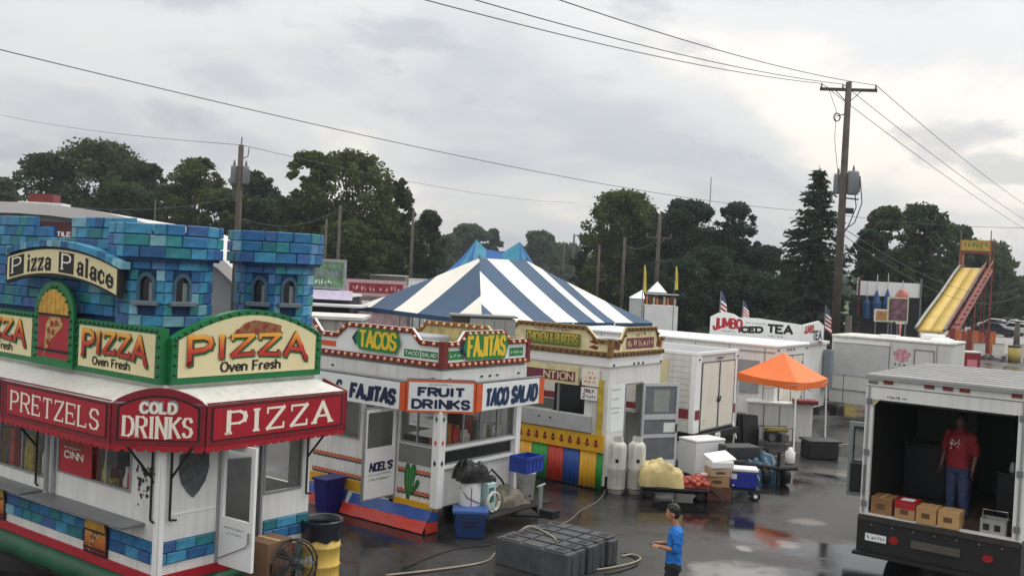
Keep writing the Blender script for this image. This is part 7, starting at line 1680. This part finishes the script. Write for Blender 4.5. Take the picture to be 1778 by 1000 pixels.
crate_box('generator_box', 'pale grey generator box right of the white vinyl booth', 1184, 566, 54, .9, .8, 1.6, mat('box_pale', (176, 174, 168), .6), 'generator')
crate_box('generator_box', 'low white box left of the large rounded tree trunk', 1020, 500, 80, 2.4, 1, 1.3, SIGNW, 'generator')
# parked things far under the right trees
# ================================================================ lemonade trailer behind the truck
L0 = gp(1650, 597, 2.9); L0.z = 0
lt = thing('lemonade_trailer', 'rounded white snack trailer with a pink candy logo behind the box truck', 'trailer', L0, ROT)
LL, LR_ = PL(lt, (0, 0, 0), (0, -1, 0)), PL(lt, (0, 0, 0), (1, 0, 0))
LWm = mat('trailer_cream', (204, 204, 198), .5, var=.08, scale=1, streak=.12)
mb = MB(); rr = .35; pts = [(rr - rr * math.cos(a * math.pi / 12), rr - rr * math.sin(a * math.pi / 12)) for a in range(7)]
foot = [(0, 4.0), *[(rr - rr * math.cos(a * math.pi / 12), rr - rr * math.sin(a * math.pi / 12)) for a in range(7)], (2.2, 0), (2.2, 4.0)]
mb.prism([(x, y, .5) for x, y in foot], (0, 0, 2.32)); mb.obj('body', LWm, lt); mb = MB(); mb.prism([(1.1 + (x - 1.1) * 1.03, 2 + (y - 2) * 1.015, 2.825) for x, y in foot], (0, 0, .1)); mb.obj('roof', WDIRTY, lt, bev=.04)
LL.box('hatch', -3.9, -1.98, 1.5, 2.66, .002, .03, mat('hatch_pale', (186, 188, 186), .5), lt); LL.box('hatch_rail', -3.95, -1.95, 2.66, 2.74, .002, .06, WHITE2, lt); LL.frame('door', -1.15, -.48, .9, 2.62, .03, .002, .02, GREYM, lt)
lg = LL.poly('candy_logo', [(-1.55 + (.27 + .04 * math.sin(5 * t)) * math.cos(t), 2.38 + (.24 + .04 * math.sin(7 * t)) * math.sin(t)) for t in [i * .2618 for i in range(24)]], .002, .008, mat('logo_pink', (206, 150, 160), .6, var=.5, scale=9), lt); LL.scribble(-1.78, -1.35, 1.98, 2.14, NAVY, .01, lg, 81); LL.scribble(-1.85, -1.6, 1.84, 1.96, INK, .01, lg, 82)
MB().ell((.5, .35, 2.9), (.45, .45, .18), 14, 8).obj('roof_dome', WHITE2, lt, True); boxo('roof_hatch', .8, 1.3, 2.0, 2.6, 2.92, 3.0, WHITE2, lt)
boxo('air_conditioner', 1.3, 1.9, .6, 1.3, 2.92, 3.1, WHITE2, lt, .03)
for i in range(3): LL.box('panel_seam', -.42 - 1.55 * i, -.40 - 1.55 * i, .55, 2.8, .002, .012, GREYM, lt)
LL.box('rub_rail', -3.95, -.36, .95, 1.0, .002, .03, ALU, lt)
# roof signs seen beyond it
for i, (px0, px1, y0, y1, m, m2, lab) in enumerate([(1540, 1578, 558, 517, mat('sign_olive', (196, 206, 170), .5), mat('sign_picture', (130, 96, 104), .6, var=.7, scale=4), 'tall framed picture sign beyond the snack trailer roof'), (1518, 1552, 558, 538, SIGNW, mat('sign_peach', (206, 150, 104), .6, var=.5, scale=6), 'low white framed sign with orange print beyond the snack trailer roof'), (1556, 1576, 562, 536, SIGNW, mat('sign_ice', (226, 236, 240), .4), 'plain white sign board beyond the snack trailer roof')]):
    D = 46 + i; a, b = atd(px0, y0, D), atd(px1, y1, D); t = thing('roof_sign', lab, 'sign', (a.x, a.y, 0), -.04); F_ = PL(t, (0, 0, 0), (1, 0, 0)); w_ = b.x - a.x
    F_.box('sign_frame', 0, w_, a.z, b.z, -.08, 0, m, t); F_.box('sign_face', .06, w_ - .06, a.z + .06, b.z - .06, .002, .012, m2, t)
    for x in (.05, w_ - .1): F_.box('post', x, x + .05, 0, a.z, -.06, -.02, GREYM, t)
p = atd(1565, 535, 52); tag(MB().ell((p.x, p.y, p.z + .5), (.35, .35, .5), 12, 8).lathe([(.06, 0), (.28, .5), (.25, .6)], (p.x, p.y, p.z - .3), 12).lathe([(.05, 0), (.06, p.z - .25)], (p.x, p.y, 0), 8).obj('ice_cream_sign', mat('scoop_red', (196, 110, 96), .5, var=.4, scale=2), None, True), 'giant ice cream cone sign beside the picture sign', 'sign')
rm_ = crate_box('vending_machine', 'red vending machine right of the snack trailer', 1684, 600, 46, .75, .7, 1.9, mat('vending_red', (140, 30, 44), .4, var=.2), 'vending machine'); boxo('display_panel', -.25, .2, -.375, -.355, 1.1, 1.6, mat('vending_pink', (206, 130, 140), .4), rm_)
p = gp(1484, 690); yb2 = thing('trash_barrel', 'yellow barrel with a carton on it near the utility pole', 'trash can', (p.x, p.y, 0))
MB().lathe([(.38, 0), (.39, .3), (.38, .32), (.39, .6), (.38, .62), (.38, .85)], (0, 0, 0), 20).obj('barrel', mat('barrel_bright', (206, 176, 44), .45, var=.15), yb2, True); MB().lathe([(.39, 0), (.4, .1), (.3, .12)], (0, 0, .82), 20).obj('bag_liner', BLKPL, yb2, True); boxo('carton', .0, .4, -.5, -.39, .3, .7, CARD, yb2)
# ================================================================ funhouse, slide and far fair
DF = 84
p = atd(1545, 535, DF); fh = thing('funhouse', 'white funhouse facade with blue castle spires', 'funhouse', (p.x, p.y, 0)); 
FHB = mat('spire_blue', (30, 78, 128), .5, var=.2); zt_ = atd(1545, 490, DF).z; zb_ = atd(1545, 515, DF).z
boxo('facade', -2.7, 2.35, -.2, .5, zb_, zt_, WHITE2, fh); boxo('dark_base', -2.7, 2.4, .0, 2, .3, zb_, DKP, fh)
for (x, h, w) in ((-1.3, 1.2, .4), (-.4, 1.35, .34), (.85, .8, .36), (-2.1, .6, .3)):
    s = MB().lathe([(w, 0), (w, 1.2), (w * 1.1, 1.25), (.03, 1.2 + h)], (x, -.4, zb_ - 1.9), 10).obj('spire', FHB, fh); MB().tube([(x, -.4, zb_ + h - .9), (x, -.4, zb_ + h + .6)], .04, 5).obj('spire_mast', mat('mast_pale', (206, 210, 214), .5), s)
boxo('blue_window', .6, 1.1, .05, .1, zb_ + .4, zt_ - .3, FHB, fh)
for x, m in ((-2.75, mat('post_maroon', (120, 40, 70), .5)), (2.4, GREYM)): MB().tube([(x, -.3, 0), (x, -.3, zt_ + .4)], .08, 6).obj('corner_post', m, fh)
# giant slide
sb, s1 = atd(1592, 566, 74), atd(1668, 464, 92)
sld = thing('giant_slide', 'tall yellow slide with red stairs and a sign tower', 'slide', (sb.x, sb.y, 0)); SY, SR_ = mat('slide_yellow', (204, 170, 62), .45, var=.15, scale=.6), mat('slide_red', (132, 54, 40), .5, var=.2)
d = Vector((s1.x - sb.x, s1.y - sb.y, 0)); Ls = d.length; d.normalize(); lat = Vector((d.y, -d.x, 0)); zt0, zt1 = sb.z - .3, s1.z
def sp_(f, l, dz=0): q_ = d * Ls * f + lat * l; z = zt0 + (zt1 - zt0) * (f + .008 * math.sin(f * 9.4)); return (q_.x, q_.y, z + dz)
wl = 1.9
for k in range(2):
    n = 24; mb = MB().add([sp_(i / n, (k + j) * wl / 2 + (.02 if j == 0 else -.02)) for i in range(n + 1) for j in (0, 1)], [(2 * i, 2 * i + 1, 2 * i + 3, 2 * i + 2) for i in range(n)])
    o = mb.obj('slide_lane', SY, sld, True); md = o.modifiers.new('t', 'SOLIDIFY'); md.thickness = .12
for l in (-.08, wl + .02): MB().tube([sp_(i / 24, l, .15) for i in range(25)], .13, 6).obj('side_rail', mat('rail_steel', (150, 150, 144), .5), sld, True)
for i in range(14): f = i / 14; a = sp_(f, wl + .25, -.4 + .0); MB().prism([sp_(f, wl + .2, -.3), sp_(f, wl + .7, -.3), sp_(f + .05, wl + .7, -.3), sp_(f + .05, wl + .2, -.3)], (0, 0, .1)).obj('stair_tread', SR_, sld)
for l, dz in ((wl + .2, .5), (wl + .75, .6), (wl + .75, -.2), (wl + .2, -.3)): MB().tube([sp_(0, l, dz), sp_(1, l, dz)], .07, 5).obj('stair_rail', SR_, sld)
for f in (.5, .8, 1.0):
    for l in (.0, wl, wl + .7): a = sp_(f, l, -.1); MB().tube([a, (a[0], a[1], 0)], .04, 5).obj('support_leg', SR_, sld)
for l in (-.1, wl + .5): a = sp_(1.0, l); MB().tube([a, (a[0], a[1], a[2] + 2.5)], .06, 5).obj('tower_post', mat('tower_orange', (166, 110, 62), .5), sld); a = sp_(1.12, l); MB().tube([(a[0], a[1], 0), (a[0], a[1], a[2] + 2.2)], .06, 5).obj('tower_post', SR_, sld)
a, b = Vector(sp_(1.0, -.1)), Vector(sp_(1.0, wl + .5)); SF = PL(sld, (a.x, a.y, a.z), (b.x - a.x, b.y - a.y, 0)); ws_ = (b - a).length
s = SF.box('sign_board', 0, ws_, 1.55, 2.5, -.1, .0, mat('sign_mustard', (186, 160, 70), .5, var=.4, scale=2), sld); SF.scribble(.3, ws_ - .3, 1.75, 2.4, mat('sign_greenish', (90, 120, 60), .5), .01, s, 91); SF.box('header_rail', -.1, ws_ + .1, 1.3, 1.5, -.1, .05, SR_, sld); SF.box('platform', -.1, ws_ + .1, -.25, 0, -1.2, .1, mat('tower_orange', (166, 110, 62), .5), sld); SF.box('guard_panel', -.1, .2, 0, 1.2, -1, .0, SR_, sld)
for u in (.0, ws_): MB().tube([SF.P(u, 2.5), SF.P(u, 3.4)], .05, 5).obj('flag_staff', GREYM, sld)
p = atd(1690, 575, 72); rb = thing('ride_fence', 'red and orange ride fence at the foot of the slide', 'fence', (p.x, p.y, 0))
for i in range(8): boxo('fence_panel', -1.7 + .42 * i, -1.32 + .42 * i, -.05 + .02 * (i % 2), .02, .3, 2.0 - .1 * (i % 3), (SR_, mat('fence_orange', (200, 110, 50), .5, var=.3), mat('fence_rust', (160, 70, 44), .5))[i % 3], rb)
# cars in the lot
def car(px, py, D, yaw, c, label, z=1.5):
    p = gp(px, py); k = D / p.y; p = Vector((p.x * k, D, 0)); t = thing('parked_car', label, 'car', (p.x, p.y, .005), yaw, 'cars parked in the far lot')
    paint = mat('car_%d_%d_%d' % c, c, .25, var=.04)
    W_ = .88
    body = [(-2.2, .35), (2.2, .35), (2.25, .6), (2.15, .82), (1.2, .95), (.55, 1.42), (-.9, 1.48), (-1.7, 1.0), (-2.2, .92), (-2.28, .6)]
    low = [(x, z) for x, z in body if z < 1.2]; PL(t, (0, -W_, 0), (1, 0, 0)).poly('car_body', low, -2 * W_, 0, paint, t, .06)
    PL(t, (0, -W_ + .1, 0), (1, 0, 0)).poly('cabin', [(1.2, .9), (.55, 1.42), (-.9, 1.48), (-1.7, .95)], -2 * W_ + .2, 0, paint, t, .05)
    for y, xd in ((-W_ + .09, 1), (W_ - .09, -1)):
        pl = PL(t, (0, y, 0), (xd, 0, 0)); pl.poly('side_window', [(xd * 1.0, .98), (xd * .5, 1.36), (xd * -.85, 1.4), (xd * -1.45, 1.0)], .005, .012, mat('car_glass', (30, 34, 40), .1), t)
    PL(t, (1.2, -W_ + .2, .95), (0, 1, 0), (-.65, 0, .47)).box('windscreen', 0, 2 * W_ - .4, .05, .72, .005, .012, mat('car_glass', (30, 34, 40), .1), t); PL(t, (-1.7, W_ - .2, .98), (0, -1, 0), (.8, 0, .5)).box('rear_window', 0, 2 * W_ - .4, .1, .8, .005, .012, mat('car_glass', (30, 34, 40), .1), t)
    for x in (-1.4, 1.4):
        for y in (-W_ + .05, W_ - .05): MB().lathe([(.2, -.1), (.32, -.1), (.33, 0), (.32, .1), (.2, .1)], (x, y, .32), 14, 'Y').obj('wheel', BLACK, t, True)
    for y in (-.6, .6): MB().box(2.2, 2.27, y - .18, y + .18, .62, .74).obj('headlight', SIGNW, t); MB().box(-2.3, -2.24, y - .18, y + .18, .7, .84).obj('tail_light', mat('tail_red', (150, 24, 26), .25), t)
for i, a in enumerate([(1728, 572, 108, -.7, (34, 36, 46), 'black car parked nearest the slide fence'), (1748, 560, 114, -.7, (48, 58, 92), 'dark blue car behind the black one'), (1770, 553, 112, -.6, (196, 198, 200), 'silver car beside the dark blue one'), (1735, 545, 124, -.7, (214, 214, 212), 'white car in the second row of the lot'), (1757, 538, 130, -.7, (90, 92, 96), 'grey car in the far row of the lot'), (1770, 545, 122, -.5, (220, 220, 218), 'white car at the far right edge of the lot'), (1725, 532, 140, -.6, (170, 172, 172), 'pale car at the far end of the lot')]): car(*a)
for i, a in enumerate([(1262, 512, 120, .2, (226, 226, 224), 'white car under the shady trees left'), (1300, 515, 118, .1, (150, 152, 156), 'silver car under the shady trees'), (1348, 520, 116, .1, (214, 214, 212), 'white car left of the spruce'), (1388, 528, 108, .3, (40, 110, 96), 'teal green car below the spruce'), (1502, 545, 100, .4, (206, 206, 204), 'white car right of the utility pole'), (1460, 540, 104, .2, (120, 60, 50), 'dull red car behind the utility pole')]): car(*a)
p = atd(1762, 600, 70); b_ = thing('trash_barrel', 'far tan barrel with a dark top beside the stout pole', 'trash can', (p.x, p.y, 0)); MB().lathe([(.4, 0), (.41, .5), (.4, .52), (.41, 1.0)], (0, 0, 0), 16).obj('barrel', mat('barrel_tan', (176, 156, 84), .5, var=.2), b_, True); MB().lathe([(.42, 0), (.42, .12)], (0, 0, .95), 16).obj('bag_liner', BLKPL, b_, True)
for i, (px, lab) in enumerate(((1700, 'plain white barricade panel left of the others in the lot'), (1733, 'white barricade panel with a small notice'), (1772, 'white barricade panel behind the stout pole'))):
    p = gp(px, 612); k = 70 / p.y; t = thing('barricade', lab, 'barricade', (p.x * k, 70, 0)); boxo('panel', -.4, .4, -.02, .02, .3, 1.1, WDIRTY, t); boxo('frame_bar', -.45, .45, -.04, .04, 1.1, 1.15, GREYM, t)
    for x in (-.45, .4): boxo('foot', x, x + .05, -.3, .3, 0, .3, GREYM, t)
for i in range(3):
    p = gp(1690 + 14 * i, 600 + 9 * i)
    struct(MB().quad((p.x - 3, p.y, .008), (p.x + 5, p.y - .5, .008), (p.x + 5, p.y - .3, .008), (p.x - 3, p.y + .25, .008)).obj('painted_line', mat('line_white', (200, 200, 196), .7, var=.3)))

# ================================================================ air: faint haze over the whole ground
hz = bpy.data.materials.new('haze_air'); hz.use_nodes = True; hz.node_tree.nodes.clear()
pv = hz.node_tree.nodes.new('ShaderNodeVolumePrincipled'); pv.inputs['Color'].default_value = (.80, .86, .92, 1); pv.inputs['Density'].default_value = HAZE; pv.inputs['Anisotropy'].default_value = 0.0
ho = hz.node_tree.nodes.new('ShaderNodeOutputMaterial'); hz.node_tree.links.new(pv.outputs[0], ho.inputs['Volume'])
struct(MB().box(-905, 905, -65, 1805, -1, 36).obj('haze', hz), 'stuff')
